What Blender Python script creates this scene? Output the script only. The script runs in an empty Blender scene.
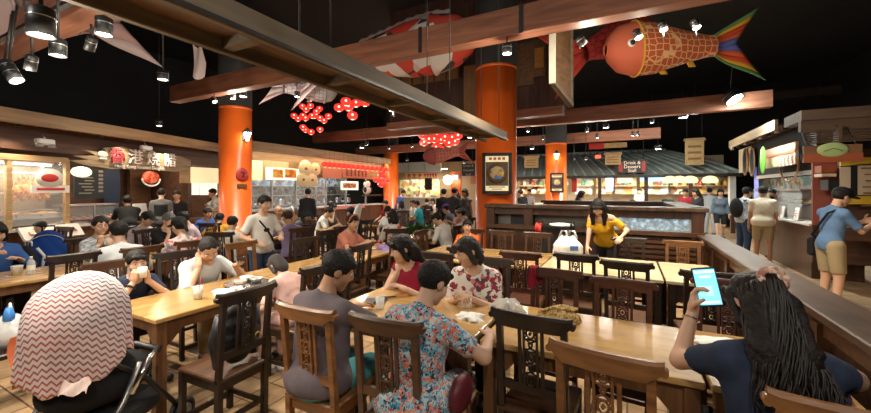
import bpy, bmesh, math, random
import numpy as np
from mathutils import Vector, Matrix, Euler
random.seed(7); np.random.seed(7)
C = bpy.context.scene.collection
SC = bpy.context.scene
PI = math.pi
def R(d): return math.radians(d)
# ---------------------------------------------------------------- survey of the room
# world: +Y runs down the hall along the rail, +X to the right, camera stands at the origin, eye height 1.65
YAW = R(27.4); CY, SY = math.cos(YAW), math.sin(YAW); FPX = 370.0; EYE = 1.65; HOR = 190.0
def at(px, d):
    l = (px-435.5)/FPX*d
    return (l*CY - d*SY, l*SY + d*CY)
def zz(py, d): return EYE - (py-HOR)*d/FPX
def onY(px, Y):
    k = (px-435.5)/FPX; d = Y/(k*SY+CY); return (at(px, d)[0], d)
def onX(px, X):
    k = (px-435.5)/FPX; d = X/(k*CY-SY); return (at(px, d)[1], d)
# ---------------------------------------------------------------- materials
MATS = {}
def nodes(m): return m.node_tree.nodes, m.node_tree.links
def mat(name, col, rough=.55, metal=0., emit=None, es=1., noise=0., nscale=20., bump=0., spec=.5, alpha=1., trans=0., coat=0.):
    if name in MATS: return MATS[name]
    m = bpy.data.materials.new(name); m.use_nodes = True
    n, l = nodes(m); b = n['Principled BSDF']
    b.inputs['Base Color'].default_value = (*col, 1); b.inputs['Roughness'].default_value = rough
    b.inputs['Metallic'].default_value = metal; b.inputs['Specular IOR Level'].default_value = spec
    if coat: b.inputs['Coat Weight'].default_value = coat; b.inputs['Coat Roughness'].default_value = .12
    if trans: b.inputs['Transmission Weight'].default_value = trans
    if alpha < 1: b.inputs['Alpha'].default_value = alpha
    if emit: b.inputs['Emission Color'].default_value = (*emit, 1); b.inputs['Emission Strength'].default_value = es
    if noise or bump:
        tc = n.new('ShaderNodeTexCoord'); t = n.new('ShaderNodeTexNoise'); t.inputs['Scale'].default_value = nscale; t.inputs['Detail'].default_value = 5
        l.new(tc.outputs['Object'], t.inputs['Vector'])
        if noise:
            mx = n.new('ShaderNodeMix'); mx.data_type = 'RGBA'
            a = [max(0, c*(1-noise)) for c in col]; bb = [min(1, c*(1+noise)) for c in col]
            mx.inputs[6].default_value = (*a, 1); mx.inputs[7].default_value = (*bb, 1)
            l.new(t.outputs['Fac'], mx.inputs[0]); l.new(mx.outputs[2], b.inputs['Base Color'])
        if bump:
            bp = n.new('ShaderNodeBump'); bp.inputs['Strength'].default_value = bump; bp.inputs['Distance'].default_value = .02
            l.new(t.outputs['Fac'], bp.inputs['Height']); l.new(bp.outputs[0], b.inputs['Normal'])
    MATS[name] = m; return m
def ramp(n, stops, interp='LINEAR'):
    r = n.new('ShaderNodeValToRGB'); r.color_ramp.interpolation = interp
    e = r.color_ramp.elements
    while len(e) < len(stops): e.new(.5)
    for k, (p, c) in enumerate(stops): e[k].position = p; e[k].color = (*c, 1)
    return r
def wood(name, c1, c2, rough=.35, axis='X', scale=1., coat=0., plank=0., bump=.15, wear=None):
    """grain stretched along one object axis; plank = board width across the grain"""
    if name in MATS: return MATS[name]
    m = bpy.data.materials.new(name); m.use_nodes = True; n, l = nodes(m); b = n['Principled BSDF']
    tc = n.new('ShaderNodeTexCoord'); mp = n.new('ShaderNodeMapping')
    s = [9*scale]*3; s['XYZ'.index(axis)] = .9*scale; mp.inputs['Scale'].default_value = s
    l.new(tc.outputs['Object'], mp.inputs['Vector'])
    t = n.new('ShaderNodeTexNoise'); t.inputs['Scale'].default_value = 2.2; t.inputs['Detail'].default_value = 8; t.inputs['Distortion'].default_value = .9
    l.new(mp.outputs[0], t.inputs['Vector'])
    r = ramp(n, [(.3, c1), (.68, c2)]); l.new(t.outputs['Fac'], r.inputs[0]); out = r.outputs[0]
    if wear:
        t2 = n.new('ShaderNodeTexNoise'); t2.inputs['Scale'].default_value = 3.5; t2.inputs['Detail'].default_value = 6; l.new(tc.outputs['Object'], t2.inputs['Vector'])
        r2 = ramp(n, [(.5, (0,0,0)), (.72, (1,1,1))]); l.new(t2.outputs['Fac'], r2.inputs[0])
        mx = n.new('ShaderNodeMix'); mx.data_type = 'RGBA'; l.new(r2.outputs[0], mx.inputs[0]); l.new(out, mx.inputs[6]); mx.inputs[7].default_value = (*wear, 1); out = mx.outputs[2]
    l.new(out, b.inputs['Base Color']); b.inputs['Roughness'].default_value = rough
    if coat: b.inputs['Coat Weight'].default_value = coat; b.inputs['Coat Roughness'].default_value = .15
    if bump:
        bp = n.new('ShaderNodeBump'); bp.inputs['Strength'].default_value = bump; bp.inputs['Distance'].default_value = .01
        l.new(t.outputs['Fac'], bp.inputs['Height']); l.new(bp.outputs[0], b.inputs['Normal'])
    MATS[name] = m; return m
def pattern(name, cols, scale=14., rough=.7, kind='voronoi', base=None, thresh=None):
    """printed cloth: patches of several colours"""
    if name in MATS: return MATS[name]
    m = bpy.data.materials.new(name); m.use_nodes = True; n, l = nodes(m); b = n['Principled BSDF']
    tc = n.new('ShaderNodeTexCoord'); ns = n.new('ShaderNodeTexNoise'); ns.inputs['Scale'].default_value = scale*.6; ns.inputs['Detail'].default_value = 3
    l.new(tc.outputs['Object'], ns.inputs['Vector'])
    if kind == 'noise':
        sp = n.new('ShaderNodeMapping'); sp.inputs['Scale'].default_value = (1, 1, 1.6); l.new(tc.outputs['Object'], sp.inputs['Vector'])
        l.new(sp.outputs[0], ns.inputs['Vector']); ns.inputs['Scale'].default_value = scale
        k = len(cols); r = ramp(n, [(.33+.34*i/(k), c) for i, c in enumerate(cols)], 'CONSTANT'); l.new(ns.outputs['Fac'], r.inputs[0])
    else:
        v = n.new('ShaderNodeTexVoronoi'); v.inputs['Scale'].default_value = scale
        mv = n.new('ShaderNodeVectorMath'); mv.operation = 'MULTIPLY_ADD'; mv.inputs[1].default_value = (.08,)*3
        l.new(ns.outputs['Color'], mv.inputs[0]); l.new(tc.outputs['Object'], mv.inputs[2]); l.new(mv.outputs[0], v.inputs['Vector'])
        sx = n.new('ShaderNodeSeparateColor'); l.new(v.outputs['Color'], sx.inputs[0])
        k = len(cols); r = ramp(n, [(i/k, c) for i, c in enumerate(cols)], 'CONSTANT'); l.new(sx.outputs[0], r.inputs[0])
        if thresh:
            r2 = ramp(n, [(thresh, (0,0,0)), (thresh+.03, (1,1,1))]); l.new(v.outputs['Distance'], r2.inputs[0])
            mx = n.new('ShaderNodeMix'); mx.data_type = 'RGBA'; l.new(r2.outputs[0], mx.inputs[0]); l.new(r.outputs[0], mx.inputs[6]); mx.inputs[7].default_value = (*base, 1)
            l.new(mx.outputs[2], b.inputs['Base Color'])
    if not thresh: l.new(r.outputs[0], b.inputs['Base Color'])
    b.inputs['Roughness'].default_value = rough; b.inputs['Specular IOR Level'].default_value = .2
    MATS[name] = m; return m
# ---------------------------------------------------------------- mesh collecting
class MB:
    def __init__(s): s.v = []; s.f = []; s.m = []; s.sm = []
    def add(s, vs, fs, mi=0, smooth=False):
        o = len(s.v); s.v += [tuple(v) for v in vs]; s.f += [tuple(i+o for i in f) for f in fs]; s.m += [mi]*len(fs); s.sm += [smooth]*len(fs); return s
    def box(s, c, d, rz=0, mi=0, M=None, bev=0.):
        x, y, z = [k/2 for k in d]
        if bev and bev < min(x, y, z):
            vs = []; 
            for sx in (-1, 1):
                for sy in (-1, 1):
                    for sz in (-1, 1):
                        vs += [(sx*(x-bev), sy*(y-bev), sz*z), (sx*(x-bev), sy*y, sz*(z-bev)), (sx*x, sy*(y-bev), sz*(z-bev))]
            bm = bmesh.new(); [bm.verts.new(v) for v in vs]; bmesh.ops.convex_hull(bm, input=bm.verts); bm.verts.index_update()
            vs = [v.co.copy() for v in bm.verts]; fs = [[v.index for v in f.verts] for f in bm.faces]; bm.free()
        else:
            vs = [Vector((a, b, e)) for a in (-x, x) for b in (-y, y) for e in (-z, z)]
            fs = [(0,1,3,2), (4,6,7,5), (0,4,5,1), (2,3,7,6), (0,2,6,4), (1,5,7,3)]
        rot = M if M is not None else Matrix.Rotation(rz, 3, 'Z')
        return s.add([rot @ Vector(v) + Vector(c) for v in vs], fs, mi)
    def bar(s, a, b, w, h=None, mi=0, up=(0,0,1)):
        """rectangular bar from a to b; w across, h along up"""
        a = Vector(a); b = Vector(b); h = h or w; d = b-a
        z = d.normalized(); u = Vector(up)
        if abs(z.dot(u)) > .98: u = Vector((0,1,0))
        x = u.cross(z).normalized(); y = z.cross(x)
        return s.box((a+b)/2, (w, h, d.length), M=Matrix((x, y, z)).transposed(), mi=mi)
    def tube(s, pts, r, n=8, mi=0, cap=True, closed=False):
        pts = [Vector(p) for p in pts]; k = len(pts); rs = r if isinstance(r, (list, tuple)) else [r]*k
        vs = []; prev = None
        for i, p in enumerate(pts):
            if closed: t = (pts[(i+1) % k]-pts[i-1]).normalized()
            else: t = (pts[min(i+1, k-1)]-pts[max(i-1, 0)]).normalized()
            u = prev if prev is not None else (Vector((0,0,1)) if abs(t.z) < .9 else Vector((1,0,0)))
            x = (u - t*u.dot(t)); x = x.normalized() if x.length > 1e-6 else t.orthogonal().normalized(); y = t.cross(x); prev = x
            vs += [p + (x*math.cos(2*PI*j/n)+y*math.sin(2*PI*j/n))*rs[i] for j in range(n)]
        fs = []
        for i in range(k if closed else k-1):
            for j in range(n):
                a = i*n+j; b = i*n+(j+1) % n; c = ((i+1) % k)*n+(j+1) % n; d = ((i+1) % k)*n+j; fs.append((a, b, c, d))
        s.add(vs, fs, mi, True)
        if cap and not closed:
            o = len(s.v)-len(vs); s.f += [tuple(o+j for j in reversed(range(n))), tuple(o+(k-1)*n+j for j in range(n))]; s.m += [mi]*2; s.sm += [False]*2
        return s
    def lathe(s, prof, c=(0,0,0), n=20, mi=0, M=None, capb=True, capt=True, smooth=True):
        vs = []; k = len(prof); rot = M or Matrix.Identity(3)
        for r, z in prof: vs += [rot @ Vector((r*math.cos(2*PI*j/n), r*math.sin(2*PI*j/n), z)) + Vector(c) for j in range(n)]
        fs = [(i*n+j, i*n+(j+1) % n, (i+1)*n+(j+1) % n, (i+1)*n+j) for i in range(k-1) for j in range(n)]
        o = len(s.v); s.add(vs, fs, mi, smooth)
        if capb and prof[0][0] > 1e-4: s.f.append(tuple(o+j for j in reversed(range(n)))); s.m.append(mi); s.sm.append(False)
        if capt and prof[-1][0] > 1e-4: s.f.append(tuple(o+(k-1)*n+j for j in range(n))); s.m.append(mi); s.sm.append(False)
        return s
    def ell(s, c, r, n=14, m=8, mi=0, M=None):
        pr = [(max(1e-5, math.sin(PI*i/m)), -math.cos(PI*i/m)) for i in range(m+1)]
        S = Matrix.Diagonal(Vector(r)); rot = (M @ S) if M is not None else S
        return s.lathe(pr, c, n, mi, M=rot, capb=False, capt=False)
    def prism(s, poly, t, M=None, c=(0,0,0), mi=0):
        """outline in local x,z extruded t along local y (centred)"""
        k = len(poly); rot = M or Matrix.Identity(3)
        vs = [rot @ Vector((x, -t/2, z)) + Vector(c) for x, z in poly] + [rot @ Vector((x, t/2, z)) + Vector(c) for x, z in poly]
        fs = [tuple(range(k)), tuple(reversed(range(k, 2*k)))] + [(i, i+k, (i+1) % k+k, (i+1) % k) for i in range(k)]
        return s.add(vs, fs, mi)
    def grid(s, fn, nu, nv, mi=0, smooth=True, th=0.):
        vs = [fn(i/nu, j/nv) for i in range(nu+1) for j in range(nv+1)]
        fs = [(i*(nv+1)+j, (i+1)*(nv+1)+j, (i+1)*(nv+1)+j+1, i*(nv+1)+j+1) for i in range(nu) for j in range(nv)]
        return s.add(vs, fs, mi, smooth)
    def mesh(s, name, mats):
        me = bpy.data.meshes.new(name); me.from_pydata(s.v, [], s.f)
        for m in (mats if isinstance(mats, (list, tuple)) else [mats]): me.materials.append(m)
        me.polygons.foreach_set('material_index', s.m); me.polygons.foreach_set('use_smooth', s.sm); me.update()
        bm = bmesh.new(); bm.from_mesh(me); bmesh.ops.recalc_face_normals(bm, faces=bm.faces); bm.to_mesh(me); bm.free()
        return me
    def build(s, name, mats, parent=None, label=None): return link(name, s.mesh(name, mats), parent, label)
def link(name, me, parent=None, label=None):
    o = bpy.data.objects.new(name, me); C.objects.link(o)
    if parent: o.parent = parent
    if label: o['label'] = label
    return o
def tag(o, label, cat, group=None, kind=None):
    o['label'] = label; o['category'] = cat
    if group: o['group'] = group
    if kind: o['kind'] = kind
    return o
def struct(o): o['kind'] = 'structure'; return o
def thing(name, label, cat, loc=(0,0,0), rz=0, group=None):
    o = bpy.data.objects.new(name, None); o.empty_display_size = .1; C.objects.link(o)
    o.location = loc; o.rotation_euler = (0, 0, rz); return tag(o, label, cat, group)
def kids(o): return KID.get(o.name, None) or [c for c in bpy.data.objects if c.parent == o]
KID = {}
def tree_of(o):
    ch = [c for c in bpy.data.objects if c.parent == o]; return (o, [tree_of(c) for c in ch])
def dup(tree, loc=None, rz=None, label=None, group=None, parent=None):
    src, ch = tree; o = src.copy(); C.objects.link(o)
    if parent: o.parent = parent
    if loc is not None: o.location = loc
    if rz is not None: o.rotation_euler = (0, 0, rz)
    if label: o['label'] = label
    if group: o['group'] = group
    for c in ch: dup(c, parent=o)
    return o
# ---------------------------------------------------------------- people: smooth bodies grown from a posed skeleton
V3 = lambda *a: np.array(a, dtype=np.float32)
def nrm(v): v = np.asarray(v, dtype=np.float32); return v/max(1e-9, float(np.linalg.norm(v)))
def cone(P, a, b, r1, r2):
    ba = b-a; t = np.clip(((P-a) @ ba)/max(1e-9, float(ba @ ba)), 0, 1)
    return np.linalg.norm(P-a-t[..., None]*ba, axis=-1) - (r1+(r2-r1)*t)
def ellip(P, c, r, M=None):
    q = P-c
    if M is not None: q = q @ M
    k0 = np.linalg.norm(q/r, axis=-1); k1 = np.linalg.norm(q/(r*r), axis=-1)+1e-9
    return k0*(k0-1)/k1
def smin(a, b, k): h = np.clip(.5+.5*(b-a)/k, 0, 1); return b*(1-h)+a*h-k*h*(1-h)
def smax(a, b, k): return -smin(-a, -b, k)
def surfnet(fn, lo, hi, h, smooth=1):
    lo = np.array(lo, dtype=np.float32)-2*h; hi = np.array(hi, dtype=np.float32)+2*h
    n = np.maximum(4, np.ceil((hi-lo)/h).astype(int)+1)
    ax = [lo[i]+h*np.arange(n[i], dtype=np.float32) for i in range(3)]
    P = np.stack(np.meshgrid(*ax, indexing='ij'), -1)
    G = fn(P).astype(np.float32); S = G < 0
    pos = np.zeros((n[0]-1, n[1]-1, n[2]-1, 3), np.float32); cnt = np.zeros(pos.shape[:3], np.int32)
    def sl(o): return tuple(slice(o[i], n[i]-1+o[i]) for i in range(3))
    cor = [(i, j, k) for i in (0, 1) for j in (0, 1) for k in (0, 1)]
    for a in cor:
        for d in range(3):
            if a[d]: continue
            b = list(a); b[d] = 1; va = G[sl(a)]; vb = G[sl(b)]; cr = (va < 0) != (vb < 0)
            t = np.where(cr, va/np.where(cr, va-vb, 1), 0)
            for e in range(3): pos[..., e] += cr*(a[e] + (t if e == d else 0))
            cnt += cr
    act = cnt > 0; idx = -np.ones(cnt.shape, np.int64); idx[act] = np.arange(act.sum())
    ijk = np.argwhere(act); V = (ijk + pos[act]/cnt[act][:, None])*h + lo
    F = []
    for d in range(3):
        u, w = (d+1) % 3, (d+2) % 3
        a = [slice(None)]*3; b = [slice(None)]*3; a[d] = slice(0, n[d]-1); b[d] = slice(1, n[d])
        sa = S[tuple(a)]; cr = sa != S[tuple(b)]
        e = np.argwhere(cr); e = e[(e[:, u] > 0) & (e[:, w] > 0) & (e[:, u] < n[u]-1) & (e[:, w] < n[w]-1)]
        if not len(e): continue
        q = []
        for du, dw in ((1, 1), (0, 1), (0, 0), (1, 0)):
            c = e.copy(); c[:, u] -= du; c[:, w] -= dw; q.append(idx[c[:, 0], c[:, 1], c[:, 2]])
        q = np.stack(q, 1); fl = ~sa[e[:, 0], e[:, 1], e[:, 2]]; q[fl] = q[fl][:, ::-1]; F.append(q)
    F = np.concatenate(F) if F else np.zeros((0, 4), int)
    for _ in range(smooth):
        acc = np.zeros_like(V); c = np.zeros(len(V), np.float32)
        for k in range(4): np.add.at(acc, F[:, k], V[F[:, (k+1) % 4]]); np.add.at(acc, F[:, (k+1) % 4], V[F[:, k]]); np.add.at(c, F[:, k], 1); np.add.at(c, F[:, (k+1) % 4], 1)
        V = .5*V + .5*acc/np.maximum(c, 1)[:, None]
    return V.astype(np.float32), F
class NM:   # numpy mesh collector
    def __init__(s): s.V = []; s.F = []; s.M = []; s.n = 0
    def add(s, V, F, mi=0):
        s.V.append(np.asarray(V, dtype=np.float32)); s.F.append(np.asarray(F)+s.n); s.M.append(np.full(len(F), mi) if np.isscalar(mi) else np.asarray(mi)); s.n += len(V)
    def build(s, name, mats, parent, label=None):
        V = np.concatenate(s.V); F = np.concatenate(s.F).astype(np.int32); M = np.concatenate(s.M).astype(np.int32)
        me = bpy.data.meshes.new(name); me.vertices.add(len(V)); me.vertices.foreach_set('co', V.ravel())
        me.loops.add(len(F)*4); me.loops.foreach_set('vertex_index', F.ravel()); me.polygons.add(len(F))
        me.polygons.foreach_set('loop_start', np.arange(len(F), dtype=np.int32)*4)
        for m in mats: me.materials.append(m)
        me.polygons.foreach_set('material_index', M); me.polygons.foreach_set('use_smooth', np.ones(len(F), bool))
        me.update(calc_edges=True); me.validate()
        return link(name, me, parent, label)
def sdf_obj(name, fn, lo, hi, h, m, parent, smooth=1, label=None):
    V, F = surfnet(fn, lo, hi, h, smooth); n = NM(); n.add(V, F); return n.build(name, [m], parent, label)
# head: skull, jaw, nose, lips, ears; eyes and brows set in
def head_fn(P):
    X = np.abs(P[..., 0]); Q = np.stack([X, P[..., 1], P[..., 2]], -1)
    d = ellip(Q, V3(0,-.012,.03), V3(.076,.096,.088))
    d = smin(d, ellip(Q, V3(0,.02,-.035), V3(.060,.068,.083)), .03)
    d = smin(d, np.linalg.norm(Q-V3(0,.064,-.096), axis=-1)-.018, .03)
    d = smin(d, np.linalg.norm(Q-V3(.038,.052,-.03), axis=-1)-.024, .03)
    d = smax(d, -(np.linalg.norm(Q-V3(.031,.098,.012), axis=-1)-.017), .014)
    d = smin(d, cone(Q, V3(0,.080,.014), V3(0,.102,-.02), .0075, .012), .012)
    d = smin(d, np.linalg.norm(Q-V3(.011,.090,-.026), axis=-1)-.0085, .007)
    d = smin(d, cone(Q, V3(0,.086,-.054), V3(.02,.076,-.057), .0055, .003), .006)
    d = smin(d, cone(Q, V3(0,.084,-.064), V3(.017,.076,-.062), .006, .003), .005)
    d = smin(d, ellip(Q, V3(.077,-.008,-.002), V3(.011,.024,.034)), .008)
    return d
def head_mesh(h):
    V, F = surfnet(head_fn, (-.095,-.112,-.122), (.095,.12,.122), h, 1)
    c = V[F].mean(1); lip = (np.abs(c[:, 0]) < .021) & (c[:, 1] > .078) & (c[:, 2] < -.0505) & (c[:, 2] > -.0685)
    nm = NM(); nm.add(V, F, np.where(lip, 3, 0))
    for sx in (-1, 1):
        def ball(c, r, mi, n=10, m=6):
            mb = MB(); mb.ell(c, r, n, m); nm.add(np.array([tuple(v) for v in mb.v]), np.array([f for f in mb.f]), mi)
        ball((sx*.031,.077,.010), (.0125,.0105,.0052), 1); ball((sx*.031,.0845,.010), (.0058,.0048,.0054), 2, 8, 5)
        V2, F2 = surfnet(lambda P: cone(P, V3(sx*.014,.090,.030), V3(sx*.046,.078,.031), .0035, .0025), (-.055,.07,.02), (.055,.1,.04), .0035, 0); nm.add(V2, F2, 2)
    return np.concatenate(nm.V), np.concatenate(nm.F), np.concatenate(nm.M)
def hand_mesh(h, curl, spread=.0):
    ch = []
    for i, (x, L, r) in enumerate(((-.030,.070,.0085), (-.0105,.079,.0088), (.0105,.073,.0085), (.030,.058,.0075))):
        p = V3(x,.088,.0); a = 0; seg = []
        for k, f in enumerate((.45, .31, .24)):
            a += R(curl[k]); dr = V3(spread*x*8, math.cos(a), -math.sin(a)); q = p+nrm(dr)*L*f; seg.append((p, q, r*(1-.08*k), r*(.92-.1*k))); p = q
        ch.append(seg)
    p = V3(-.028,.030,-.006); tc = curl[3]
    d1 = nrm((-.75,.62,-.25-.5*tc)); q = p+d1*.046; d2 = nrm((-.35+.25*tc,.8,-.2-.9*tc)); ch.append([(p, q, .0125, .0105), (q, q+d2*.032, .0105, .008)])
    def fn(P):
        d = ellip(P, V3(0,.050,-.002), V3(.043,.056,.0165)); d = smin(d, cone(P, V3(0,-.012,0), V3(0,.03,0), .024, .022), .02)
        fd = None
        for seg in ch:
            e = None
            for a, b, r1, r2 in seg: k = cone(P, a, b, r1, r2); e = k if e is None else smin(e, k, .004)
            d = smin(d, e, .006)
        return d
    return surfnet(fn, (-.085,-.035,-.09), (.05,.18,.03), h, 1)
CURL = dict(relax=(18,26,16,.15), grip=(48,62,38,.7), flat=(6,8,5,.0), hold=(30,48,30,.9), fist=(75,85,50,.9))
HEADS = {}; HANDS = {}
def get_head(near):
    if near not in HEADS: HEADS[near] = head_mesh({2: .0058, 1: .0085, 0: .013}[near])
    return HEADS[near]
def get_hand(near, kind):
    k = (near, kind)
    if k not in HANDS: HANDS[k] = hand_mesh({2: .0042, 1: .0055, 0: .0068}[near], CURL[kind])
    return HANDS[k]
def rot(yaw=0, pitch=0, roll=0):   # yaw about z (+left), pitch forward (+down), roll (+to own right)
    return np.array(Matrix.Rotation(R(yaw), 3, 'Z') @ Matrix.Rotation(R(-pitch), 3, 'X') @ Matrix.Rotation(R(roll), 3, 'Y'), dtype=np.float32)
def ik(a, t, l1, l2, pole):
    v = t-a; L = float(np.linalg.norm(v)); L2 = min(L, (l1+l2)*.999); d = v/max(L, 1e-6); t = a+d*L2
    x = (l1*l1-l2*l2+L2*L2)/(2*L2); hgt = math.sqrt(max(0, l1*l1-x*x)); p = np.asarray(pole, np.float32); p = nrm(p-d*float(p@d))
    return a+d*x+p*hgt, t
def person(label, x, y, face, pose='sit', sc=1., seat=.45, lean=6, tilt=0, twist=0, head=(0,8,0), rh=None, lh=None, rk='relax', lk='relax', rpalm=None, lpalm=None,
           rdir=None, ldir=None, rpole=(.7,-.5,-.6), lpole=(-.7,-.5,-.6), hair='short', hcol=(.012,.010,.009), shirt=None, sleeve=.75, neck=.0, legs='trousers', lmat=None,
           shoe=(.03,.03,.03), skin=(.52,.30,.19), near=1, feet=None, fem=0., fat=1., cap=None, apron=None, z=0., group=None, dress=False, cat='person', puff=1., hairfn=None, offsh=False):
    root = thing('person', label, cat, (x, y, z), R(face), group); root.scale = (sc, sc, sc); seat = seat/sc
    sit = pose == 'sit'; hz = (seat+.085) if sit else .93
    if pose == 'stand' and lean > 35: hz = .9
    P0 = V3(0, -.0 if sit else (-.12 if lean > 35 else 0), hz); T = rot(twist, lean, tilt)
    tp = lambda a, b, c: P0 + T @ V3(a, b, c)
    sw = .166-.02*fem; hw = .088+.006*fem
    nb = tp(0, .005, .475); Hd = T @ rot(*head) if True else None
    hr = rot(head[0]+twist, head[1]+lean*.35, head[2]+tilt*.4); hc = nb + (T*.6+hr*.4) @ V3(0, .012, .065) + hr @ V3(0, .02, .105)
    shl = {1: tp(sw, 0, .405), -1: tp(-sw, 0, .405)}
    arms = {}
    for s, tg, pole in ((1, rh, rpole), (-1, lh, lpole)):
        if tg is not None and tg[0] == 'h': tg = hc + hr @ V3(*tg[1:])
        if tg is None: tg = (s*.17, .36, hz+.10) if sit else (s*.235, .06, .78)
        el, wr = ik(shl[s], V3(*tg), .275, .245, pole); arms[s] = (el, wr)
    lg = {}
    for s in (1, -1):
        hip = P0+V3(s*hw, 0, -.03)
        if sit: kn = V3(s*(hw+.035), .40, seat+.035); an = V3(s*(hw+.03), .39, .085)
        else: kn = V3(s*(hw+.012), .03, .50); an = V3(s*(hw+.02), -.01, .085)
        if feet: 
            f = feet[0 if s == 1 else 1]; an = V3(*f); kn, an = ik(hip, an, .43, .42, (s*.05, 1, .1))
        toe = an + nrm((s*.18, 1, 0))*.14 + V3(0, 0, -.045); lg[s] = (hip, kn, an, toe)
    def torso(Q, o=0., po=0.):
        d = ellip(Q, P0+V3(0, .0, -.01), V3(.158+.012*fem+o+po, .118+o+po, .13+o+po)*V3(fat, fat, 1))
        d = smin(d, ellip(Q, tp(0, .012*fat, .16), V3(.138-.012*fem+o, .098+o, .16+o)*V3(fat, fat*1.08, 1), T), .05)
        d = smin(d, ellip(Q, tp(0, .01, .31), V3(.160-.012*fem+o, .112+.012*fem+o, .165+o)*V3(.5+.5*fat, .5+.5*fat, 1), T), .05)
        d = smin(d, cone(Q, shl[1], shl[-1], .052+o, .052+o), .05)
        for s in (1, -1): d = smin(d, cone(Q, nb-T @ V3(0, .015, .015), shl[s]*.75+nb*.25-T @ V3(0, .01, .01), .050+o, .045+o), .03)
        if fem:
            for s in (1, -1): d = smin(d, np.linalg.norm(Q-tp(s*.07, .10, .28), axis=-1)-(.058+o), .05)
        return d
    af = .8+.2*fat if fat > 1 else .92
    def arm(Q, s, o=0., upto=2., k=.02):
        el, wr = arms[s]; r1 = .050*af; r2 = .039*af
        d = cone(Q, shl[s], el, r1+o, r2+o)
        if upto > 1: d = smin(d, cone(Q, el, wr, .039*af+o, .027+o), k)
        return d
    bx = np.stack([nb, shl[1], shl[-1], arms[1][0], arms[1][1], arms[-1][0], arms[-1][1], lg[1][1], lg[1][2], lg[-1][1], lg[-1][2], P0+V3(.2, .15, -.15), P0-V3(.2, .15, 0), hc-V3(0, 0, .08)])
    vox = {2: .0135, 1: .018, 0: .024}[near]
    def body(Q):
        d = torso(Q); d = smin(d, cone(Q, nb-V3(0, 0, .03), hc+hr @ V3(0, -.02, -.05), .060-.008*fem, .050-.006*fem), .04)
        for s in (1, -1):
            d = smin(d, arm(Q, s), .03)
            hip, kn, an, toe = lg[s]
            e = smin(cone(Q, hip, kn, .083, .056), cone(Q, kn, an, .055, .036), .02); e = smin(e, cone(Q, an-V3(0, .02, .02), toe, .035, .026), .02); d = smin(d, e, .035)
        return d
    nm = NM(); Vb, Fb = surfnet(body, bx.min(0)-.09, bx.max(0)+.09, vox, 1); nm.add(Vb, Fb, 0)
    hv, hf, hm = get_head(near); nm.add(hv @ hr.T + hc, hf, hm)
    for s, kind, pal, hd in ((1, rk, rpalm, rdir), (-1, lk, lpalm, ldir)):
        el, wr = arms[s]; dy = nrm(hd) if hd is not None else nrm(wr-el); pz = -nrm(pal if pal is not None else ((-s*.5, .1, -.8) if (sit or rh or lh) else (-s, 0, 0)))
        pz = nrm(pz-dy*float(pz@dy)); dx = np.cross(dy, pz); M = np.stack([dx, dy, pz], 1)
        v, f = get_hand(near, kind); v = v*V3(s, 1, 1); nm.add(v @ M.T + wr, f[:, ::-1] if s < 0 else f, 0)
    sk = mat('skin_%d_%d_%d' % tuple(int(c*100) for c in skin), skin, .5, spec=.35)
    lip = mat('lips', (.42, .16, .13), .45); ew = mat('eye_white', (.7, .68, .64), .25); ir = mat('eye_dark', (.02, .013, .01), .2)
    nm.build('body', [sk, ew, ir, lip], root)
    # clothes
    if shirt is not None:
        wr_ = .003 if near else .0
        def shirt_fn(Q):
            d = torso(Q, .014*puff, .012)
            for s in (1, -1):
                el, wr = arms[s]
                if sleeve <= 0: continue
                if sleeve <= 1: 
                    e = cone(Q, shl[s], el, .064*af*puff, .056*af*puff); c = shl[s]+(el-shl[s])*sleeve; e = np.maximum(e, (Q-c) @ nrm(el-shl[s]))
                else:
                    e = arm(Q, s, .012, 2, .03); c = el+(wr-el)*(sleeve-1); u = nrm(wr-el); e = np.maximum(e, np.minimum((Q-c) @ u, 10.))
                d = smin(d, e, .03)
            if sleeve <= 0:
                for s in (1, -1): d = smax(d, -(cone(Q, shl[s]+T @ V3(s*.012, 0, 0), arms[s][0], .052, .05)), .01)
            hem = (hz-.10 if not sit else hz-.06)
            if not dress: d = np.maximum(d, hem-Q[..., 2] if lean < 35 else -((Q-P0) @ (T @ V3(0, 0, 1)))-.06)
            d = np.maximum(d, -cone(Q, nb+T @ V3(0, .012, -.012-neck), hc, .062+neck*.35, .066))
            if offsh:
                u = T @ V3(0, 0, 1); d = np.maximum(d, (Q-tp(0, 0, .40)) @ u)
            if dress:
                for s in (1, -1):
                    hip, kn, an, toe = lg[s]; d = smin(d, cone(Q, hip, kn, .108, .09), .09)
                d = np.maximum(d, (Q-lg[1][1]) @ V3(0, 1, 0)-.03) if sit else np.maximum(d, .48-Q[..., 2])
            if wr_: d = d + wr_*np.sin(Q[..., 2]*47+Q[..., 0]*31+3*np.sin(Q[..., 1]*23))*np.sin(Q[..., 0]*38-Q[..., 1]*29+Q[..., 2]*13)
            return d
        b2 = np.stack([nb, shl[1], shl[-1], arms[1][0], arms[-1][0], P0+V3(.2, .17, -.16), P0-V3(.2, .17, 0), tp(.2, .2, .3), tp(-.2, -.17, .2)] + ([arms[1][1], arms[-1][1]] if sleeve > 1 else []) + ([lg[1][1], lg[-1][1]] if dress else []))
        sdf_obj('dress' if dress else 'shirt', shirt_fn, b2.min(0)-.1, b2.max(0)+.1, vox, shirt, root)
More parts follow.
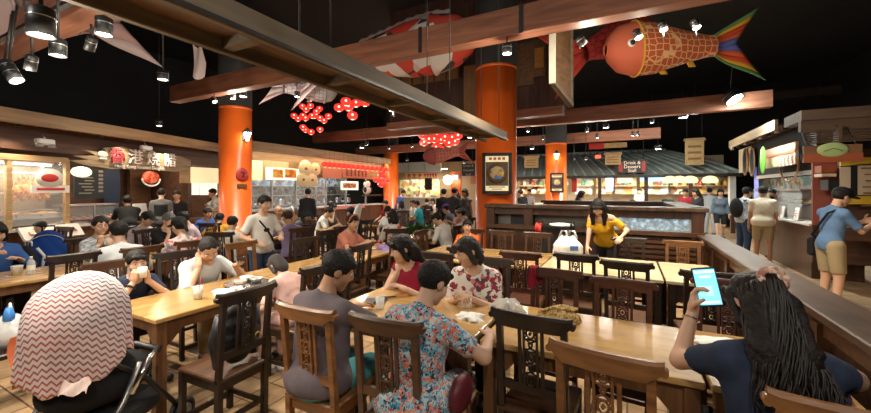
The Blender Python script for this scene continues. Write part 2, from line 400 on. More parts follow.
    if legs and not dress:
        frac = {'trousers': 1.9, 'shorts': .93, 'skirt': .75}[legs]
        def leg_fn(Q):
            d = ellip(Q, P0+V3(0, 0, -.012), V3(.168+.01*fem, .128, .135)*V3(fat, fat, 1))
            for s in (1, -1):
                hip, kn, an, toe = lg[s]; e = cone(Q, hip, kn, .100, .075)
                if frac > 1: e = smin(e, cone(Q, kn, an, .074, .058), .03); e = np.maximum(e, (Q-(kn+(an-kn)*(frac-1))) @ nrm(an-kn)) if True else e
                else: e = np.maximum(e, (Q-(hip+(kn-hip)*frac)) @ nrm(kn-hip))
                if frac > 1 and sit: pass
                d = smin(d, e, .03 if legs != 'skirt' else .09)
            return np.maximum(d, Q[..., 2]-hz-.05)
        b3 = np.stack([P0+V3(.2, .17, .1), P0-V3(.2, .17, .16)]+[k for s in (1, -1) for k in lg[s][:3]])
        if frac > 1:
            def leg2(Q, f=leg_fn):
                d = ellip(Q, P0+V3(0, 0, -.012), V3(.168+.01*fem, .128, .135)*V3(fat, fat, 1))
                for s in (1, -1):
                    hip, kn, an, toe = lg[s]; e2 = np.maximum(cone(Q, kn, an, .074, .058), (Q-an) @ nrm(an-kn)+.015); d = smin(d, smin(cone(Q, hip, kn, .100, .075), e2, .03), .03)
                return np.maximum(d, Q[..., 2]-hz-.05)
            leg_fn = leg2
        sdf_obj(legs, leg_fn, b3.min(0)-.11, b3.max(0)+.11, vox*1.1, lmat, root)
    sm = mat('shoe_%d%d%d' % tuple(int(c*100) for c in shoe), shoe, .5)
    for s in (1, -1):
        hip, kn, an, toe = lg[s]; u = nrm((toe-an)*V3(1, 1, 0)); g = min(an[2]-.085, 0)+0
        def sh(Q): return np.maximum(cone(Q, an-u*.045-V3(0, 0, .04), toe+u*.02, .045, .040), (an[2]-.084)-Q[..., 2])
        b4 = np.stack([an, toe]); sdf_obj('shoe', sh, b4.min(0)-.1, b4.max(0)+.1, max(vox*.8, .014), sm, root)
    # hair
    if hair:
        hmat = mat('hair_%d_%d_%d' % tuple(int(c*1000) for c in hcol), hcol, .6, spec=.22, noise=.35, nscale=60, bump=.5)
        hl = lambda Q: (Q-hc) @ hr
        def hairf(Q):
            q = hl(Q); X = np.abs(q[..., 0]); yy = q[..., 1]; zc = q[..., 2]
            d = ellip(q, V3(0,-.014,.036), V3(.088,.107,.099))
            line = -.73*yy+.68*zc + (.009*np.sin(q[..., 0]*118)+.006*np.sin(q[..., 0]*263+1)+.006*np.sin(yy*170))*(near > 0)
            cut = -.022 if hair in ('short', 'spiky', 'bun') else -.03
            if hair == 'bald': d = ellip(q, V3(0,-.012,.02), V3(.081,.1,.085)); d = np.maximum(d, zc-.02); d = np.maximum(d, yy-.0)
            if hair == 'thin': d = ellip(q, V3(0,-.014,.034), V3(.082,.102,.094)); cut = .0
            front = np.maximum(cut-line, -1)
            d = smax(d, front, .012)
            if hair in ('short', 'spiky', 'thin'):
                d = np.maximum(d, -.075-zc)
                if hair != 'thin': d = smin(d, cone(q, V3(-.045,.080,.070), V3(.05,.076,.074), .014, .012), .025)
                if hair == 'spiky': d = d + .006*np.sin(q[..., 0]*160+q[..., 2]*90)*np.sin(yy*150)
            if hair in ('bob', 'long', 'wavy'):
                for s in (1, -1): d = smin(d, cone(np.stack([q[..., 0]*s, yy, zc], -1), V3(.068,.03,.04), V3(.076,-.005,-.09), .024, .026), .02)
                d = smin(d, ellip(q, V3(0,-.075,-.05), V3(.082,.05,.10)), .03)
                d = smin(d, cone(q, V3(-.05,.082,.074), V3(.05,.082,.074), .02, .02), .02)
            if hair == 'bun': d = smin(d, np.linalg.norm(q-V3(0,-.115,.035), axis=-1)-.046, .012)
            if hair == 'pony': d = smin(d, cone(q, V3(0,-.10,.05), V3(0,-.15,-.10), .034, .02), .02)
            if hair in ('long', 'wavy'):
                bk = nb+T @ V3(0,-.105,-.17); md = nb + T @ V3(0,-.085,-.01)
                top = hc+hr @ V3(0,-.085,-.03)
                for s in (-1, 0, 1):
                    o = T @ V3(s*.052, 0, 0); e = smin(cone(Q, top+o*.8, md+o*1.2, .045, .044), cone(Q, md+o*1.2, bk+o*1.35-T @ V3(0, 0, .03*(s == 0)), .046, .026), .03); d = smin(d, e, .035)
            amp = {2: .0028, 1: .002, 0: 0}[near]
            if amp: d = d + amp*np.sin(q[..., 0]*150+4*np.sin(zc*40))*np.cos(yy*140+3*np.sin(zc*33))
            return d
        b5 = np.stack([hc+V3(.15, .15, .15), hc-V3(.15, .17, .15)] + ([nb+T @ V3(.15,-.2,-.25), nb+T @ V3(-.15,-.2,-.25)] if hair in ('long', 'wavy') else []))
        fn = hairf if hairfn is None else (lambda Q: hairfn(Q, hairf(Q), hl(Q), hc, hr, nb, T))
        sdf_obj('hair', fn, b5.min(0)-.03, b5.max(0)+.03, {2: .0075, 1: .011, 0: .016}[near], hmat, root)
    if cap is not None:
        def capf(Q):
            q = (Q-hc) @ hr; d = ellip(q, V3(0,-.012,.045), V3(.093,.113,.098)); d = np.maximum(d, .048-q[..., 2]-.12*np.clip(-q[..., 1], 0, .1)*0)
            b = ellip(q, V3(0,.125,.052), V3(.075,.075,.010)); return smin(d, b, .008)
        sdf_obj('cap', capf, hc-.24, hc+.24, {2: .008, 1: .011, 0: .016}[near], cap, root)
    if apron is not None:
        def apf(Q): return np.maximum(np.maximum(torso(Q, .021), -(Q @ V3(0, 1, 0))-.02), np.abs(Q[..., 0])-.13) if False else np.maximum(np.maximum(torso(Q, .022), hz-.1-Q[..., 2]), np.maximum(np.abs(Q[..., 0])-.135, Q[..., 2]-float(tp(0,0,.38)[2])))
        sdf_obj('apron', apf, tp(0,0,0)-.3, tp(0,0,.5)+.2, vox, apron, root)
    W = Matrix.Translation((x, y, z)) @ Matrix.Rotation(R(face), 4, 'Z') @ Matrix.Scale(sc, 4)
    info = dict(root=root, W=W, hc=hc, hr=hr, nb=nb, T=T, arms=arms, shl=shl, P0=P0, lg=lg)
    info['w'] = lambda p: W @ Vector([float(k) for k in p]); return info
def cloth(name, col, **k): return mat(name, col, .85, spec=.15, noise=k.get('noise', .12), nscale=30)
# ---------------------------------------------------------------- camera and colour management
cam = bpy.data.cameras.new('camera'); cam.sensor_width = 36; cam.lens = 36*FPX/871; cam.shift_y = -(206.5-HOR)/871; cam.clip_start = .05
co = bpy.data.objects.new('camera', cam); C.objects.link(co); co.location = (0, 0, EYE); co.rotation_euler = (R(90), 0, YAW); SC.camera = co
SC.view_settings.view_transform = 'Standard'; SC.view_settings.look = 'None'; SC.view_settings.gamma = 1; SC.view_settings.use_curve_mapping = False
SC.view_settings.exposure = 0.22
SC.cycles.use_denoising = True; SC.cycles.max_bounces = 6; SC.cycles.diffuse_bounces = 3; SC.cycles.glossy_bounces = 3; SC.cycles.transmission_bounces = 5
SC.cycles.sample_clamp_indirect = 4; SC.cycles.caustics_reflective = False; SC.cycles.caustics_refractive = False
SC.world = bpy.data.worlds.new('world'); SC.world.use_nodes = True
SC.world.node_tree.nodes['Background'].inputs[0].default_value = (1., .72, .5, 1); SC.world.node_tree.nodes['Background'].inputs[1].default_value = .02
# ---------------------------------------------------------------- shared materials
BEAM = wood('beam_wood', (.15, .052, .028), (.30, .115, .06), .6, 'X', .5)
GREYW = wood('weathered_wood', (.075, .055, .036), (.17, .125, .08), .7, 'Y', .5)
PLANKW = wood('underside_planks', (.07, .035, .015), (.17, .085, .033), .6, 'Y', .4)
DARKW = wood('dark_wood', (.012, .0065, .004), (.030, .015, .009), .42, 'Z', 1, coat=.08)
REDW = wood('reddish_wood', (.040, .012, .007), (.095, .030, .015), .40, 'X', 1, coat=.1)
MIDW = wood('brown_wood', (.045, .019, .009), (.105, .045, .019), .40, 'X', 1, coat=.1)
AMBW = wood('amber_wood', (.13, .050, .016), (.27, .115, .038), .38, 'X', 1, coat=.15)
TOPW = wood('table_top_wood', (.33, .175, .052), (.53, .33, .125), .22, 'X', .55, coat=.35, bump=.06, wear=(.60, .38, .17))
TOPY = wood('table_top_wood_lengthwise', (.33, .175, .052), (.52, .315, .115), .24, 'Y', .55, coat=.3, bump=.06, wear=(.58, .36, .15))
TLEG = wood('table_leg_wood', (.085, .034, .013), (.19, .085, .03), .42, 'Z', .8, coat=.15)
RAILW = wood('rail_wood', (.03, .015, .009), (.085, .043, .024), .4, 'Y', .6, coat=.1, wear=(.085, .052, .033))
PANELW = wood('panel_wood', (.028, .010, .006), (.075, .028, .013), .45, 'Z', .8)
PALEW = wood('pale_wood', (.36, .22, .10), (.58, .38, .19), .55, 'X', .6)
ORANGE = mat('orange_lacquer', (.62, .105, .012), .36, noise=.13, nscale=2.5, coat=.15)
BLACK = mat('black_metal', (.012, .012, .013), .45); BLK = mat('black_paint', (.010, .010, .011), .8, noise=.3, nscale=3)
CHROME = mat('chrome', (.6, .6, .6), .2, 1.); STEEL = mat('steel', (.42, .42, .43), .35, .9)
WHITE = mat('white_plastic', (.75, .74, .71), .4); PAPER = mat('paper', (.78, .76, .72), .8)
GLASS = mat('clear_glass', (.9, .95, .95), .03, alpha=.16, spec=.6)
LAMPW = mat('lamp_glow_white', (1, 1, 1), .5, emit=(1., .93, .82), es=26.); LAMPC = mat('lamp_glow_cool', (1, 1, 1), .5, emit=(.86, 1., .95), es=40.)
LAMPY = mat('lamp_glow_warm', (1, .9, .7), .5, emit=(1., .78, .45), es=14.)
TUBEW = mat('tube_glow', (1, 1, 1), .5, emit=(1., .9, .72), es=9.); TUBEC = mat('tube_glow_cool', (1, 1, 1), .5, emit=(.80, .95, 1.), es=9.)
def floor_mat():
    m = bpy.data.materials.new('terracotta_tiles'); m.use_nodes = True; n, l = nodes(m); b = n['Principled BSDF']
    tc = n.new('ShaderNodeTexCoord'); mp = n.new('ShaderNodeMapping'); l.new(tc.outputs['Object'], mp.inputs['Vector']); mp.inputs['Rotation'].default_value = (0, 0, 0)
    br = n.new('ShaderNodeTexBrick'); br.offset = .0; br.inputs['Scale'].default_value = 1; br.inputs['Brick Width'].default_value = .27; br.inputs['Row Height'].default_value = .27; br.inputs['Mortar Size'].default_value = .007
    br.inputs['Color1'].default_value = (.40, .27, .155, 1); br.inputs['Color2'].default_value = (.52, .38, .23, 1); br.inputs['Mortar'].default_value = (.13, .08, .05, 1)
    l.new(mp.outputs[0], br.inputs['Vector'])
    t = n.new('ShaderNodeTexNoise'); t.inputs['Scale'].default_value = 5; t.inputs['Detail'].default_value = 6; l.new(tc.outputs['Object'], t.inputs['Vector'])
    r = ramp(n, [(.3, (.62, .55, .5)), (.7, (1.1, 1.05, 1.))]); l.new(t.outputs['Fac'], r.inputs[0])
    mx = n.new('ShaderNodeMix'); mx.data_type = 'RGBA'; mx.blend_type = 'MULTIPLY'; mx.inputs[0].default_value = 1; l.new(br.outputs['Color'], mx.inputs[6]); l.new(r.outputs[0], mx.inputs[7])
    l.new(mx.outputs[2], b.inputs['Base Color']); b.inputs['Roughness'].default_value = .32
    bp = n.new('ShaderNodeBump'); bp.inputs['Strength'].default_value = .4; bp.inputs['Distance'].default_value = .005; bp.invert = True; l.new(br.outputs['Fac'], bp.inputs['Height']); l.new(bp.outputs[0], b.inputs['Normal']); return m
# ---------------------------------------------------------------- the room
X0, X1, Y0, Y1, ZC = -17., 8.5, -2.2, 25., 7.2
struct(MB().box(((X0+X1)/2, (Y0+Y1)/2, -.05), (X1-X0, Y1-Y0, .1)).build('floor', floor_mat()))
struct(MB().box(((X0+X1)/2, (Y0+Y1)/2, ZC+.05), (X1-X0, Y1-Y0, .1)).build('ceiling', BLK))
for nm_, c, d in (('wall_left', (X0-.1, (Y0+Y1)/2, ZC/2), (.2, Y1-Y0, ZC)), ('wall_right', (X1+.1, (Y0+Y1)/2, ZC/2), (.2, Y1-Y0, ZC)), ('wall_back', ((X0+X1)/2, Y1+.1, ZC/2), (X1-X0, .2, ZC)), ('wall_front', ((X0+X1)/2, Y0-.1, ZC/2), (X1-X0, .2, ZC))):
    struct(MB().box(c, d).build(nm_, BLK))
# round orange columns
def column(px, d, r, ztop, nm):
    x, y = at(px, d); m = MB(); m.lathe([(r*1.06, 0), (r*1.06, .12), (r, .13), (r, ztop)], (x, y, 0), 40)
    o = struct(m.build(nm, ORANGE)); k = MB(); k.lathe([(r*1.02, ztop), (r*1.02, ZC)], (x, y, 0), 40); k.build('upper_shaft', BLK, o)
    s = MB(); s.lathe([(r*1.004, ztop-.05), (r*1.015, ztop-.04), (r*1.015, ztop)], (x, y, 0), 40); s.build('collar', ORANGE, o); return x, y
COL1 = column(496, 7.45, .405, 4.08, 'column'); COL2 = column(235.5, 9.4, .375, 3.72, 'column'); COL3 = column(391, 18., .36, 3.45, 'column'); COL4 = column(556, 13.6, .37, 3.35, 'column')
# ceiling beams
def beam(x0, x1, y, z0, h=.34, t=.22, m=BEAM):
    b = MB(); b.box(((x0+x1)/2, y, z0+h/2), (x1-x0, t, h), bev=.012); return struct(b.build('beam', m))
beam(-10.2, 1.4, 1.45, 3.12, .33, .2); b1 = beam(-9.1, 4.6, 4.72, 3.62, .36, .22); beam(-11.5, 3.0, 11.3, 3.58, .40, .24); beam(-12, 1, 14.6, 3.4, .36)
for px in (420, 521): # iron straps on the near cross beam
    x, d = onY(px, 4.60); MB().box((x, 4.60, 3.8), (.05, .012, .37)).build('strap', BLACK, b1)
beam(-16, 7, 19., 5.2, .3, .2, DARKW)
# long hanging trough of two weathered boards with a planked underside
TX0, TX1, TZ = -2.24, -1.83, 2.5
tr = thing('hanging_trough', 'long weathered grey wooden trough hanging overhead, running away to the round column', 'ceiling trough', ((TX0+TX1)/2, 2.4, TZ)); cx = (TX0+TX1)/2
def loc(m): # world mesh -> child of an unrotated root
    return m
def child(m, name, mats, root, label=None):
    o = m.build(name, mats, None, label); o.parent = root; o.matrix_parent_inverse = Matrix.Identity(4)
    W = root.matrix_basis.inverted(); o.data.transform(W); return o
for xx in (TX0+.02, TX1-.02): child(MB().box((xx, 2.4, TZ+.07), (.05, 7.6, .15), bev=.006), 'side_board', GREYW, tr)
child(MB().box((cx, 2.4, TZ+.085), (TX1-TX0-.08, 7.6, .02)), 'underside', PLANKW, tr)
for k in range(9): child(MB().box((cx, -1.2+k*.88, TZ+.045), (TX1-TX0-.08, .07, .06)), 'cross_batten', GREYW, tr)
child(MB().box((TX1+.012, 2.4, TZ+.012), (.012, 7.6, .022)), 'edge_strip', BLACK, tr)
for y in (-.4, 2.0, 4.0, 5.9):
    for xx in (TX0+.05, TX1-.05): child(MB().tube([(xx, y, TZ+.14), (xx, y, ZC-.02)], .006, 6), 'hanging_rod', BLACK, tr)
# upper storey of a wooden house front behind the round column
UY = 9.6; up = thing('upper_house_front', 'dark timber upper house front with board shutters behind the large orange column', 'house front', (-4.2, UY, 3.9))
child(MB().box((-4.0, UY+.1, 5.36), (5.2, .12, 3.68)), 'wall_boards', wood('oxblood_wood', (.035, .014, .010), (.085, .034, .022), .7, 'Z', .5), up)
child(MB().box((-5.35, UY-.04, 5.12), (2.3, .06, .62)), 'shutter', wood('shutter_wood', (.17, .085, .03), (.30, .16, .06), .6, 'Z', .5), up)
for k in range(7): child(MB().box((-6.48+k*.375, UY-.085, 5.12), (.035, .04, .62)), 'shutter_bar', PLANKW, up)
child(MB().box((-3.75, UY-.04, 4.35), (.6, .08, 1.5)), 'plank_door', MATS['shutter_wood'], up)
child(MB().box((-2.5, UY-.03, 4.9), (.75, .06, 1.1)), 'plank_door', PLANKW, up)
child(MB().box((-2.02, UY-.03, 5.0), (.38, .05, .95)), 'shutter', PLANKW, up); child(MB().box((-1.98, UY-.065, 5.0), (.22, .03, .5)), 'gilded_panel', mat('gilt', (.45, .20, .05), .4, noise=.5, nscale=12), up)
child(MB().box((-4.0, UY-.06, 3.62), (5.2, .16, .2)), 'sill_beam', BEAM, up)
# hanging white-edged window frame right of the column
fx, fd = onY(562, 6.0)
fr = thing('hanging_window_frame', 'tall pale-edged wooden window frame hanging on edge right of the large orange column', 'window frame', (fx, 6.0, 3.2))
PALEP = mat('chalky_paint', (.50, .47, .38), .7, noise=.2, nscale=8)
child(MB().box((fx-.10, 5.75, 4.25), (.09, .06, 2.0)), 'white_post', PALEP, fr); child(MB().box((fx+.06, 6.6, 4.15), (.06, .06, 2.2)), 'post', GREYW, fr)
child(MB().bar((fx-.10, 5.75, 3.28), (fx+.06, 6.6, 3.08), .08), 'bottom_rail', GREYW, fr); child(MB().bar((fx-.08, 5.75, 5.2), (fx+.06, 6.6, 5.2), .07), 'top_rail', GREYW, fr)
child(MB().bar((fx-.02, 6.2, 3.2), (fx-.02, 6.2, 5.2), .55, .02, up=(1, -.3, 0)), 'panel', PLANKW, fr)
for y in (5.78, 6.6): child(MB().tube([(fx-.08+(y-5.75)*.16, y, 5.2), (fx-.08+(y-5.75)*.16, y, ZC-.02)], .008, 6), 'hanging_rod', BLACK, fr)
# ---------------------------------------------------------------- low partition with the tank window and the long side rail
PY, PX0, PX1, PZ = 6.62, -2.28, .98, 1.39
pt = thing('tank_partition', 'long dark wooden partition with a lit glass tank window behind the dining tables', 'partition', ((PX0+PX1)/2, PY, 0))
child(MB().box(((PX0+PX1)/2, PY+.02, PZ-.03), (PX1-PX0+.1, .42, .06), bev=.008), 'top_board', RAILW, pt)
child(MB().box(((PX0+PX1)/2, PY+.02, PZ-.115), (PX1-PX0, .32, .11)), 'header', PANELW, pt)
child(MB().box(((PX0+PX1)/2, PY, .47), (PX1-PX0, .30, .94)), 'lower_panel', PANELW, pt)
child(MB().box(((PX0+PX1)/2, PY-.02, 1.0), (PX1-PX0, .36, .06)), 'sill_rail', MIDW, pt)
for x in (PX0+.06, -1.53, -.52, PX1-.08): child(MB().box((x, PY, PZ/2), (.15, .34, PZ)), 'post', PANELW, pt)
for k in range(11): child(MB().box(((-.52+PX1)/2, PY-.165, .12+k*.075), (PX1+.52-.2, .03, .045)), 'louvre_slat', MIDW, pt)
tk = bpy.data.materials.new('tank_backlight'); tk.use_nodes = True; n, l = nodes(tk); b = n['Principled BSDF']
tc = n.new('ShaderNodeTexCoord'); ns = n.new('ShaderNodeTexNoise'); ns.inputs['Scale'].default_value = 16; ns.inputs['Detail'].default_value = 8; l.new(tc.outputs['Object'], ns.inputs['Vector'])
r_ = ramp(n, [(.36, (.01, .035, .05)), (.5, (.05, .18, .30)), (.66, (.40, .66, .82))]); l.new(ns.outputs['Fac'], r_.inputs[0]); l.new(r_.outputs[0], b.inputs['Base Color']); l.new(r_.outputs[0], b.inputs['Emission Color']); b.inputs['Emission Strength'].default_value = .9
child(MB().box(((-.52+PX1)/2, PY+.12, 1.17), (PX1+.52-.2, .02, .29)), 'tank_backing', tk, pt)
child(MB().box(((-.52+PX1)/2, PY-.13, 1.17), (PX1+.52-.2, .008, .29)), 'tank_glass', GLASS, pt)
child(MB().box((-1.02, PY+.05, 1.16), (.92, .02, .27)), 'frosted_pane', mat('frosted_pane', (.26, .25, .22), .3, noise=.35, nscale=5), pt)
child(MB().box((-1.75, PY+.05, 1.16), (.3, .02, .27)), 'dark_pane', mat('smoked_pane', (.05, .055, .06), .2), pt)
child(MB().box((-2.02, PY+.05, 1.16), (.24, .02, .27)), 'frosted_pane', MATS['frosted_pane'], pt)
tl = bpy.data.lights.new('tank_light', 'AREA'); tl.energy = 6; tl.color = (.6, .85, 1); tl.shape = 'RECTANGLE'; tl.size = 1.2; tl.size_y = .1; to = bpy.data.objects.new('tank_light', tl); C.objects.link(to); to.location = (0, PY-.02, 1.325)
child(MB().box((PX1-.1, 8.3, PZ-.03), (.36, 3.0, .06), bev=.008), 'return_top_board', RAILW, pt); child(MB().box((PX1-.1, 8.3, .66), (.26, 3.0, 1.32)), 'return_panel', PANELW, pt)
child(MB().box((-.5, 9.75, PZ-.03), (2.9, .36, .06), bev=.008), 'rear_top_board', RAILW, pt); child(MB().box((-.5, 9.75, .66), (2.8, .26, 1.32)), 'rear_panel', PANELW, pt)
rl = thing('side_rail_partition', 'long dark wooden panelled side rail with a broad worn top board along the walkway', 'rail partition', (1.02, 3.5, 0))
child(MB().box((1.02, 3.55, .985), (.26, 6.0, .05), bev=.008), 'top_board', RAILW, rl)
child(MB().box((1.02, 3.55, .90), (.12, 5.9, .12)), 'header', MIDW, rl)
child(MB().box((1.03, 3.55, .45), (.06, 5.9, .80)), 'panel', PANELW, rl)
for k in range(9): child(MB().box((1.0, .75+k*.7, .46), (.13, .10, .90)), 'post', MIDW, rl)
child(MB().box((.985, 3.55, .12), (.06, 5.9, .16)), 'kick_board', PANELW, rl)
# narrow cream panel between two posts close to the table
child(MB().box((.995, 3.02, .55), (.02, .09, .55)), 'louvre_insert', mat('cream_insert', (.42, .36, .26), .6), rl)
# ---------------------------------------------------------------- dining chairs: carved splat, yoke rail
def rail_mesh():
    m = MB(); N = 14; prof = []
    for i in range(N+1):
        u = -1+2*i/N; x = u*.245; y = -.245-.022*(1-u*u); zt = 1.0-.010*(1-u*u)*0+ (.006 if abs(u) > .9 else 0); h = .082 if abs(u) < .80 else (.062 if abs(u) < .93 else .045)
        prof.append((x, y, zt, h))
    vs = []
    for x, y, zt, h in prof: vs += [(x, y-.015, zt-h), (x, y-.020, zt-.012), (x, y-.008, zt), (x, y+.010, zt), (x, y+.018, zt-.012), (x, y+.015, zt-h)]
    fs = [(i*6+j, i*6+(j+1) % 6, (i+1)*6+(j+1) % 6, (i+1)*6+j) for i in range(N) for j in range(6)] + [tuple(range(6)), tuple(N*6+j for j in reversed(range(6)))]
    m.add(vs, fs)
    for s in (-1, 1): m.tube([(s*.243, -.262, .965), (s*.243, -.226, .965)], .017, 10)   # scroll end
    return m
def splat_mesh():
    m = MB(); y0, y1 = -.222, -.246; zb, zt = .60, .925
    def Y(z): return -.205-.045*(z-.45)/.55-.004
    for x in (-.040, .040): m.bar((x, Y(zb), zb), (x, Y(zt), zt), .011, .016)
    n = 5; hs = (zt-zb)/n
    for k in range(n):
        zc = zb+hs*(k+.5); yc = Y(zc)
        if k % 2 == 0:
            m.tube([(.024*math.cos(a*PI/6), yc, zc+.026*math.sin(a*PI/6)) for a in range(12)], .006, 6, closed=True)
            for s in (-1, 1): m.tube([(s*.037, yc, zc+.03), (s*.022, yc, zc+.012), (s*.034, yc, zc), (s*.022, yc, zc-.012), (s*.037, yc, zc-.03)], .005, 5)
            m.box((0, yc, zc), (.016, .014, .016), M=Matrix.Rotation(PI/4, 3, 'Y'))
        else:
            for s in (-1, 1): m.tube([(s*.036, yc, zc-.030), (-s*.006, yc, zc-.010), (s*.014, yc, zc+.008), (-s*.034, yc, zc+.030)], .0058, 6)
            m.tube([(.011*math.cos(a*PI/4), yc, zc+.011*math.sin(a*PI/4)) for a in range(8)], .005, 5, closed=True)
    for k in range(n+1): m.bar((-.040, Y(zb+hs*k), zb+hs*k), (.040, Y(zb+hs*k), zb+hs*k), .012, .009)
    return m
def chair_meshes(m_, seat_m):
    D = {}
    s = MB(); s.box((0, -.005, .437), (.43, .42, .030), bev=.008); D['seat'] = [s]
    fl = [MB().bar((sx*.195, .18, 0), (sx*.195, .18, .425), .038) for sx in (-1, 1)]
    rl_ = []
    for sx in (-1, 1):
        q = MB(); q.bar((sx*.195, -.190, 0), (sx*.195, -.195, .45), .040); q.bar((sx*.195, -.193, .44), (sx*.195, -.243, .955), .037, .034); rl_.append(q)
    D['leg'] = fl+rl_; D['top_rail'] = [rail_mesh()]; D['splat'] = [splat_mesh()]
    D['slat'] = [MB().bar((x, -.212, .58), (x, -.240, .93), .020, .014) for x in (-.068, .068)]
    b = MB(); b.bar((-.19, -.209, .585), (.19, -.209, .585), .022, .045); D['back_rail'] = [b]
    a = MB()
    for c, d in (((0, .18, .395), (.36, .022, .055)), ((0, -.19, .395), (.36, .022, .055)), ((-.195, 0, .395), (.022, .35, .055)), ((.195, 0, .395), (.022, .35, .055))): a.box(c, d)
    D['apron'] = [a]
    D['stretcher'] = [MB().bar((-.19, .18, .11), (.19, .18, .11), .022, .035), MB().bar((-.19, -.19, .16), (.19, -.19, .16), .022, .03), MB().bar((-.195, -.18, .135), (-.195, .17, .135), .022, .03), MB().bar((.195, -.18, .135), (.195, .17, .135), .022, .03)]
    out = []
    for nme, L in D.items():
        for q in L:
            q.v = [(a*.88, b, c) for a, b, c in q.v]
            out.append((nme, q.mesh(nme, seat_m if nme == 'seat' else m_)))
    return out
CH = {k: chair_meshes(a, b) for k, a, b in (('dark', DARKW, MIDW), ('red', REDW, REDW), ('mid', MIDW, MIDW), ('amber', AMBW, AMBW))}
def chair(label, x, y, face, kind='dark', group=None, sc=1.):
    o = thing('dining_chair', label, 'chair', (x, y, 0), R(face), group); o.scale = (sc, sc, sc)
    for nme, me in CH[kind]: c = bpy.data.objects.new(nme, me); C.objects.link(c); c.parent = o
    return o
def back(x, y, face): # place a chair by the middle of its top rail
    v = Matrix.Rotation(R(face), 3, 'Z') @ Vector((0, -.255, 0)); return x-v.x, y-v.y
def chairb(label, x, y, face, kind='dark', **k): a, b = back(x, y, face); return chair(label, a, b, face, kind, **k)
# ---------------------------------------------------------------- tables
def table(label, x0, x1, y0, y1, top=TOPW, group=None, z=.75, leg=TLEG, name='dining_table'):
    cx, cy, w, d = (x0+x1)/2, (y0+y1)/2, x1-x0, y1-y0; o = thing(name, label, 'table', (cx, cy, 0), 0, group)
    MB().box((0, 0, z-.0175), (w, d, .035), bev=.006).build('tabletop', top, o)
    ix, iy = w/2-.05, d/2-.05
    def apron(L, M, c):
        h = .085; b = .11; k = 6
        poly = [(-L/2, 0), (L/2, 0), (L/2, -h-b)] + [(L/2-b*.9*math.sin(PI/2*i/k)-.02, -h-b+b*math.sin(PI/2*i/k)*1.0) for i in range(1, k+1)] + [(-L/2+b*.9*math.sin(PI/2*i/k)+.02, -h-b+b*math.sin(PI/2*i/k)) for i in range(k, 0, -1)] + [(-L/2, -h-b)]
        q = MB(); q.prism(poly, .022, M, (c[0], c[1], z-.035)); q.build('apron', leg, o)
    I = Matrix.Identity(3); Z = Matrix.Rotation(PI/2, 3, 'Z')
    apron(w-.16, I, (0, -iy)); apron(w-.16, I, (0, iy)); apron(d-.16, Z, (-ix, 0)); apron(d-.16, Z, (ix, 0))
    for sx in (-1, 1):
        for sy in (-1, 1): MB().box((sx*ix, sy*iy, (z-.035)/2), (.068, .068, z-.035), bev=.005).build('leg', leg, o)
    return o
# ---------------------------------------------------------------- tables
G = 'wooden dining tables'
table('honey wood table in front, with the woven straw pouch on it', -.79, .325, 2.10, 2.88, group=G)
table('honey wood table end beside the side rail, beneath the forearm of the phone woman', .345, .875, 2.10, 2.88, group=G)
table('honey wood table where the family of four sits', -2.02, -.835, 2.04, 2.86, group=G)
table('honey wood table at left with the milky drink, its corner beside the stroller', -3.62, -2.90, 1.38, 2.60, TOPY, G)
table('wood table behind the man reading his phone, its near end meeting his table', -3.70, -3.02, 2.63, 3.86, TOPY, G)
table('wood table of the woman in the salmon top, with a purple packet on it', -3.74, -3.06, 3.89, 5.10, TOPY, G)
GLARET = wood('table_top_painted_reflection', (.52, .40, .22), (.72, .60, .38), .2, 'X', .5, coat=.4, bump=.05)  # white lamp reflections put into the wood colour as a paler tone
table('reflection-pale glossy empty table next to the side rail, in front of the lit tank', .345, .86, 4.32, 5.42, GLARET, G, leg=DARKW)
table('reflection-pale glossy table under the white carrier bag, in front of the lit tank', -.90, .325, 4.32, 5.42, GLARET, G, leg=DARKW)
table('yellow-lit wood table behind the row of reddish chairs, left of the carrier bag', -2.06, -.92, 4.32, 5.42, TOPW, G, leg=DARKW)
table('wood table in front of the boy in orange', -2.66, -2.08, 4.32, 5.42, TOPW, G)
table('far left wood table with the water bottle and tissue pack', -6.10, -5.30, .95, 2.10, TOPY, G)
table('wood table of the woman drinking orange juice', -6.12, -5.34, 2.14, 2.76, TOPY, G)
table('wood table of the man in the purple shirt', -6.62, -5.86, 4.2, 5.5, TOPY, G)
table('small wood table of the young man in the white tee', -6.36, -5.66, 6.25, 7.75, TOPY, G)
table('wood table behind the phone-reading man, of the people in caps', -6.52, -5.74, 2.84, 3.6, TOPY, G)
table('wood table beside the planter, in front of the boy in the white tee', -3.9, -3.3, 5.95, 6.75, TOPY, G)
table('wood table near the far left column, of the person in mustard yellow', -8.2, -7.5, 5.1, 6.3, TOPY, G)
table('far wood table by the food stalls, of the teal-shirted diner', -7.1, -6.5, 10.6, 11.2, TOPW, G)
# ---------------------------------------------------------------- chairs (x, y of the top rail's middle)
g = 'carved dining chairs'
def ch(label, x, y, f, k='dark', **kw): return chairb(label, x, y, f, k, group=g, **kw)
ch('amber-brown chair under the man in the grey-purple tee', -1.61, 1.50, 1, 'amber')
ch('brown chair under the woman in the bright floral dress', -1.10, 1.55, 3, 'mid')
ch('near-black carved chair pushed in beside the table seam, with an empty seat', -.455, 1.95, -3, 'dark')
ch('amber-brown carved chair nearest the camera at the straw-pouch table', -.09, 1.64, -6, 'amber')
ch('amber-brown chair behind the navy-shirted woman', .62, 1.56, -2, 'amber')
ch('reddish chair across the front table, straight behind the amber chair', -.03, 3.03, 176, 'red')
ch('reddish chair across the front table, behind the straw pouch, with a crimson cloth', -.53, 3.16, 176, 'red')
ch('reddish chair beside the side rail, facing the phone woman', .65, 3.36, 175, 'red')
ch('dark chair back to back with the reddish chair at the side rail', .60, 3.62, 4, 'dark')
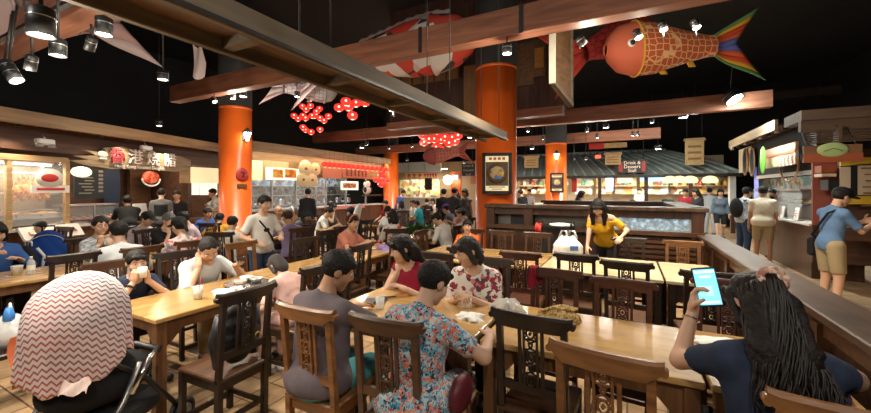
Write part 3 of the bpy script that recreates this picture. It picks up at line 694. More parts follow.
ch('dark chair under the woman in the white floral blouse', -1.16, 3.42, 180, 'dark')
ch('dark chair under the woman in the crimson top', -1.78, 3.44, 178, 'dark')
ch('reddish chair in the middle row, second from the left', -1.0, 3.86, 2, 'red')
ch('dark chair at the left end of the middle row, behind the floral blouse', -1.64, 3.88, 0, 'dark')
ch('dark chair drawn up to the pale table, in front of the carrier bag', -.47, 4.02, -4, 'dark')
ch('dark chair drawn up to the pale table, in front of the woman in yellow', -.01, 3.80, -6, 'dark')
ch('light amber chair in front of the tank, nearest the side rail', .63, 5.68, 180, 'amber')
ch('dark chair in front of the tank that the woman in yellow leans on', .02, 5.74, 180, 'dark')
ch('brown chair against the partition, right of the boy in orange by two seats', -1.22, 5.78, 180, 'mid')
ch('brown chair against the partition, next to the boy in orange', -1.78, 5.78, 180, 'mid')
ch('brown chair under the boy in orange', -2.30, 5.80, 178, 'mid')
ch('dark carved chair with a black jacket over it, at the left table', -2.24, 1.62, 92, 'dark')
ch('dark chair under the child in pale pink', -2.40, 2.42, 92, 'dark')
ch('dark chair behind the head of the man in the grey-purple tee', -2.72, 3.00, 91, 'dark')
ch('dark carved chair right of the woman in the salmon top, nearest to her table corner', -2.84, 3.56, 90, 'dark')
ch('amber chair on which the standing man in white rests his hand', -4.31, 3.0, -90, 'amber')
ch('dark chair at the left side of the table behind the phone-reading man', -3.92, 3.66, -90, 'dark')
ch('chair under the boy drinking from a cup', -4.24, 1.66, -90, 'mid')
ch('chair under the man reading his phone', -4.26, 2.22, -90, 'dark')
ch('dark chair in front of the far left table, above the stroller hood', -5.06, 1.68, 94, 'dark')
ch('brown chair under the dark-haired man in profile at left', -4.98, 2.25, 93, 'mid')
ch('chair under the woman drinking orange juice', -6.62, 2.3, -90, 'dark')
ch('brown chair behind the woman in crimson, turned to the salmon-top table', -2.90, 4.46, 90, 'mid')
ch('brown chair at the left end of the orange boy\'s table', -2.98, 5.22, -90, 'mid')
ch('dark chair under the woman in the salmon top', -4.32, 4.55, -90, 'dark')
ch('dark chair behind the salmon-top woman, with an orange bag', -4.55, 5.15, 90, 'dark')
ch('dark chair right of the man in the purple shirt', -5.38, 5.1, 90, 'dark')
# ---------------------------------------------------------------- people
W_ = cloth('white_cotton', (.66, .64, .60)); OFFW = cloth('cream_cotton', (.58, .50, .38)); NAVY = cloth('navy_cotton', (.022, .030, .055)); BLKC = cloth('black_cotton', (.016, .016, .018)); GRYC = cloth('grey_cotton', (.12, .12, .125))
JEAN = cloth('denim', (.035, .055, .11)); KHAKI = cloth('khaki', (.33, .25, .14)); PALEB = cloth('pale_blue_shirt', (.50, .53, .56)); TEAL = cloth('teal_cotton', (.03, .30, .36)); DKTR = cloth('dark_trousers', (.03, .028, .03))
PURG = cloth('grey_purple_cotton', (.125, .100, .110)); PURP = cloth('purple_cotton', (.20, .16, .28)); YEL = cloth('yellow_top', (.66, .36, .02)); ORT = pattern('orange_print_tee', [(.80, .13, .012)]*7+[(.85, .55, .12), (.10, .06, .05)], 15, kind='voronoi'); CRIM = cloth('crimson_top', (.25, .015, .035))
SALM = cloth('salmon_top', (.46, .17, .12)); PINK = cloth('pale_pink_cotton', (.72, .45, .40)); BLUT = cloth('slate_blue_tee', (.11, .19, .33)); MUST = cloth('mustard_cotton', (.55, .28, .03)); DRED = cloth('dark_red_cotton', (.28, .02, .03)); LILA = cloth('lilac_cotton', (.48, .38, .42)); BLUC = cloth('blue_cotton', (.04, .10, .30))
FLOR = pattern('blue_orange_floral', [(.05, .20, .29), (.27, .47, .54), (.66, .13, .07), (.02, .045, .085), (.33, .52, .58), (.72, .21, .12), (.13, .31, .42), (.50, .58, .60)], 62)
WFLO = pattern('white_floral', [(.68, .62, .56)]*5+[(.30, .03, .05), (.10, .05, .06), (.50, .20, .20)], 28)
PFLO = pattern('pink_floral', [(.68, .55, .52)]*3+[(.62, .12, .14), (.30, .25, .28), (.66, .40, .40)], 22)
REDDOT = pattern('white_red_dots', [(.68, .62, .54)]*7+[(.6, .04, .03)], 14)
STRI = wood('blue_white_stripes', (.06, .09, .16), (.62, .62, .62), .8, 'X', 1.8, bump=0)
SK2 = (.56, .34, .23); SK3 = (.40, .21, .12)
Pp = {}
def ppl(key, label, x, y, face, *a, **k): Pp[key] = person(label, x, y, face, *a, **k); return Pp[key]
def seatpx(px, d): return at(px, d)
# foreground
def frontfn(Q, d, q, hc, hr, nb, T):
    for s in (-1, 1): d = smin(d, smin(cone(Q, hc+hr @ V3(s*.07, .02, .03), hc+hr @ V3(s*.085, .055, -.12), .034, .038), cone(Q, hc+hr @ V3(s*.085, .055, -.12), nb+T @ V3(s*.08, .15, -.16), .038, .02), .03), .02)
    return d
def wavyfn(Q, d, q, hc, hr, nb, T):
    for s, o, dn in ((-1, .06, .20), (1, .10, .24), (0, 0, .27)):
        a = hc+hr @ V3(s*.06,-.07,-.02); m1 = nb+T @ V3(s*.045,-.085,-.05); e1 = nb+T @ V3(s*.07+.02,-.105,-dn)
        d = smin(d, smin(cone(Q, a, m1, .038, .036), cone(Q, m1, e1, .036, .016), .03), .03)
    return d + .0065*np.sin(Q[..., 2]*55+Q[..., 0]*60+2*np.sin(Q[..., 0]*30))*np.cos(Q[..., 0]*95+2.5*np.sin(Q[..., 2]*38))*.7
ppl('phone', 'woman in a navy tee with long wavy hair and flower scrunchie, holding up a phone', .535, 1.86, 6, sc=1.03, lean=12, head=(20, 26, 6), lh=(-.19, .42, 1.0), lk='hold', lpalm=(.85, -.45, .2), ldir=(.10, .15, 1), lpole=(-.6, .1, -1), rh=(.14, .40, .93), rk='hold', rpole=(1, .15, -.5), rpalm=(-.6, -.3, .3), rdir=(-.5, .3, .6),
    hair='wavy', hairfn=wavyfn, hcol=(.010, .006, .005), shirt=NAVY, sleeve=.62, lmat=DKTR, near=2, fem=1, fat=1.15, skin=SK2)
ppl('man', 'man in a grey-purple tee seen from behind at the family table', -1.66, 1.66, -4, lean=5, head=(-38, 24, 0), rh=(.20, .50, .80), lh=(-.16, .48, .80), shirt=PURG, sleeve=.85, legs='shorts', lmat=cloth('cyan_shorts', (.10, .40, .45)), near=2, fat=1.24, skin=SK3, sc=.99)
ppl('floral', 'woman in a bright blue and orange floral dress, back to the camera', -1.03, 1.70, -2, sc=.97, lean=9, tilt=2, head=(-25, 26, -4), rh=(.30, .42, .80), lh=(-.10, .46, .80), hair='short', shirt=FLOR, sleeve=.72, dress=True, near=2, fem=.6, fat=1.12, skin=SK2, rpole=(1, -.4, -.7))
ppl('crimson', 'woman in a crimson top with long black hair, chin on her hand', -1.78, 3.10, 182, lean=24, head=(-42, 10, 0), rh=('h', .05, .085, -.205), rk='fist', rpole=(.6, .3, -1), rpalm=(0, -1, .2), rdir=(-.2, -.2, .9), lh=(-.10, .42, .80), hair='long', shirt=CRIM, sleeve=0, lmat=DKTR, near=2, fem=1, skin=SK2)
ppl('blouse', 'woman in a white blouse with red flowers, forearms on the family table', -1.16, 3.10, 186, lean=20, head=(-46, 10, 6), rh=(.06, .46, .80), lh=(-.04, .44, .81), rk='hold', lk='hold', hair='bob', hcol=(.03, .025, .022), shirt=WFLO, sleeve=.85, lmat=DKTR, near=2, fem=.8, fat=1.18, skin=SK2)
x, y = -2.28, 5.56
ppl('orange', 'boy in a bright orange tee with yellow print by the round column', x, y, 178, sc=.86, lean=6, head=(24, 4, 0), shirt=ORT, lmat=JEAN, near=1, skin=SK2, neck=-.01)
ppl('cup', 'boy in a navy tee drinking from a cup held in both hands', -3.98, 1.64, -88, sc=.86, lean=26, head=(-12, -2, 0), rh=('h', .055, .15, -.145), lh=('h', -.055, .15, -.145), rk='grip', lk='grip', rpole=(.7, .6, -1), lpole=(-.7, .6, -1), rpalm=(-.9, -.3, 0), lpalm=(.9, -.3, 0), rdir=(0, .1, .9), ldir=(0, .1, .9), shirt=NAVY, sleeve=.8, lmat=DKTR, near=2, skin=SK2)
ppl('reader', 'man in a pale shirt, head on hand, reading a phone', -3.98, 2.22, -86, lean=28, head=(-20, 30, 8), rh=('h', .105, .10, -.13), rk='flat', rpole=(.7, .6, -1), rpalm=(-.9, -.2, 0), rdir=(-.15, -.2, 1), lh=(-.10, .52, .90), lk='hold', lpalm=(0, -.5, .8), ldir=(.2, .9, .2), hair='thin', hcol=(.02, .018, .017), shirt=PALEB, sleeve=.95, lmat=KHAKI, near=2, fat=1.1, skin=SK2)
ppl('pink', 'small child in pale pink at the end of the left table, head lowered', -2.68, 2.40, 88, sc=.78, seat=.45, lean=24, head=(0, 34, 0), hair='bob', hcol=(.05, .04, .04), shirt=PINK, sleeve=.9, lmat=PINK, near=1, skin=SK2)
x, y = at(261, 5.2)
ppl('standing', 'young man in a white tee standing with a dark bag strap', x, y, -96, 'stand', sc=.93, lean=4, head=(6, 6, 0), rh=(.20, .22, 1.02), rk='relax', lh=(-.14, .30, 1.08), shirt=W_, sleeve=.8, lmat=JEAN, near=1, skin=SK2, fat=1.05)
ppl('yellow', 'woman in an off-shoulder yellow top bending over the pale table', -.27, 6.10, 160, 'stand', sc=.97, lean=30, head=(14, 34, 0), rh=(.06, .55, .84), lh=(-.34, .34, 1.03), hair='long', hairfn=frontfn, shirt=YEL, sleeve=.75, offsh=True, lmat=DKTR, near=1, fem=1, skin=SK2)
ppl('salmon', 'woman in a salmon top and hairband, seated at the table with a purple packet', -4.05, 4.55, -84, lean=18, head=(-20, 8, 0), rh=(.12, .5, .84), lh=(-.1, .5, .84), hair='bun', shirt=SALM, sleeve=.7, lmat=DKTR, near=1, fem=1, fat=1.1, skin=(.46, .25, .14))
ppl('juice', 'woman in glasses and striped top drinking orange juice', -6.36, 2.3, -70, lean=8, head=(-22, 0, 0), rh=('h', .055, .17, -.22), lh=('h', -.055, .17, -.22), rk='grip', lk='grip', rpalm=(-.9, -.2, 0), lpalm=(.9, -.2, 0), rdir=(0, .1, .9), ldir=(0, .1, .9), hair='bun', shirt=STRI, sleeve=1.8, lmat=DKTR, near=1, fem=1, fat=1.1, skin=SK2)
ppl('profile', 'dark-haired man in pale blue, in profile looking left', -5.14, 2.12, 78, lean=14, head=(8, 6, 0), shirt=PALEB, sleeve=.9, lmat=DKTR, near=1, hair='spiky', skin=SK2)
x, y = -6.68, 1.46
chair('dark chair under the person in blue at the left edge', x, y, -84, 'dark', g)
ppl('leftphone', 'dark-haired person in blue at the left edge of the picture, holding a phone', x, y, -84, lean=10, head=(-10, 18, 0), rh=(.15, .42, .92), rk='hold', lh=(-.1, .4, .84), hair='bob', shirt=BLUC, sleeve=1.8, lmat=DKTR, near=1, skin=SK2)
def bg(key, label, px, d, face, pose='sit', **k):
    x, y = at(px, d)
    if pose == 'sit': chair(('dark chair under the '+' '.join(label.split(',')[0].split()[:12])), x, y, face, 'mid' if len(label) % 3 == 0 else 'dark', g)
    k.setdefault('near', 0 if d > 8.6 else 1); k.setdefault('lmat', DKTR); return ppl(key, label, x, y, face, pose, **k)
bg('kid', 'child with dark hair just behind the blue rucksack', 47, 6.3, -170, sc=.8, shirt=BLUC, skin=SK2)
bg('stoop', 'person in a black tee stooping towards the roast meat counter', 128, 8.0, 70, 'stand', lean=42, rh=(.1, .55, .8), lh=(-.3, .45, .75), shirt=BLKC, sleeve=.8, head=(0, -10, 0))
bg('capdark', 'person in a lilac shirt and dark cap looking down, left of the grey-haired diner', 136, 6.5, -70, lean=16, shirt=LILA, cap=BLKC, sleeve=.9, head=(0, 16, 0), skin=SK2)
bg('grey', 'grey-haired man in a black tee with a hand at his mouth', 158, 6.2, -70, lean=16, shirt=BLKC, hcol=(.10, .10, .10), head=(-8, 12, 0), rh=('h', .04, .11, -.19), rk='fist', rpole=(.6, .4, -1), rpalm=(0, -1, 0), rdir=(0, -.2, 1), skin=SK2)
bg('floralcap', 'woman in a pink floral top and black cap seen from behind', 186, 4.95, 82, lean=12, shirt=PFLO, cap=BLKC, hair='pony', fem=1, head=(10, 14, 0), skin=SK2)
bg('palepink', 'person in a pale pink shirt behind the black cap', 200, 6.8, 150, lean=20, shirt=LILA, skin=SK2, head=(0, 14, 0))
bg('whiteback', 'dark-haired person in a white tee seen from behind, low between chairs', 228, 6.0, 30, lean=10, shirt=W_, sc=.92, head=(0, 10, 0))
bg('mustard', 'person in mustard yellow bending forward near the foot of the left column', 214, 7.6, 40, lean=34, shirt=MUST, sc=.95, head=(0, 10, 0))
bg('red_face', 'person with brown skin beside the mustard top', 203, 8.6, -90, lean=14, shirt=BLUC, skin=SK3, sc=.95)
bg('server', 'stall worker in a black apron over grey tee, at the roast meat stall', 161, 8.9, 60, 'stand', shirt=GRYC, apron=BLKC, head=(0, 12, 0), skin=SK2)
bg('serverb', 'stall worker in black holding a tray behind the roast meat counter', 177, 9.4, -120, 'stand', shirt=BLKC, hair='bun', sc=.97, head=(0, 10, 0))
bg('father', 'man in a patterned grey shirt carrying a baby', 217, 10.4, 160, 'stand', shirt=pattern('grey_print', [(.4, .4, .42), (.55, .54, .52), (.2, .22, .25)], 18), rh=(.05, .22, 1.2), lh=(-.12, .24, 1.05))
x, y = at(208.5, 10.3)
ppl('baby', 'baby in white held against the shoulder of the man in patterned grey', x, y, 0, 'sit', sc=.42, seat=.0, z=1.05, shirt=W_, lmat=W_, near=0, hair='short', skin=SK2)
bg('purple', 'man in a purple tee seated sideways holding a phone', 292, 6.6, 82, lean=8, shirt=PURP, sleeve=.9, lmat=DKTR, rh=(.05, .42, 1.02), lh=(-.1, .42, .98), rk='hold', lk='hold', head=(0, 12, 0), hcol=(.05, .025, .012), fat=1.1, skin=SK3)
bg('bald', 'bald man in a cream shirt facing the purple tee', 277, 8.4, -110, shirt=OFFW, hair=None, sleeve=.9, skin=SK3)
bg('waiter', 'waiter in black standing with his back turned before the far left stalls', 307, 10.6, 30, 'stand', shirt=BLKC, sleeve=1.8)
bg('whitetee', 'young man in a white tee looking down at a small table', 318, 8.9, -60, lean=18, shirt=W_, sleeve=.85, lmat=JEAN, near=1, head=(0, 26, 0), rh=(.1, .45, .8))
bg('raised', 'woman in a dark sleeveless top raising a hand to her face', 329, 10., -90, lean=8, shirt=GRYC, sleeve=.2, fem=1, hair='bob', rh=('h', .05, .12, -.15), rpole=(.7, .5, -1), rdir=(0, -.2, 1))
bg('hood', 'grey-haired person with white headphones near the waiter', 301, 8.0, 150, shirt=GRYC, hcol=(.16, .15, .15), lean=12)
bg('towel', 'person in dark blue behind the long white umbrella', 358, 8.2, 90, shirt=NAVY, lean=14, sleeve=1.8, head=(0, 14, 0))
bg('mask', 'woman in white with a white mask looking down', 391, 9.2, -170, shirt=W_, lean=14, hair='bob', head=(10, 22, 0), fem=1)
bg('reddots', 'person in a white shirt with red dots, dark hair seen from behind', 395, 6.5, 40, lean=14, shirt=REDDOT, sleeve=.9, hair='bob', near=1, head=(20, 10, 0), fem=.6)
bg('whiteboy', 'boy in a white tee looking down beside the planter', 449, 7.0, 82, lean=20, shirt=W_, sleeve=.9, near=1, head=(8, 26, 0), sc=.97, rh=(.1, .42, .85))
bg('oldman', 'older man in a pale shirt and grey cap reaching across a table', 474, 8.2, 95, lean=26, shirt=W_, cap=GRYC, rh=(.1, .62, .92), lh=(-.15, .6, .9), head=(0, 6, 0))
bg('purplecap', 'person in a purple cap behind the boy in the white tee', 454, 10., 90, shirt=GRYC, cap=cloth('purple_cap', (.12, .07, .26)), lean=18, head=(0, 18, 0))
bg('pinkback', 'person in a faded pink shirt behind the pale-shirted older man', 464, 9.0, 70, shirt=PINK, lean=14)
bg('tealdiner', 'diner in a teal tee seated at the far table', 421, 12.5, 100, shirt=TEAL, lean=10)
bg('farwhite', 'far diner in white, left of the teal tee', 415, 13.8, 150, shirt=W_)
bg('farred', 'far dark-haired diner in maroon, below the far orange column', 388, 12.9, 160, shirt=DRED)
bg('fargreyc', 'far diner in grey green by the far orange column', 402, 12.0, 40, shirt=GRYC, hair='bob')
bg('bluelean', 'person in a blue tee leaning by the far orange column', 398, 15.2, -80, 'stand', shirt=BLUC, lean=16, head=(0, 20, 0))
bg('blackstand', 'man in a black tee standing with his back to the camera, left of a pair', 443, 11.6, 10, 'stand', shirt=BLKC, sleeve=.9, fat=1.1)
bg('greystand', 'man in dark grey and grey cap standing, right of a pair', 452.5, 10.9, -10, 'stand', shirt=cloth('charcoal_cotton', (.05, .05, .06)), cap=GRYC, fat=1.1, sc=1.02)
bg('walkbrown', 'woman with bare shoulders standing left of the round column', 467, 11.2, 170, 'stand', shirt=GRYC, sleeve=.1, fem=1, hair='bob', skin=SK3)
bg('walkpale', 'woman in cream standing behind the bare-shouldered woman', 459, 13., 150, 'stand', shirt=OFFW, fem=1, hair='long', sc=.93)
bg('fara', 'far diner in black, in the middle of the crowd before the white canopy', 427, 15.5, 30, shirt=BLKC)
bg('farb', 'far diner in pale grey before the white canopy', 434, 16., 180, shirt=W_, hair='bob')
bg('blackwhite', 'woman with black hair and a white bag strap beyond the partition', 578, 11.3, -80, 'stand', shirt=BLKC, hair='long', fem=1, sc=.97)
bg('cookblue', 'cook in pale blue behind the tiled-roof stall counter, right of the framed poster', 531, 15.6, 150, 'stand', shirt=PALEB)
bg('cookdark', 'man in black before the tiled-roof stall, left of the small framed poster', 525, 13.6, 60, 'stand', shirt=BLKC, lean=18)
bg('peek', 'dark-haired head showing just above the partition, by the small framed poster', 551, 11.0, 150, shirt=BLKC, sc=1.05)
bg('dinergrey', 'seated man in grey beyond the tank, left of the white-shirted cook', 633, 12.4, 170, shirt=GRYC, sc=1.06)
bg('cookwhite', 'cook in white standing inside the tiled-roof stall', 640, 17.0, 170, 'stand', shirt=W_, sc=1.02)
bg('capgrey', 'man in a cap and dark shirt beyond the tank, third head from the walkway', 665, 12.6, 175, shirt=GRYC, cap=BLKC, sc=1.06)
bg('profilew', 'woman in pale grey in profile facing left beyond the tank', 674, 12.0, 70, shirt=W_, hair='pony', fem=1, sc=1.06)
bg('maroon', 'man in a dark red shirt standing beside the walkway', 686, 13.0, 160, 'stand', shirt=DRED, fat=1.15)
bg('blackdress', 'woman in black with bare legs at the corner of the partition', 699, 11.8, 120, 'stand', shirt=BLKC, dress=True, hair='long', fem=1)
bg('paleblue', 'person in pale blue walking away down the walkway', 710, 13.4, 0, 'stand', shirt=PALEB, lmat=PALEB, sc=1.02)
bg('jacket', 'woman in a grey jacket and black shorts walking towards the camera', 720, 12.4, 176, 'stand', shirt=cloth('blue_grey_jacket', (.10, .13, .16)), sleeve=1.9, legs='shorts', lmat=BLKC, fem=1, hair='bob', feet=((.09, .22, .085), (-.09, -.18, .10)))
bg('striped', 'man in a striped tee and jeans with a black backpack', 743, 9.1, -62, 'stand', shirt=STRI, lmat=JEAN, near=1, cap=None, skin=SK3, sc=1.02)
bg('polo', 'man in a beige polo and khaki shorts, back turned, at the right-hand counter', 763, 8.2, -12, 'stand', shirt=OFFW, legs='shorts', lmat=KHAKI, near=1, fat=1.15, skin=SK3, head=(-10, 4, 0), sc=1.03)
bg('beard', 'bearded man in pale blue facing left beside the beige polo', 778, 8.9, 120, 'stand', shirt=PALEB, near=1, skin=SK3)
bg('staff', 'stall worker seen low behind the counter display at right', 803, 10.4, 140, 'stand', shirt=BLKC, sc=.95, near=0)
bg('phoneman', 'young man in a slate-blue tee, cap and khaki shorts looking at his phone', 830, 5.05, -74, 'stand', shirt=BLUT, sleeve=.85, legs='shorts', lmat=KHAKI, near=2, fat=.88, cap=BLKC, head=(4, 20, 0), rh=(.10, .40, 1.20), lh=(-.06, .42, 1.22), rk='hold', lk='hold', rpalm=(-.7, 0, .5), lpalm=(.7, 0, .5), skin=(.58, .34, .22), rpole=(.5, -.2, -1), lpole=(-.5, -.2, -1))
# ---------------------------------------------------------------- food stalls
class Fac:
    """a stall front: a vertical plane through O running along u; local x along the front, y into the stall"""
    def __init__(s, O, ang, root=None): s.O = Vector((O[0], O[1])); s.rz = ang; s.u = Vector((math.cos(ang), math.sin(ang))); s.n = Vector((-math.sin(ang), math.cos(ang))); s.root = root
    def sx(s, px, y=0.):
        k = (px-435.5)/FPX; P = s.O+s.n*y
        f = lambda v: (v.x*CY+v.y*SY)-k*(-v.x*SY+v.y*CY)
        t = -f(P)/f(s.u); Q = P+s.u*t; return t, -Q.x*SY+Q.y*CY
    def p(s, px, py, y=0.): t, d = s.sx(px, y); return t, zz(py, d)
    def rect(s, px0, py0, px1, py1, y=0., t=.04):
        a, z1 = s.p(px0, py0, y); b, _ = s.p(px1, py0, y); z0 = s.p(px0, py1, y)[1]
        return ((a+b)/2, y, (z0+z1)/2), (abs(b-a), t, abs(z1-z0))
    def panel(s, name, m, px0, py0, px1, py1, y=0., t=.04, root=None, label=None, bev=0.):
        c, d = s.rect(px0, py0, px1, py1, y, t); return MB().box(c, d, bev=bev).build(name, m, root or s.root, label)
    def world(s, x, y, z=0): q = s.O+s.u*x+s.n*y; return (q.x, q.y, z)
    def own(s, name, label, cat, x, y, z, group=None): return thing(name, label, cat, s.world(x, y, z), s.rz, group)
def words(txt, size, loc, rx, rz, m, parent, ext=.004, name='lettering', al='CENTER', sx=1.):
    cu = bpy.data.curves.new(name, 'FONT'); cu.body = txt; cu.size = size; cu.extrude = ext; cu.align_x = al; cu.align_y = 'CENTER'; cu.resolution_u = 3
    o = bpy.data.objects.new(name, cu); C.objects.link(o); o.location = loc; o.rotation_euler = (R(90), 0, rz); o.scale = (sx, 1, 1); cu.materials.append(m); me = bpy.data.meshes.new_from_object(o.evaluated_get(bpy.context.evaluated_depsgraph_get())); q = link(name, me, parent); q.location = loc; q.rotation_euler = (R(90), 0, rz); q.scale = (sx, 1, 1); bpy.data.objects.remove(o); return q
SOFF = wood('stall_soffit', (.045, .018, .010), (.11, .045, .022), .6, 'X', .4); TANB = wood('tan_beam', (.22, .12, .05), (.40, .24, .11), .55, 'X', .4); DRIFT = wood('driftwood', (.17, .115, .065), (.44, .33, .20), .65, 'X', .7)
REDP = mat('red_paint', (.55, .03, .02), .45); GOLD = mat('gold_paint', (.75, .48, .10), .45); WHP = mat('white_paint', (.85, .83, .78), .5); CHALK = mat('chalkboard', (.035, .045, .05), .7, noise=.4, nscale=6)
COUNT = wood('counter_front', (.06, .024, .012), (.14, .06, .03), .45, 'Z', .7); PALETOP = mat('pale_counter', (.62, .57, .50), .25); INOX = mat('brushed_steel', (.55, .55, .56), .3, .9)
LITY = mat('backlit_cream', (.9, .8, .55), .5, emit=(1., .80, .42), es=.6); LITW = mat('backlit_white', (.9, .88, .8), .5, emit=(1., .93, .78), es=.7); LITB = mat('backlit_blue', (.3, .5, .7), .5, emit=(.45, .72, 1.), es=1.3)
def food(name, cols, scale=30): return pattern(name, cols, scale, .35)
ROAST = food('roast_glaze', [(.50, .13, .03), (.62, .24, .05), (.36, .07, .02), (.66, .33, .10)], 26); MEAT = food('mixed_meats', [(.5, .07, .03), (.62, .22, .08), (.7, .45, .25), (.42, .05, .03), (.25, .08, .04)], 22); DISH = food('tray_dishes', [(.62, .24, .06), (.72, .5, .25), (.45, .12, .05), (.7, .62, .45)], 18)
KITCH = pattern('kitchen_clutter', [(.13, .20, .24), (.24, .34, .38), (.45, .48, .47), (.10, .13, .15), (.30, .22, .15), (.5, .55, .58)], 7, .5)
def added_tube(f, label, x0, x1, y, z, e, col=(1., .86, .66), m=None, w=.12):  # area lights dressed as tubes, added to light the stalls
    o = f.own('added_tube_lamp', label, 'lamp', (x0+x1)/2, y, z, 'added tube lamps of the stalls'); L = abs(x1-x0)
    MB().box((0, 0, .03), (L, .06, .03)).build('housing', WHITE, o); MB().tube([(-L/2+.02, 0, 0), (L/2-.02, 0, 0)], .016, 8).build('tube', m or TUBEW, o)
    l = bpy.data.lights.new('added_tube_light', 'AREA'); l.shape = 'RECTANGLE'; l.size = L; l.size_y = w; l.energy = e; l.color = col
    q = bpy.data.objects.new('added_tube_light', l); C.objects.link(q); q.location = (0, 0, -.03); q.parent = o; return o
# ---- roast meat stall, far left, its front slanting away
ra = math.atan2(4.64, -1.6); A = Fac((-9.4, 2.17), ra); t = A.root = A.own('roast_meat_stall', 'brown wooden roast meat stall at far left with glass case and driftwood sign', 'food stall', 0, 0, 0)
def abox(name, m, x0, x1, y0, y1, z0, z1, root=None, f=None, label=None, bev=0.): return MB().box(((x0+x1)/2, (y0+y1)/2, (z0+z1)/2), (abs(x1-x0), abs(y1-y0), abs(z1-z0)), bev=bev).build(name, m, root or f.root, label)
e0, e1 = -3.6, A.sx(216)[0]
abox('canopy_beam', TANB, e0, e1+.3, -.62, -.48, 2.74, 2.96, f=A); abox('canopy_soffit', SOFF, e0, e1+.3, -.5, 2.6, 2.80, 2.86, f=A); abox('back_wall', SOFF, e0, e1+.3, 2.5, 2.6, 0, 2.8, f=A)
abox('end_wall', SOFF, e1+.2, e1+.3, 0, 2.5, 0, 2.8, f=A); abox('header_board', SOFF, e0, e1+.3, -.06, 0, 2.36, 2.8, f=A)
c1 = A.sx(116)[0]; abox('counter', COUNT, e0, c1, .0, .55, 0, .92, f=A); abox('counter_top', PALETOP, e0, c1+.05, -.12, .6, .92, .97, f=A)
for k in range(8): abox('counter_batten', SOFF, e0+.2+k*.75, e0+.26+k*.75, -.03, .0, .05, .9, f=A)
abox('end_post', MIDW, A.sx(186)[0], A.sx(190)[0], -.05, .1, 0, 2.4, f=A)
# roast case with a pale timber frame
x0, x1 = -1.7, A.sx(63.5)[0]; gcase = A.own('glass_display_case', 'tall pale-framed glass case of hanging roast ducks at the far left stall', 'display case', 0, 0, .97)
for x in (x0, A.sx(5)[0], x1): abox('case_post', PALEW, x-.035, x+.035, -.10, -.03, 0, 1.27, gcase)
abox('case_head', PALEW, x0, x1, -.11, -.02, 1.20, 1.30, gcase); abox('case_glass', GLASS, x0, x1, -.07, -.062, .05, 1.2, gcase); abox('case_back', mat('case_lining', (.17, .115, .07), .4), x0, x1, .42, .45, 0, 1.2, gcase)
for z in (.30, .62, .98): MB().tube([(x0, .1, z), (x1, .1, z)], .018, 8).build('steel_rail', INOX, gcase)
abox('tray_shelf', INOX, x0, x1, -.02, .4, .16, .19, gcase)
added_tube(A, 'bright added tube lamp inside the far left roast duck case', x0+.2, x1-.1, .12, 2.12, 42)
duck = MB(); duck.ell((0, 0, -.20), (.085, .075, .14), 12, 8); duck.ell((0, .01, -.08), (.05, .05, .09), 10, 6); duck.tube([(0, 0, -.02), (0, 0, .06)], .018, 8); [duck.tube([(s*.05, 0, -.28), (s*.06, .02, -.38)], [.032, .016], 8) for s in (-1, 1)]; [duck.tube([(s*.08, 0, -.14), (s*.11, 0, -.22)], [.022, .012], 6) for s in (-1, 1)]
duckm = duck.mesh('roast_duck', ROAST); hk = MB().tube([(0, 0, .05), (.01, 0, .10), (0, 0, .135)], .005, 6).mesh('hook', INOX)
for k, px in enumerate((19, 24, 29, 34, 39, 44)):
    x, d = A.sx(px, .1); o = link('roast_duck', duckm); o.location = A.world(x, .1, 1.83+.015*(k % 2)); o.rotation_euler = (0, 0, A.rz+k); tag(o, '%s from the left of the roast ducks hanging in the glass case' % ('first', 'second', 'third', 'fourth', 'fifth', 'sixth')[k] , 'roast duck', 'roast ducks in the case'); h_ = link('hook', hk, o)
for k in range(7):
    x = x0+.25+k*(x1-x0-.4)/6; q = A.own('food_tray', '%s tray from the left of orange-glazed food in the glass case' % ('first', 'second', 'third', 'fourth', 'fifth', 'sixth', 'seventh')[k], 'tray', x, .17, 1.162, 'food trays in the glass case')
    abox('tray', INOX, -.17, .17, -.14, .14, 0, .05, q); MB().grid(lambda u, v: (-.15+.3*u, -.12+.24*v, .05+.05*math.sin(PI*u)*math.sin(PI*v)+.008*math.sin(u*23)*math.cos(v*19)), 8, 8).build('food', DISH, q)
# slanted white price board under the case and photo signs
sb = A.own('slanted_display_board', 'white slanted display board with small red food photos below the roast case', 'display board', 0, 0, .95)
xa, xb = A.sx(11)[0], A.sx(72)[0]; MB().add([(xa, -.14, .05), (xb, -.14, .05), (xb, -.30, -.17), (xa, -.30, -.17), (xa, -.10, .03), (xb, -.10, .03), (xb, -.26, -.19), (xa, -.26, -.19)], [(0, 1, 2, 3), (7, 6, 5, 4), (0, 4, 5, 1), (3, 2, 6, 7), (0, 3, 7, 4), (1, 5, 6, 2)]).build('board', mat('white_laminate', (.74, .72, .68), .25), sb)
for k in range(6):
    x = xa+.2+k*(xb-xa-.4)/5; MB().box((x, -.222, -.055), (.20, .012, .10), M=Matrix.Rotation(-.95, 3, 'X') @ Matrix.Rotation(0, 3, 'Z')).build('food_photo', MEAT, sb)
rp = A.own('round_photo_sign', 'white oval sign with a red dish picture on the roast case glass', 'sign', *A.p(48.5, 178, -.1)[:1], -.12, A.p(48.5, 178, -.1)[1]); MB().lathe([(.001, 0), (.22, 0), (.22, .012), (.001, .012)], n=24, M=Matrix.Rotation(PI/2, 3, 'X') @ Matrix.Diagonal((1, .8, 1))).build('disc', WHP, rp); MB().ell((0, -.015, 0), (.14, .012, .075)).build('dish_picture', REDP, rp)
rs = A.own('price_card', 'white card with red lettering below the oval dish sign on the roast case', 'sign', *A.p(50, 189, -.1)[:1], -.12, A.p(50, 189, -.1)[1]); abox('card', WHP, -.30, .30, -.008, .008, -.07, .07, rs); abox('red_line', REDP, -.22, .22, -.012, -.008, -.025, .02, rs)
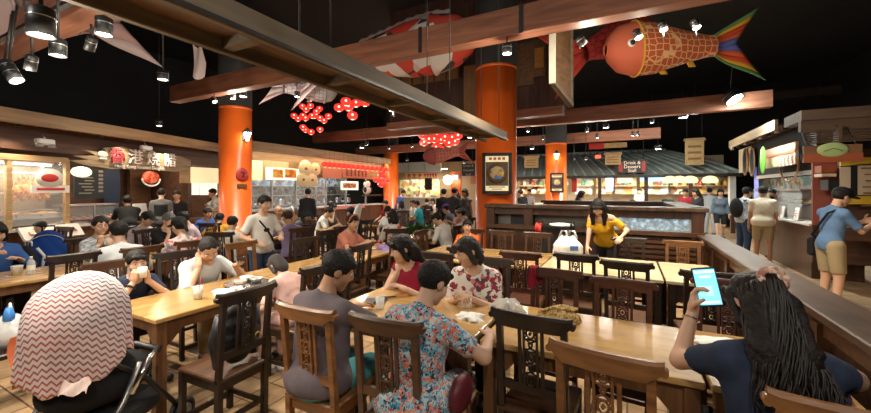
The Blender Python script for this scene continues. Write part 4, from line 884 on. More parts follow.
# chalk menu and round lamp sign
cm = A.own('chalk_menu_board', 'dark chalk menu board with pale handwriting left of the roast stall opening', 'menu board', 0, .05, 0); c, d = A.rect(74, 167, 104, 199, .05, .03); c = (c[0], 0, c[2]); MB().box(c, d).build('board', CHALK, cm)
for k in range(7): MB().box((c[0]-d[0]*.16+.04*(k % 3), -.018, c[2]+d[2]*(.28-.1*k)), (d[0]*(.42-.05*(k % 3)), .006, .02)).build('chalk_line', mat('chalk', (.5, .48, .33), .9), cm)
for k in range(6): MB().box((c[0]+d[0]*.36, -.018, c[2]+d[2]*(.40-.13*k)), (d[0]*.16, .006, .05)).build('chalk_photo', mat('menu_photo', (.42, .40, .36), .8), cm)
x, z = A.p(81.5, 172, -.05); ol = A.own('oval_lamp_sign', 'small glowing white oval sign over the chalk menu board', 'sign', x, -.05, z); MB().ell((0, 0, 0), (.20, .05, .11), 18, 8).build('lit_face', LITW, ol)
# driftwood name board
db = A.own('driftwood_sign', 'ragged driftwood sign board with red and white Chinese characters over the roast stall', 'sign', 0, -.14, 0)
xl, xr = A.sx(73, -.14)[0], A.sx(190, -.14)[0]; zt, zb = 2.55, 2.12; pts = [(xl+.55, zt-.02), (xl+.95, zt+.06), (xl+1.3, zt), (xr-1.2, zt+.01), (xr-.3, zt-.03), (xr, zt-.10), (xr-.02, zb+.07), (xr-.5, zb+.0), (xl+1.6, zb+.02), (xl+.7, zb-.02), (xl+.3, zb+.02), (xl-.05, zb+.10), (xl+.25, zb+.14), (xl, zb+.2), (xl+.4, zb+.24), (xl+.2, zb+.33), (xl+.62, zb+.31)]
MB().prism(pts, .06).build('board', DRIFT, db)
for k, (chs, px) in enumerate(zip('香港烧腊', (117.5, 136, 153.5, 170.5))):
    x, d = A.sx(px, -.2); z = 2.375
    words(chs, .36, (x, -.045, z), 0, 0, WHP if k else mat('sign_red', (.50, .03, .045), .5), db, .022, 'character'); words(chs, .36, (x+.018, -.036, z-.014), 0, 0, MATS['sign_red'] if k else WHP, db, .012, 'character_edge')
x, d = A.sx(142, -.2); words('Hong Kong Roasted Delights', .105, (x, -.04, 2.175), 0, 0, WHP, db, .006, 'small_lettering')
x, d = A.sx(103.5, -.2); MB().ell((x, -.04, 2.40), (.10, .02, .07)).build('round_emblem', WHP, db); MB().box((x, -.05, 2.31), (.15, .02, .03)).build('emblem_base', WHP, db)
# inside the roast stall
abox('dark_curtain', mat('teal_black_door', (.012, .035, .045), .6), A.sx(161, 2.3)[0], A.sx(180, 2.3)[0], 2.3, 2.36, 0, 2.3, f=A); abox('plank_partition', MIDW, A.sx(130, 2.2)[0], A.sx(151, 2.2)[0], 2.2, 2.3, 0, 2.4, f=A); abox('blue_panel', mat('night_blue', (.02, .035, .07), .5), A.sx(104, 2.3)[0], A.sx(120, 2.3)[0], 2.3, 2.36, 0, 2.3, f=A)
x, z = A.p(151, 178, 1.9); rm = A.own('meat_picture_sign', 'round red roast meat picture hanging at the back of the roast stall', 'sign', x, 1.9, z); MB().ell((0, 0, .02), (.30, .03, .19), 20, 8).build('meat', pattern('roast_slices', [(.62, .09, .04), (.72, .20, .12), (.5, .05, .02)], 9), rm); MB().tube([(.30*math.cos(a), -.01, -.02+.22*math.sin(a)) for a in [PI+PI*k/12 for k in range(13)]], .025, 8).build('plate_rim', WHP, rm)
for k, (px, ww) in enumerate(((74, .3), (82, .35), (90, .3), (97, .32), (104, .3), (111, .3))):
    x, d = A.sx(px, .2); q = A.own('meat_tray', '%s tray from the left of sliced roast meat on the open counter' % ('first', 'second', 'third', 'fourth', 'fifth', 'sixth')[k], 'tray', x, .22, .97, 'meat trays on the open counter'); abox('tray', INOX, -ww/2, ww/2, -.2, .2, 0, .05, q)
    MB().grid(lambda u, v: ((u-.5)*ww*.92, (v-.5)*.36, .05+.10*math.sin(PI*u)*math.sin(PI*v)+.012*math.sin(u*25+k)*math.cos(v*21)), 10, 10).build('meat', MEAT, q)
sg = A.own('sneeze_guard', 'glass and steel sneeze guard along the roast stall counter', 'glass guard', 0, 0, .97); xa, xb = A.sx(66)[0], A.sx(115)[0]
abox('glass', GLASS, xa, xb, -.06, -.05, .08, .36, sg); abox('top_shelf', INOX, xa, xb, -.1, .3, .36, .39, sg); [abox('upright', INOX, x-.015, x+.015, -.07, -.04, 0, .37, sg) for x in (xa, xb, (xa+xb)/2)]
x, z = A.p(144, 205, .3); cr = A.own('cash_register', 'white cash register screen on the roast stall counter beside the aproned worker', 'cash register', x-.1, .3, .9); abox('stand', BLACK, -.05, .05, -.03, .03, 0, .12, cr); MB().box((0, 0, .27), (.34, .03, .30), M=Matrix.Rotation(-.2, 3, 'X')).build('screen', WHITE, cr)
abox('till_counter', COUNT, A.sx(132)[0], A.sx(152)[0], .05, .55, 0, .9, f=A)
added_tube(A, 'added tube lamp above the open counter of the roast stall', A.sx(75)[0], A.sx(118)[0], .3, 2.62, 60); added_tube(A, 'added tube lamp at the back of the roast stall', A.sx(125, 1.2)[0], A.sx(180, 1.2)[0], 1.2, 2.62, 26)
for k, px in enumerate((18, 98, 124, 166)):
    x, d = A.sx(px, -.3); o = A.own('canopy_downlight', ('glowing downlight under the roast stall canopy at the far left', 'small downlight under the roast canopy before the chalk menu', 'small lamp lighting the left of the driftwood sign', 'small lamp lighting the right end of the driftwood sign')[k], 'lamp', x, -.34, 2.72, 'canopy downlights'); MB().lathe([(.04, .08), (.055, 0), (.05, 0)], n=14).build('housing', BLACK, o); MB().lathe([(.001, .004), (.048, .004)], n=14, capt=False).build('bulb', LAMPY, o)
    l = bpy.data.lights.new('downlight', 'SPOT'); l.energy = (80, 16, 50, 50)[k]; l.color = (1., .85, .6); l.spot_size = R(120); l.spot_blend = 1; q = bpy.data.objects.new('downlight', l); C.objects.link(q); q.parent = o; q.location = (0, 0, -.02)
# cameras / projector on the canopy
for k, (px, py) in enumerate(((41, 139), (143, 146))):
    x, z = A.p(px, py, -.6); o = A.own('wall_speaker', ('grey twin lamp box clipped to the roast canopy at the far left', 'grey bracket lamp clipped to the roast canopy above the driftwood sign')[k], 'lamp', x, -.68, z-.05); MB().box((0, 0, 0), (.26, .10, .10), bev=.02).build('housing', WHITE, o); MB().tube([(0, 0, .05), (0, .05, .13)], .012, 6).build('bracket', INOX, o); [MB().lathe([(.045, 0), (.055, -.05)], (s*.09, -.02, -.04), 12).build('lamp_head', INOX, o) for s in (-1, 1)]
# ---- long row of noodle and rice stalls behind the left column
B = Fac((-10.6, 7.5), PI/2); B.root = B.own('noodle_stall', 'row of cream-fronted noodle stalls with a glass kitchen, left of the far orange column', 'food stall', 0, 0, 0)
L1 = 7.7
abox('canopy_beam', TANB, -.2, L1, -.6, -.48, 2.86, 3.13, f=B); abox('canopy_soffit', SOFF, -.3, L1, -.5, 2.8, 2.99, 3.04, f=B); abox('back_wall', mat('kitchen_wall', (.42, .46, .46), .5), -.3, L1, 2.7, 2.8, 0, 3., f=B)
for px0, px1, m in ((180, 190, PALEW), (190, 219, LITY), (250, 262, LITY), (262, 288, mat('cream_board', (.62, .50, .28), .6))): B.panel('fascia_panel', m, px0, 167 if px0 < 240 else 160, px1, 183 if px0 < 240 else 180, -.05, .05)
x0 = B.sx(250)[0]; abox('header_board', TANB, x0, L1, -.04, .02, 2.15, 2.9, f=B); abox('lower_counter', COUNT, -.3, L1, -.05, .5, 0, .95, f=B); abox('counter_top', PALETOP, -.3, L1, -.12, .55, .95, 1.0, f=B)
abox('pink_lit_counter_edge', mat('painted_pink_light', (.72, .28, .24), .4), B.sx(322)[0], B.sx(362)[0], -.16, -.12, .86, 1.0, f=B)  # pink light on the counter put into the edge colour
abox('kitchen_glass', GLASS, x0, B.sx(325)[0], .0, .01, 1.0, 2.15, f=B)
for px in (250, 272, 296, 316, 326, 346, 366): x = B.sx(px)[0]; abox('glazing_post', INOX, x-.03, x+.03, -.02, .04, 1., 2.15, f=B)
kb = B.own('kitchen_shelving', 'crowded steel kitchen shelving behind the glass of the noodle stalls', 'shelving', 0, 2.2, 0); abox('shelf_back', KITCH, -.2, L1-.3, .3, .34, .9, 2.6, kb)
for z in (1.0, 1.4, 1.8): abox('shelf', INOX, -.2, L1-.3, -.1, .3, z, z+.03, kb)
abox('base_cabinet', INOX, -.2, L1-.3, -.3, .3, 0, .9, kb)
rr = random.Random(3); potm = MB().lathe([(.11, 0), (.13, .02), (.13, .2), (.135, .21), (.02, .24), (.02, .27), (.001, .27)], n=14).mesh('stock_pot', INOX); bowlm = MB().lathe([(.05, 0), (.11, .06), (.115, .08), (.10, .07), (.001, .03)], n=14).mesh('bowl_stack', WHP)
for k in range(18):
    o = link('stock_pot' if k % 2 else 'bowl', potm if k % 2 else bowlm); o.location = B.world(.3+k*.42, 2.25, (.9, 1.03)[k % 2]+(.13 if not k % 2 else 0)); tag(o, ('steel pot on the kitchen shelving behind the noodle stall glass' if k % 2 else 'white bowl on the kitchen shelving behind the noodle stall glass'), 'pot' if k % 2 else 'bowl', 'pots on the kitchen shelving' if k % 2 else 'bowls on the kitchen shelving')
for k, (px0, px1) in enumerate(((184, 199), (200, 217))): B.panel('shelf_display', LITW, px0, 183, px1, 195, .3, .03)
# photo menus and signs on the fascia
pm = B.own('photo_menu', 'backlit photo menu with two orange dish pictures on the noodle stall front', 'menu board', 0, -.1, 0); B2 = Fac(B.world(0, -.1)[:2], B.rz, pm); B2.panel('frame', LITW, 266, 167, 299, 179.5, 0, .05); B2.panel('dish_photo', pattern('orange_dish', [(.75, .3, .04), (.8, .5, .12), (.6, .15, .03)], 6), 273, 169, 283, 177.5, -.03, .02); B2.panel('dish_photo', MATS['orange_dish'], 285, 169, 296, 177.5, -.03, .02)
for k, (px, py, r) in enumerate(((306, 168.5, .30), (316, 169.5, .24), (303.5, 179.5, .27), (312.5, 180, .27))):
    x, z = B.p(px, py, -.25); o = B.own('round_basket_plate', ('upper left large', 'upper right smaller', 'lower left', 'lower right')[k]+' pale woven plate in the cluster of four on the noodle stall', 'plate', x, -.2, z, 'woven plates on the stall front'); MB().lathe([(.001, .03), (r*.8, .03), (r, .0), (r*1.02, .03), (r*.82, .06), (.001, .05)], n=22, M=Matrix.Rotation(PI/2, 3, 'X')).build('plate', mat('straw_plate', (.72, .58, .34), .6, noise=.2, nscale=30), o); MB().ell((0, -.06, 0), (r*.25, .015, r*.18)).build('motif', mat('brown_ink', (.3, .14, .05), .6), o)
def board(f, name, label, px0, py0, px1, py1, y, m, txt=None, tm=None, size=.3, sub=None):
    c, d = f.rect(px0, py0, px1, py1, y, .05); o = f.own(name, label, 'sign', c[0], y, c[2]); abox('board', m, -d[0]/2, d[0]/2, -.025, .025, -d[2]/2, d[2]/2, o, bev=.006)
    if txt: words(txt, size, (0, -.032, 0 if not sub else d[2]*.16), 0, 0, tm, o)
    if sub: words(sub, size*.4, (0, -.032, -d[2]*.28), 0, 0, tm, o)
    return o, d
def marks(o, n, x0, dx, z, w, h, m):
    rr = random.Random(n)
    for i in range(n):
        q = MB()
        for k in range(4): q.box((x0+dx*i, -.034, z+h*(-.4+.27*k)), (w*rr.uniform(.5, 1.), .008, h*.10))
        q.box((x0+dx*i+rr.uniform(-.2, .2)*w, -.034, z), (h*.10, .009, h)); q.build('character_stroke', m, o)
TERR = mat('terracotta_board', (.48, .17, .10), .55)
board(B, 'tilted_sign', 'reddish sign with white and dark panels beside the woven plates', 322, 168, 341, 178, -.18, TERR); board(B, 'character_sign', 'terracotta sign with dark Chinese characters under the lantern row', 342.5, 167.5, 369, 177.5, -.18, TERR); marks(bpy.data.objects['character_sign'], 6, -.62, .25, 0, .17, .26, mat('dark_ink', (.06, .02, .015), .6))
board(B, 'menu_photo_board', 'pale menu board of small dish photos under the terracotta sign', 341, 181, 358, 190, .0, LITW); B.panel('dish_photo_strip', DISH, 343, 183, 356, 188, -.03, .02)
x, z = B.p(367, 188, -.2); pa = B.own('panda_ornament', 'round black and white bear ornament by the end of the noodle stalls', 'ornament', x, -.2, z-.3); MB().ell((0, 0, .2), (.22, .16, .2), 16, 10).build('body', WHP, pa); MB().ell((0, 0, .48), (.17, .15, .15), 16, 10).build('head', WHP, pa); [MB().ell((s*.13, 0, .60), (.05, .04, .05)).build('ear', BLACK, pa) for s in (-1, 1)]; [MB().ell((s*.2, -.04, .22), (.07, .09, .13)).build('arm', BLACK, pa) for s in (-1, 1)]
abox('ornament_ledge', SOFF, B.sx(362)[0], B.sx(375)[0], -.4, 0, B.p(367, 188, -.2)[1]-.36, B.p(367, 188, -.2)[1]-.30, f=B)
added_tube(B, 'long added tube lamp inside the noodle stall kitchen', .3, L1-1.2, 1.2, 2.75, 150, (.95, .97, 1.), TUBEC, .3); added_tube(B, 'added tube lamp lighting the noodle stall signs', x0, L1-.3, -.36, 2.945, 40, (1., .8, .5))
# ---- far white-canopied stall in the middle distance
F3 = Fac((-13.4, 20.2), 0); F3.root = F3.own('canopy_stall', 'far bright stall with a white canopy and bunting between the orange columns', 'food stall', 0, 0, 0)
F3.panel('canopy', mat('canopy_white', (.62, .64, .60), .6), 399, 163, 441, 172.5, -.6, .1); F3.panel('canopy_divider', INOX, 408, 164, 409, 172, -.66, .02); F3.panel('canopy_divider', INOX, 424, 164, 425, 172, -.66, .02)
F3.panel('back_wall', mat('warm_wall', (.40, .28, .17), .6), 396, 164, 480, 215, 2.2, .1); F3.panel('counter', PALETOP, 400, 197, 442, 215, 0, .6); F3.panel('goods_shelf', pattern('shelf_goods', [(.6, .58, .5), (.35, .45, .2), (.65, .6, .3), (.2, .15, .12), (.5, .25, .12)], 5), 400, 180, 440, 197, 1.2, .1)
F3.panel('side_panel', ORANGE, 451, 172, 461, 200, .2, .1); F3.panel('dark_panel', BLACK, 425, 178, 432, 190, .3, .05)
added_tube(F3, 'added tube lamp inside the far white-canopied stall', F3.sx(400)[0], F3.sx(445)[0], .4, 2.95, 170)
bn = F3.own('bunting', 'string of red and yellow pennants hung below the white canopy', 'bunting', 0, -.7, 0); xs = [F3.sx(405+i*2.7, -.7)[0] for i in range(13)]; zc = F3.p(420, 173.5, -.7)[1]
MB().tube([(x, 0, zc) for x in xs], .015, 5).build('cord', WHITE, bn)
for i in range(12): MB().prism([(xs[i], zc), (xs[i+1]-.02, zc), ((xs[i]+xs[i+1])/2, zc-.34)], .02).build('pennant', REDP if i > 6 or i % 2 else GOLD, bn)
x, z = F3.p(448, 180, -.5); gl = F3.own('globe_lamp', 'glowing round paper globe beside the orange side panel of the far stall', 'lamp', x, -.5, z); MB().ell((0, 0, 0), (.28, .28, .28), 16, 10).build('globe', LAMPY, gl); MB().tube([(0, 0, .27), (0, 0, 1.2)], .01, 5).build('cord', BLACK, gl)
board(F3, 'blue_lit_sign', 'small glowing blue sign at the far stall, left of the round column', 452, 175, 458, 179.5, -.1, LITB); _m = board(F3, 'dark_menu_board', 'dark hanging menu board with faint writing left of the round column', 462, 164, 475, 176, -1.2, BLACK)[0]; [words(w_, .19, (0, -.032, .22-.24*k), 0, 0, mat('faint_ink', (.4, .35, .3), .6), _m) for k, w_ in enumerate(('Drink &', 'Dessert', 'Stall'))]; q_ = [c for c in bpy.data.objects if c.name.startswith('dark_menu_board')][0]; [MB().tube([(s*.25, 0, .2), (s*.25, 0, 4.2)], .015, 5).build('hanging_rod', BLACK, q_) for s in (-1, 1)] 
F3.panel('red_poster', TERR, 471, 176, 476, 184, .1, .05)
# ---- tiled-roof stall
D = Fac((-4.9, 17.9), 0); D.root = D.own('tiled_roof_stall', 'bright stall under a grey-green ribbed tile roof beyond the tank', 'food stall', 0, 0, 0)
TILE = mat('grey_green_tile', (.40, .46, .43), .5, noise=.35, nscale=6); xL, xR = -.6, D.sx(738)[0]; ze, zr = 2.28, 3.45
rf = MB(); N = 48
def roofpt(u, v): # v 0 eave .. 1 ridge; right end is a hip
    x = xL+(xR-xL)*u; xr_ = xL+(xR-2.2-xL)*u; return (x+(xr_-x)*v, -.5+2.6*v, ze+(zr-ze)*v**.85)
rf.grid(roofpt, N, 6); rf.build('roof_slope', TILE, D.root)
for k in range(N+1):
    u = k/N; MB().tube([tuple(Vector(roofpt(u, v))+Vector((0, -.01, .03))) for v in (0, .25, .5, .75, 1)], .05, 6).build('tile_rib', TILE, D.root) if k % 2 == 0 else None
hp = MB(); hp.grid(lambda u, v: (xR-2.2*v, -.5+2.6*v+(1-v)*u*4.5*1.0, ze+(zr-ze)*v**.85), 8, 6); hp.build('hip_slope', TILE, D.root)
MB().tube([(xL, 2.1, zr+.03), (xR-2.2, 2.1, zr+.03)], .09, 8).build('ridge', TILE, D.root); MB().box(((xL+xR)/2, -.5, ze-.06), (xR-xL, .1, .12)).build('eave_board', DARKW, D.root)
abox('back_wall', mat('stall_cream', (.55, .46, .32), .6), xL, xR, 2.4, 2.5, 0, 3.2, f=D); abox('counter', COUNT, xL, xR-1.6, -.1, .5, 0, .95, f=D); abox('counter_top', PALETOP, xL, xR-1.6, -.15, .55, .95, 1., f=D)
for px in (566, 600, 646, 690, 732): x = D.sx(px)[0]; abox('post', MIDW, x-.07, x+.07, -.2, -.06, 0, ze-.05, f=D)
goods = [pattern('goods_warm', [(.72, .52, .25), (.75, .62, .4), (.5, .22, .08), (.8, .75, .62), (.35, .3, .25), (.62, .42, .12)], 5), pattern('goods_cool', [(.6, .72, .74), (.75, .8, .78), (.3, .5, .55), (.5, .35, .2), (.8, .8, .75)], 5), pattern('goods_dark', [(.10, .08, .07), (.45, .3, .15), (.6, .55, .45), (.2, .1, .05), (.7, .6, .4)], 6)]
for k, (a, b_, g_) in enumerate(((513, 540, 2), (540, 566, 0), (575, 592, 1), (596, 612, 0), (615, 637, 0), (640, 668, 1), (670, 690, 2), (692, 735, 0))): D.panel('goods_wall', goods[g_], a, 177.5, b_, 194, 1.8, .06); D.panel('shelf_board', PALEW, a, 185.5, b_, 186.3, 1.6, .25)
D.panel('backlit_menu', LITW, 617, 178, 633, 183, .0, .05); D.panel('backlit_menu', LITB, 640, 177.5, 668, 181.5, .0, .05); D.panel('blue_panel', LITB, 606, 178, 613, 191, 1.0, .05); D.panel('red_pillar', REDP, 572, 176, 577, 192, -.1, .1); D.panel('pale_pillar', mat('pale_pillar', (.6, .62, .64), .5), 729, 176, 735, 215, -.1, .3)
added_tube(D, 'long added tube lamp inside the tiled-roof stall', .0, 7.6, .7, 2.24, 330, (1., .93, .80), TUBEW, .4)
dd, d_ = board(D, 'drinks_stall_sign', 'dark sign reading Drink and Dessert Stall with red side panels on the tiled roof', 618, 160.5, 646.5, 173.5, -.7, BLACK); abox('red_side', REDP, -d_[0]/2+.03, -d_[0]/2+.17, -.04, -.02, -d_[2]*.38, d_[2]*.38, dd); abox('red_side', REDP, d_[0]/2-.17, d_[0]/2-.03, -.04, -.02, -d_[2]*.38, d_[2]*.38, dd)
LETT = mat('sign_lettering', (.85, .68, .55), .5, emit=(1., .7, .5), es=.5)
for k, w_ in enumerate(('Drink &', 'Dessert', 'Stall')): words(w_, .19, (0, -.035, d_[2]*(.28-.29*k)), 0, 0, LETT, dd, .006)
for s in (-1, 1): MB().tube([(s*d_[0]*.4, 0, d_[2]/2), (s*d_[0]*.4, 0, 1.9)], .015, 5).build('hanging_rod', BLACK, dd)
def plaque(label, px0, py0, px1, py1, y, m, hang=True):
    o, d = board(D, 'hanging_plaque', label, px0, py0, px1, py1, y, m); MB().prism([(-d[0]/2-.06, d[2]/2), (d[0]/2+.06, d[2]/2), (d[0]/2+.02, d[2]/2+.09), (-d[0]/2-.02, d[2]/2+.09)], .09).build('cap_rail', PALEW, o); [MB().box((0, -.035, d[2]*(.25-.25*k)), (d[0]*.7, .015, d[2]*.09)).build('writing_line', MATS['brown_ink'], o) for k in range(3)]
    [MB().tube([(s*d[0]*.4, 0, d[2]/2), (s*d[0]*.4, 0, 2.2)], .012, 5).build('hanging_rod', BLACK, o) for s in (-1, 1)]; return o
GOLDW = mat('gilded_plaque', (.55, .38, .16), .5, noise=.4, nscale=8)
plaque('ornate gilt plaque hanging over the tiled roof, just right of the large column', 524.5, 158, 538.5, 168, -1., GOLDW); plaque('gilt plaque hanging over the tiled roof, left of the dark drinks sign', 605, 155, 621, 165, -.9, GOLDW); plaque('tall gilt plaque hanging over the right part of the tiled roof', 685, 141, 704, 165, -1., GOLDW)
o, d_ = board(D, 'red_white_sign', 'small red and cream sign above the tiled roof', 589, 143.5, 604, 149.5, -1., REDP); abox('cream_strip', GOLDW, d_[0]/2, d_[0]/2+.85, -.02, .02, -d_[2]*.4, d_[2]*.4, o); [MB().tube([(s*d_[0]*.4, 0, d_[2]/2), (s*d_[0]*.4, 0, 2.0)], .012, 5).build('hanging_rod', BLACK, o) for s in (-1, 1)]  # red board with a dull cream strip beside it
o, d_ = board(D, 'small_red_sign', 'tiny glowing red sign above the tiled roof left of the gilt plaque', 595, 155, 601, 158.5, -1., mat('red_lit', (.8, .1, .05), .5, emit=(1, .12, .06), es=1.2)); MB().tube([(0, 0, d_[2]/2), (0, 0, 2.2)], .012, 5).build('hanging_rod', BLACK, o)
for k, px in enumerate((670, 679.5, 690, 710)):
    x, z = D.p(px, 179, -.6); o = D.own('paper_shade_lamp', ('first', 'second', 'third', 'rightmost')[k]+' round cream shade lamp from the left under the tiled eave', 'lamp', x, -.62, z-.05, 'cream shade lamps under the eave'); MB().lathe([(.22, -.1), (.27, 0), (.2, .12), (.06, .17)], n=16, capb=False).build('shade', LAMPY if False else mat('shade_glow', (.9, .75, .45), .6, emit=(1., .78, .42), es=1.1), o); MB().tube([(0, 0, .16), (0, 0, ze-z)], .01, 5).build('cord', BLACK, o)
rr = random.Random(5)
jar = MB().lathe([(.05, 0), (.06, .02), (.06, .15), (.03, .19), (.03, .22), (.001, .22)], n=10)
JM = [jar.mesh('jar', mat('jar_%d' % k, c, .3)) for k, c in enumerate(((.7, .4, .1), (.6, .62, .55), (.4, .08, .05), (.1, .25, .15), (.75, .65, .3)))]
for k in range(26):
    px = 516+k*8.4; y = 1.56
    if 597 < px < 603: px += 5
    x, d = D.sx(px, y); z = zz(185.5, D.sx(513, 1.6)[1]); q = link('jar', JM[k % 5]); q.location = D.world(x, y, D.p(513, 185.5, 1.6)[1] if False else zz(185.5, D.sx([a for a in (513, 540, 575, 596, 615, 640, 670, 692) if a <= px][-1], 1.6)[1])); q.scale = (1.5, 1.5, 1.2); tag(q, ('amber', 'pale grey', 'dark red', 'dark green', 'straw yellow')[k % 5]+' jar on the back shelf of the tiled-roof stall', 'jar', 'jars on the tiled-roof stall shelf')
# ---- right-hand stalls along the walkway
E = Fac((3.3, 14.6), -PI/2); E.root = E.own('dessert_stall', 'dark brown stall along the right walkway with a tan slanted canopy and leaf sign', 'food stall', 0, 0, 0)
eA, eB = .2, E.sx(806)[0]
TANC = wood('tan_canopy', (.25, .17, .09), (.42, .30, .18), .6, 'X', .3)
abox('canopy_fascia', TANC, eA, eB, -.5, -.44, 2.94, 3.16, f=E); abox('canopy_soffit', SOFF, eA, eB, -.45, 2.4, 3.02, 3.06, f=E); abox('back_wall', mat('maroon_wall', (.20, .06, .04), .6), eA, eB+.2, 2.6, 2.7, 0, 3.1, f=E)
abox('dark_header', BLK, E.sx(752)[0], E.sx(818)[0], -.02, .04, 2.05, 3.0, f=E)
for k, px in enumerate((731, 737, 744, 752, 759, 767, 775, 783, 790)):
    x, d = E.sx(px, -.35); o = E.own('canopy_spotlight', ('first', 'second', 'third', 'fourth', 'fifth', 'sixth', 'seventh', 'eighth', 'ninth')[k]+' spotlight from the far end under the tan canopy at right', 'lamp', x, -.32, 2.93, 'spotlights under the tan canopy'); MB().lathe([(.035, .10), (.05, 0), (.045, 0)], n=12).build('can', BLACK if k % 2 else INOX, o); MB().lathe([(.001, .004), (.044, .004)], n=12, capt=False).build('bulb', LAMPW, o)
x0 = E.sx(752)[0]; x1 = E.sx(818, -.2)[0]
abox('counter', wood('counter_red', (.045, .02, .011), (.10, .048, .026), .4, 'Z', .6), 2.2, E.sx(815, -.2)[0], -.25, .45, 0, .98, f=E); abox('counter_top', PALETOP, 2.2, E.sx(815, -.2)[0]+.04, -.3, .5, .98, 1.02, f=E)
sc_ = E.own('glass_showcase', 'lit glass showcase of food on the right-hand counter, behind the beige polo man', 'display case', 0, 0, 1.02)
xa, xb = E.sx(760)[0], E.sx(812)[0]; abox('glass', GLASS, xa, xb, -.16, -.15, .0, .62, sc_); abox('top', INOX, xa, xb, -.18, .35, .62, .65, sc_); abox('middle_shelf', INOX, xa, xb, -.12, .33, .32, .34, sc_); abox('back', mat('case_pale', (.55, .55, .52), .4), xa, xb, .34, .36, 0, .62, sc_)
for k in range(6):
    x = xa+.2+k*(xb-xa-.4)/5; q = E.own('food_plate', ('first', 'second', 'third', 'fourth', 'fifth', 'sixth')[k]+' plate of food from the far end inside the lit glass showcase', 'plate', x, .1, 1.362, 'plates in the glass showcase'); MB().lathe([(.08, 0), (.16, .03), (.15, .03), (.001, .012)], n=16).build('plate', WHP, q); MB().ell((0, 0, .045), (.12, .12, .05)).build('food', DISH if k % 2 else mat('golden_food', (.62, .42, .08), .5, noise=.3, nscale=20), q)
F_x = xa; 
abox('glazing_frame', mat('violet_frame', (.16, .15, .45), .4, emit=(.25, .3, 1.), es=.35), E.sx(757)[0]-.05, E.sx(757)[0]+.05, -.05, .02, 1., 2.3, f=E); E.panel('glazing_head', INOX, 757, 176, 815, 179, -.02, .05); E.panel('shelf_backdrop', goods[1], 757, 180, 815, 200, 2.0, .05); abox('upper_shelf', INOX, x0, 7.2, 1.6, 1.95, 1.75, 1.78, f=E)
added_tube(E, 'cool added tube lamp inside the dessert stall at right', x0, E.sx(812)[0], .4, 2.3, 90, (.85, .93, 1.), TUBEC)
for k, (px, m) in enumerate(((783, PAPER), (797, WHP))):
    x, z = E.p(px, 215, -.2); q = E.own('card_stand', ('smaller white menu card stand on the right-hand counter, near the bearded man', 'larger white menu card stand on the right-hand counter, near its corner')[k], 'menu card', x, -.2, 1.02, 'menu card stands'); MB().box((0, 0, .14), (.17+.05*k, .015, .26), M=Matrix.Rotation(-.15, 3, 'X')).build('card', m, q); MB().box((0, .03, .01), (.16, .10, .02)).build('base', INOX, q); [MB().box((0, -.025-.004*i, .20-.05*i), (.12, .004, .015)).build('print_line', TERR, q) for i in range(3)]
# leaf sign and striped poster
lf, d_ = board(E, 'dessert_sign_board', 'pinkish striped sign board behind the green leaf plate at the right stall', 764, 151, 797, 169, -.3, pattern('sign_stripes', [(.55, .40, .24), (.62, .30, .22), (.60, .46, .30), (.68, .58, .44)], 3)); 
marks(lf, 4, d_[0]*.10, d_[0]*.105, -d_[2]*.30, .12, .2, WHP)
MB().prism([(-d_[0]/2, -.03), (d_[0]/2, -.03), (d_[0]/2, .03), (-d_[0]/2, .03)], .01, c=(0, -.03, .05)).build('red_stripe', TERR, lf)
x, z = E.p(764.5, 160, -.45); gp = E.own('green_leaf_plate', 'bright green leaf-shaped plate sign at the far end of the striped board', 'sign', x, -.48, z); MB().ell((0, 0, 0), (.20, .03, .32), 18, 10).build('leaf', mat('leaf_green', (.16, .50, .06), .4, emit=(.16, .6, .05), es=.25), gp); MB().tube([(0, -.032, -.25), (.01, -.036, 0), (0, -.032, .25)], .008, 6).build('vein', mat('pale_green', (.5, .75, .3), .5), gp)
cw = E.own('cane_ring', 'thin round cane ring on the dark header below the striped sign', 'ornament', *E.p(790, 163, -.06)[:1], -.08, E.p(790, 163, -.06)[1]); MB().tube([(.55*math.cos(a*PI/16), 0, .42*math.sin(a*PI/16)) for a in range(32)], .02, 6, closed=True).build('ring', PALEW, cw)
for k, (px, m) in enumerate(((743, None), (750, None))):
    x, z = E.p(px, 162, -.15); q = E.own('oval_mirror_sign', ('far', 'near')[k]+' dark oval emblem on the pale panel at the far end of the right stall', 'sign', x, -.1, z, 'oval emblems'); MB().ell((0, 0, 0), (.22, .03, .38), 18, 10).build('face', BLACK, q); MB().tube([(.24*math.cos(a*PI/12), 0, .40*math.sin(a*PI/12)) for a in range(24)], .02, 6, closed=True).build('rim', TANB, q)
E.panel('pale_side_panel', mat('cream_wall_paint', (.66, .55, .38), .6), 740, 150, 752, 173, -.02, .06)  # plain cream panel at the far end of the stall
# slatted pergola and hanging board facing the camera
pg = thing('pergola', 'dark brown slatted pergola over the right-hand counters', 'pergola', (3.45, 7.62, 0)); PERG = wood('pergola_wood', (.05, .028, .016), (.12, .07, .04), .6, 'X', .4)
child(MB().box((3.45, 7.62, 2.62), (2.2, .10, .16)), 'front_beam', PERG, pg)
for k in range(6): child(MB().bar((2.36, 7.60-.03*k, 2.52-.035*k), (4.5, 7.60-.03*k, 2.56-.035*k), .03, .018), 'slat', PERG, pg)
for x in (2.75, 3.5, 4.2): child(MB().box((x, 7.56, 2.47), (.04, .16, .28)), 'hanger', PERG, pg)
child(MB().box((4.5, 7.62, 1.3), (.14, .14, 2.6)), 'post', PERG, pg); child(MB().box((2.9, 7.9, 2.78), (1.1, .7, .16)), 'roof_board', PERG, pg)
hb_x, hd_ = onY(833, 7.3); hz1 = zz(145, hd_); hz0 = zz(162, hd_); hx0 = onY(803, 7.3)[0]; hx1 = onY(862, 7.3)[0]
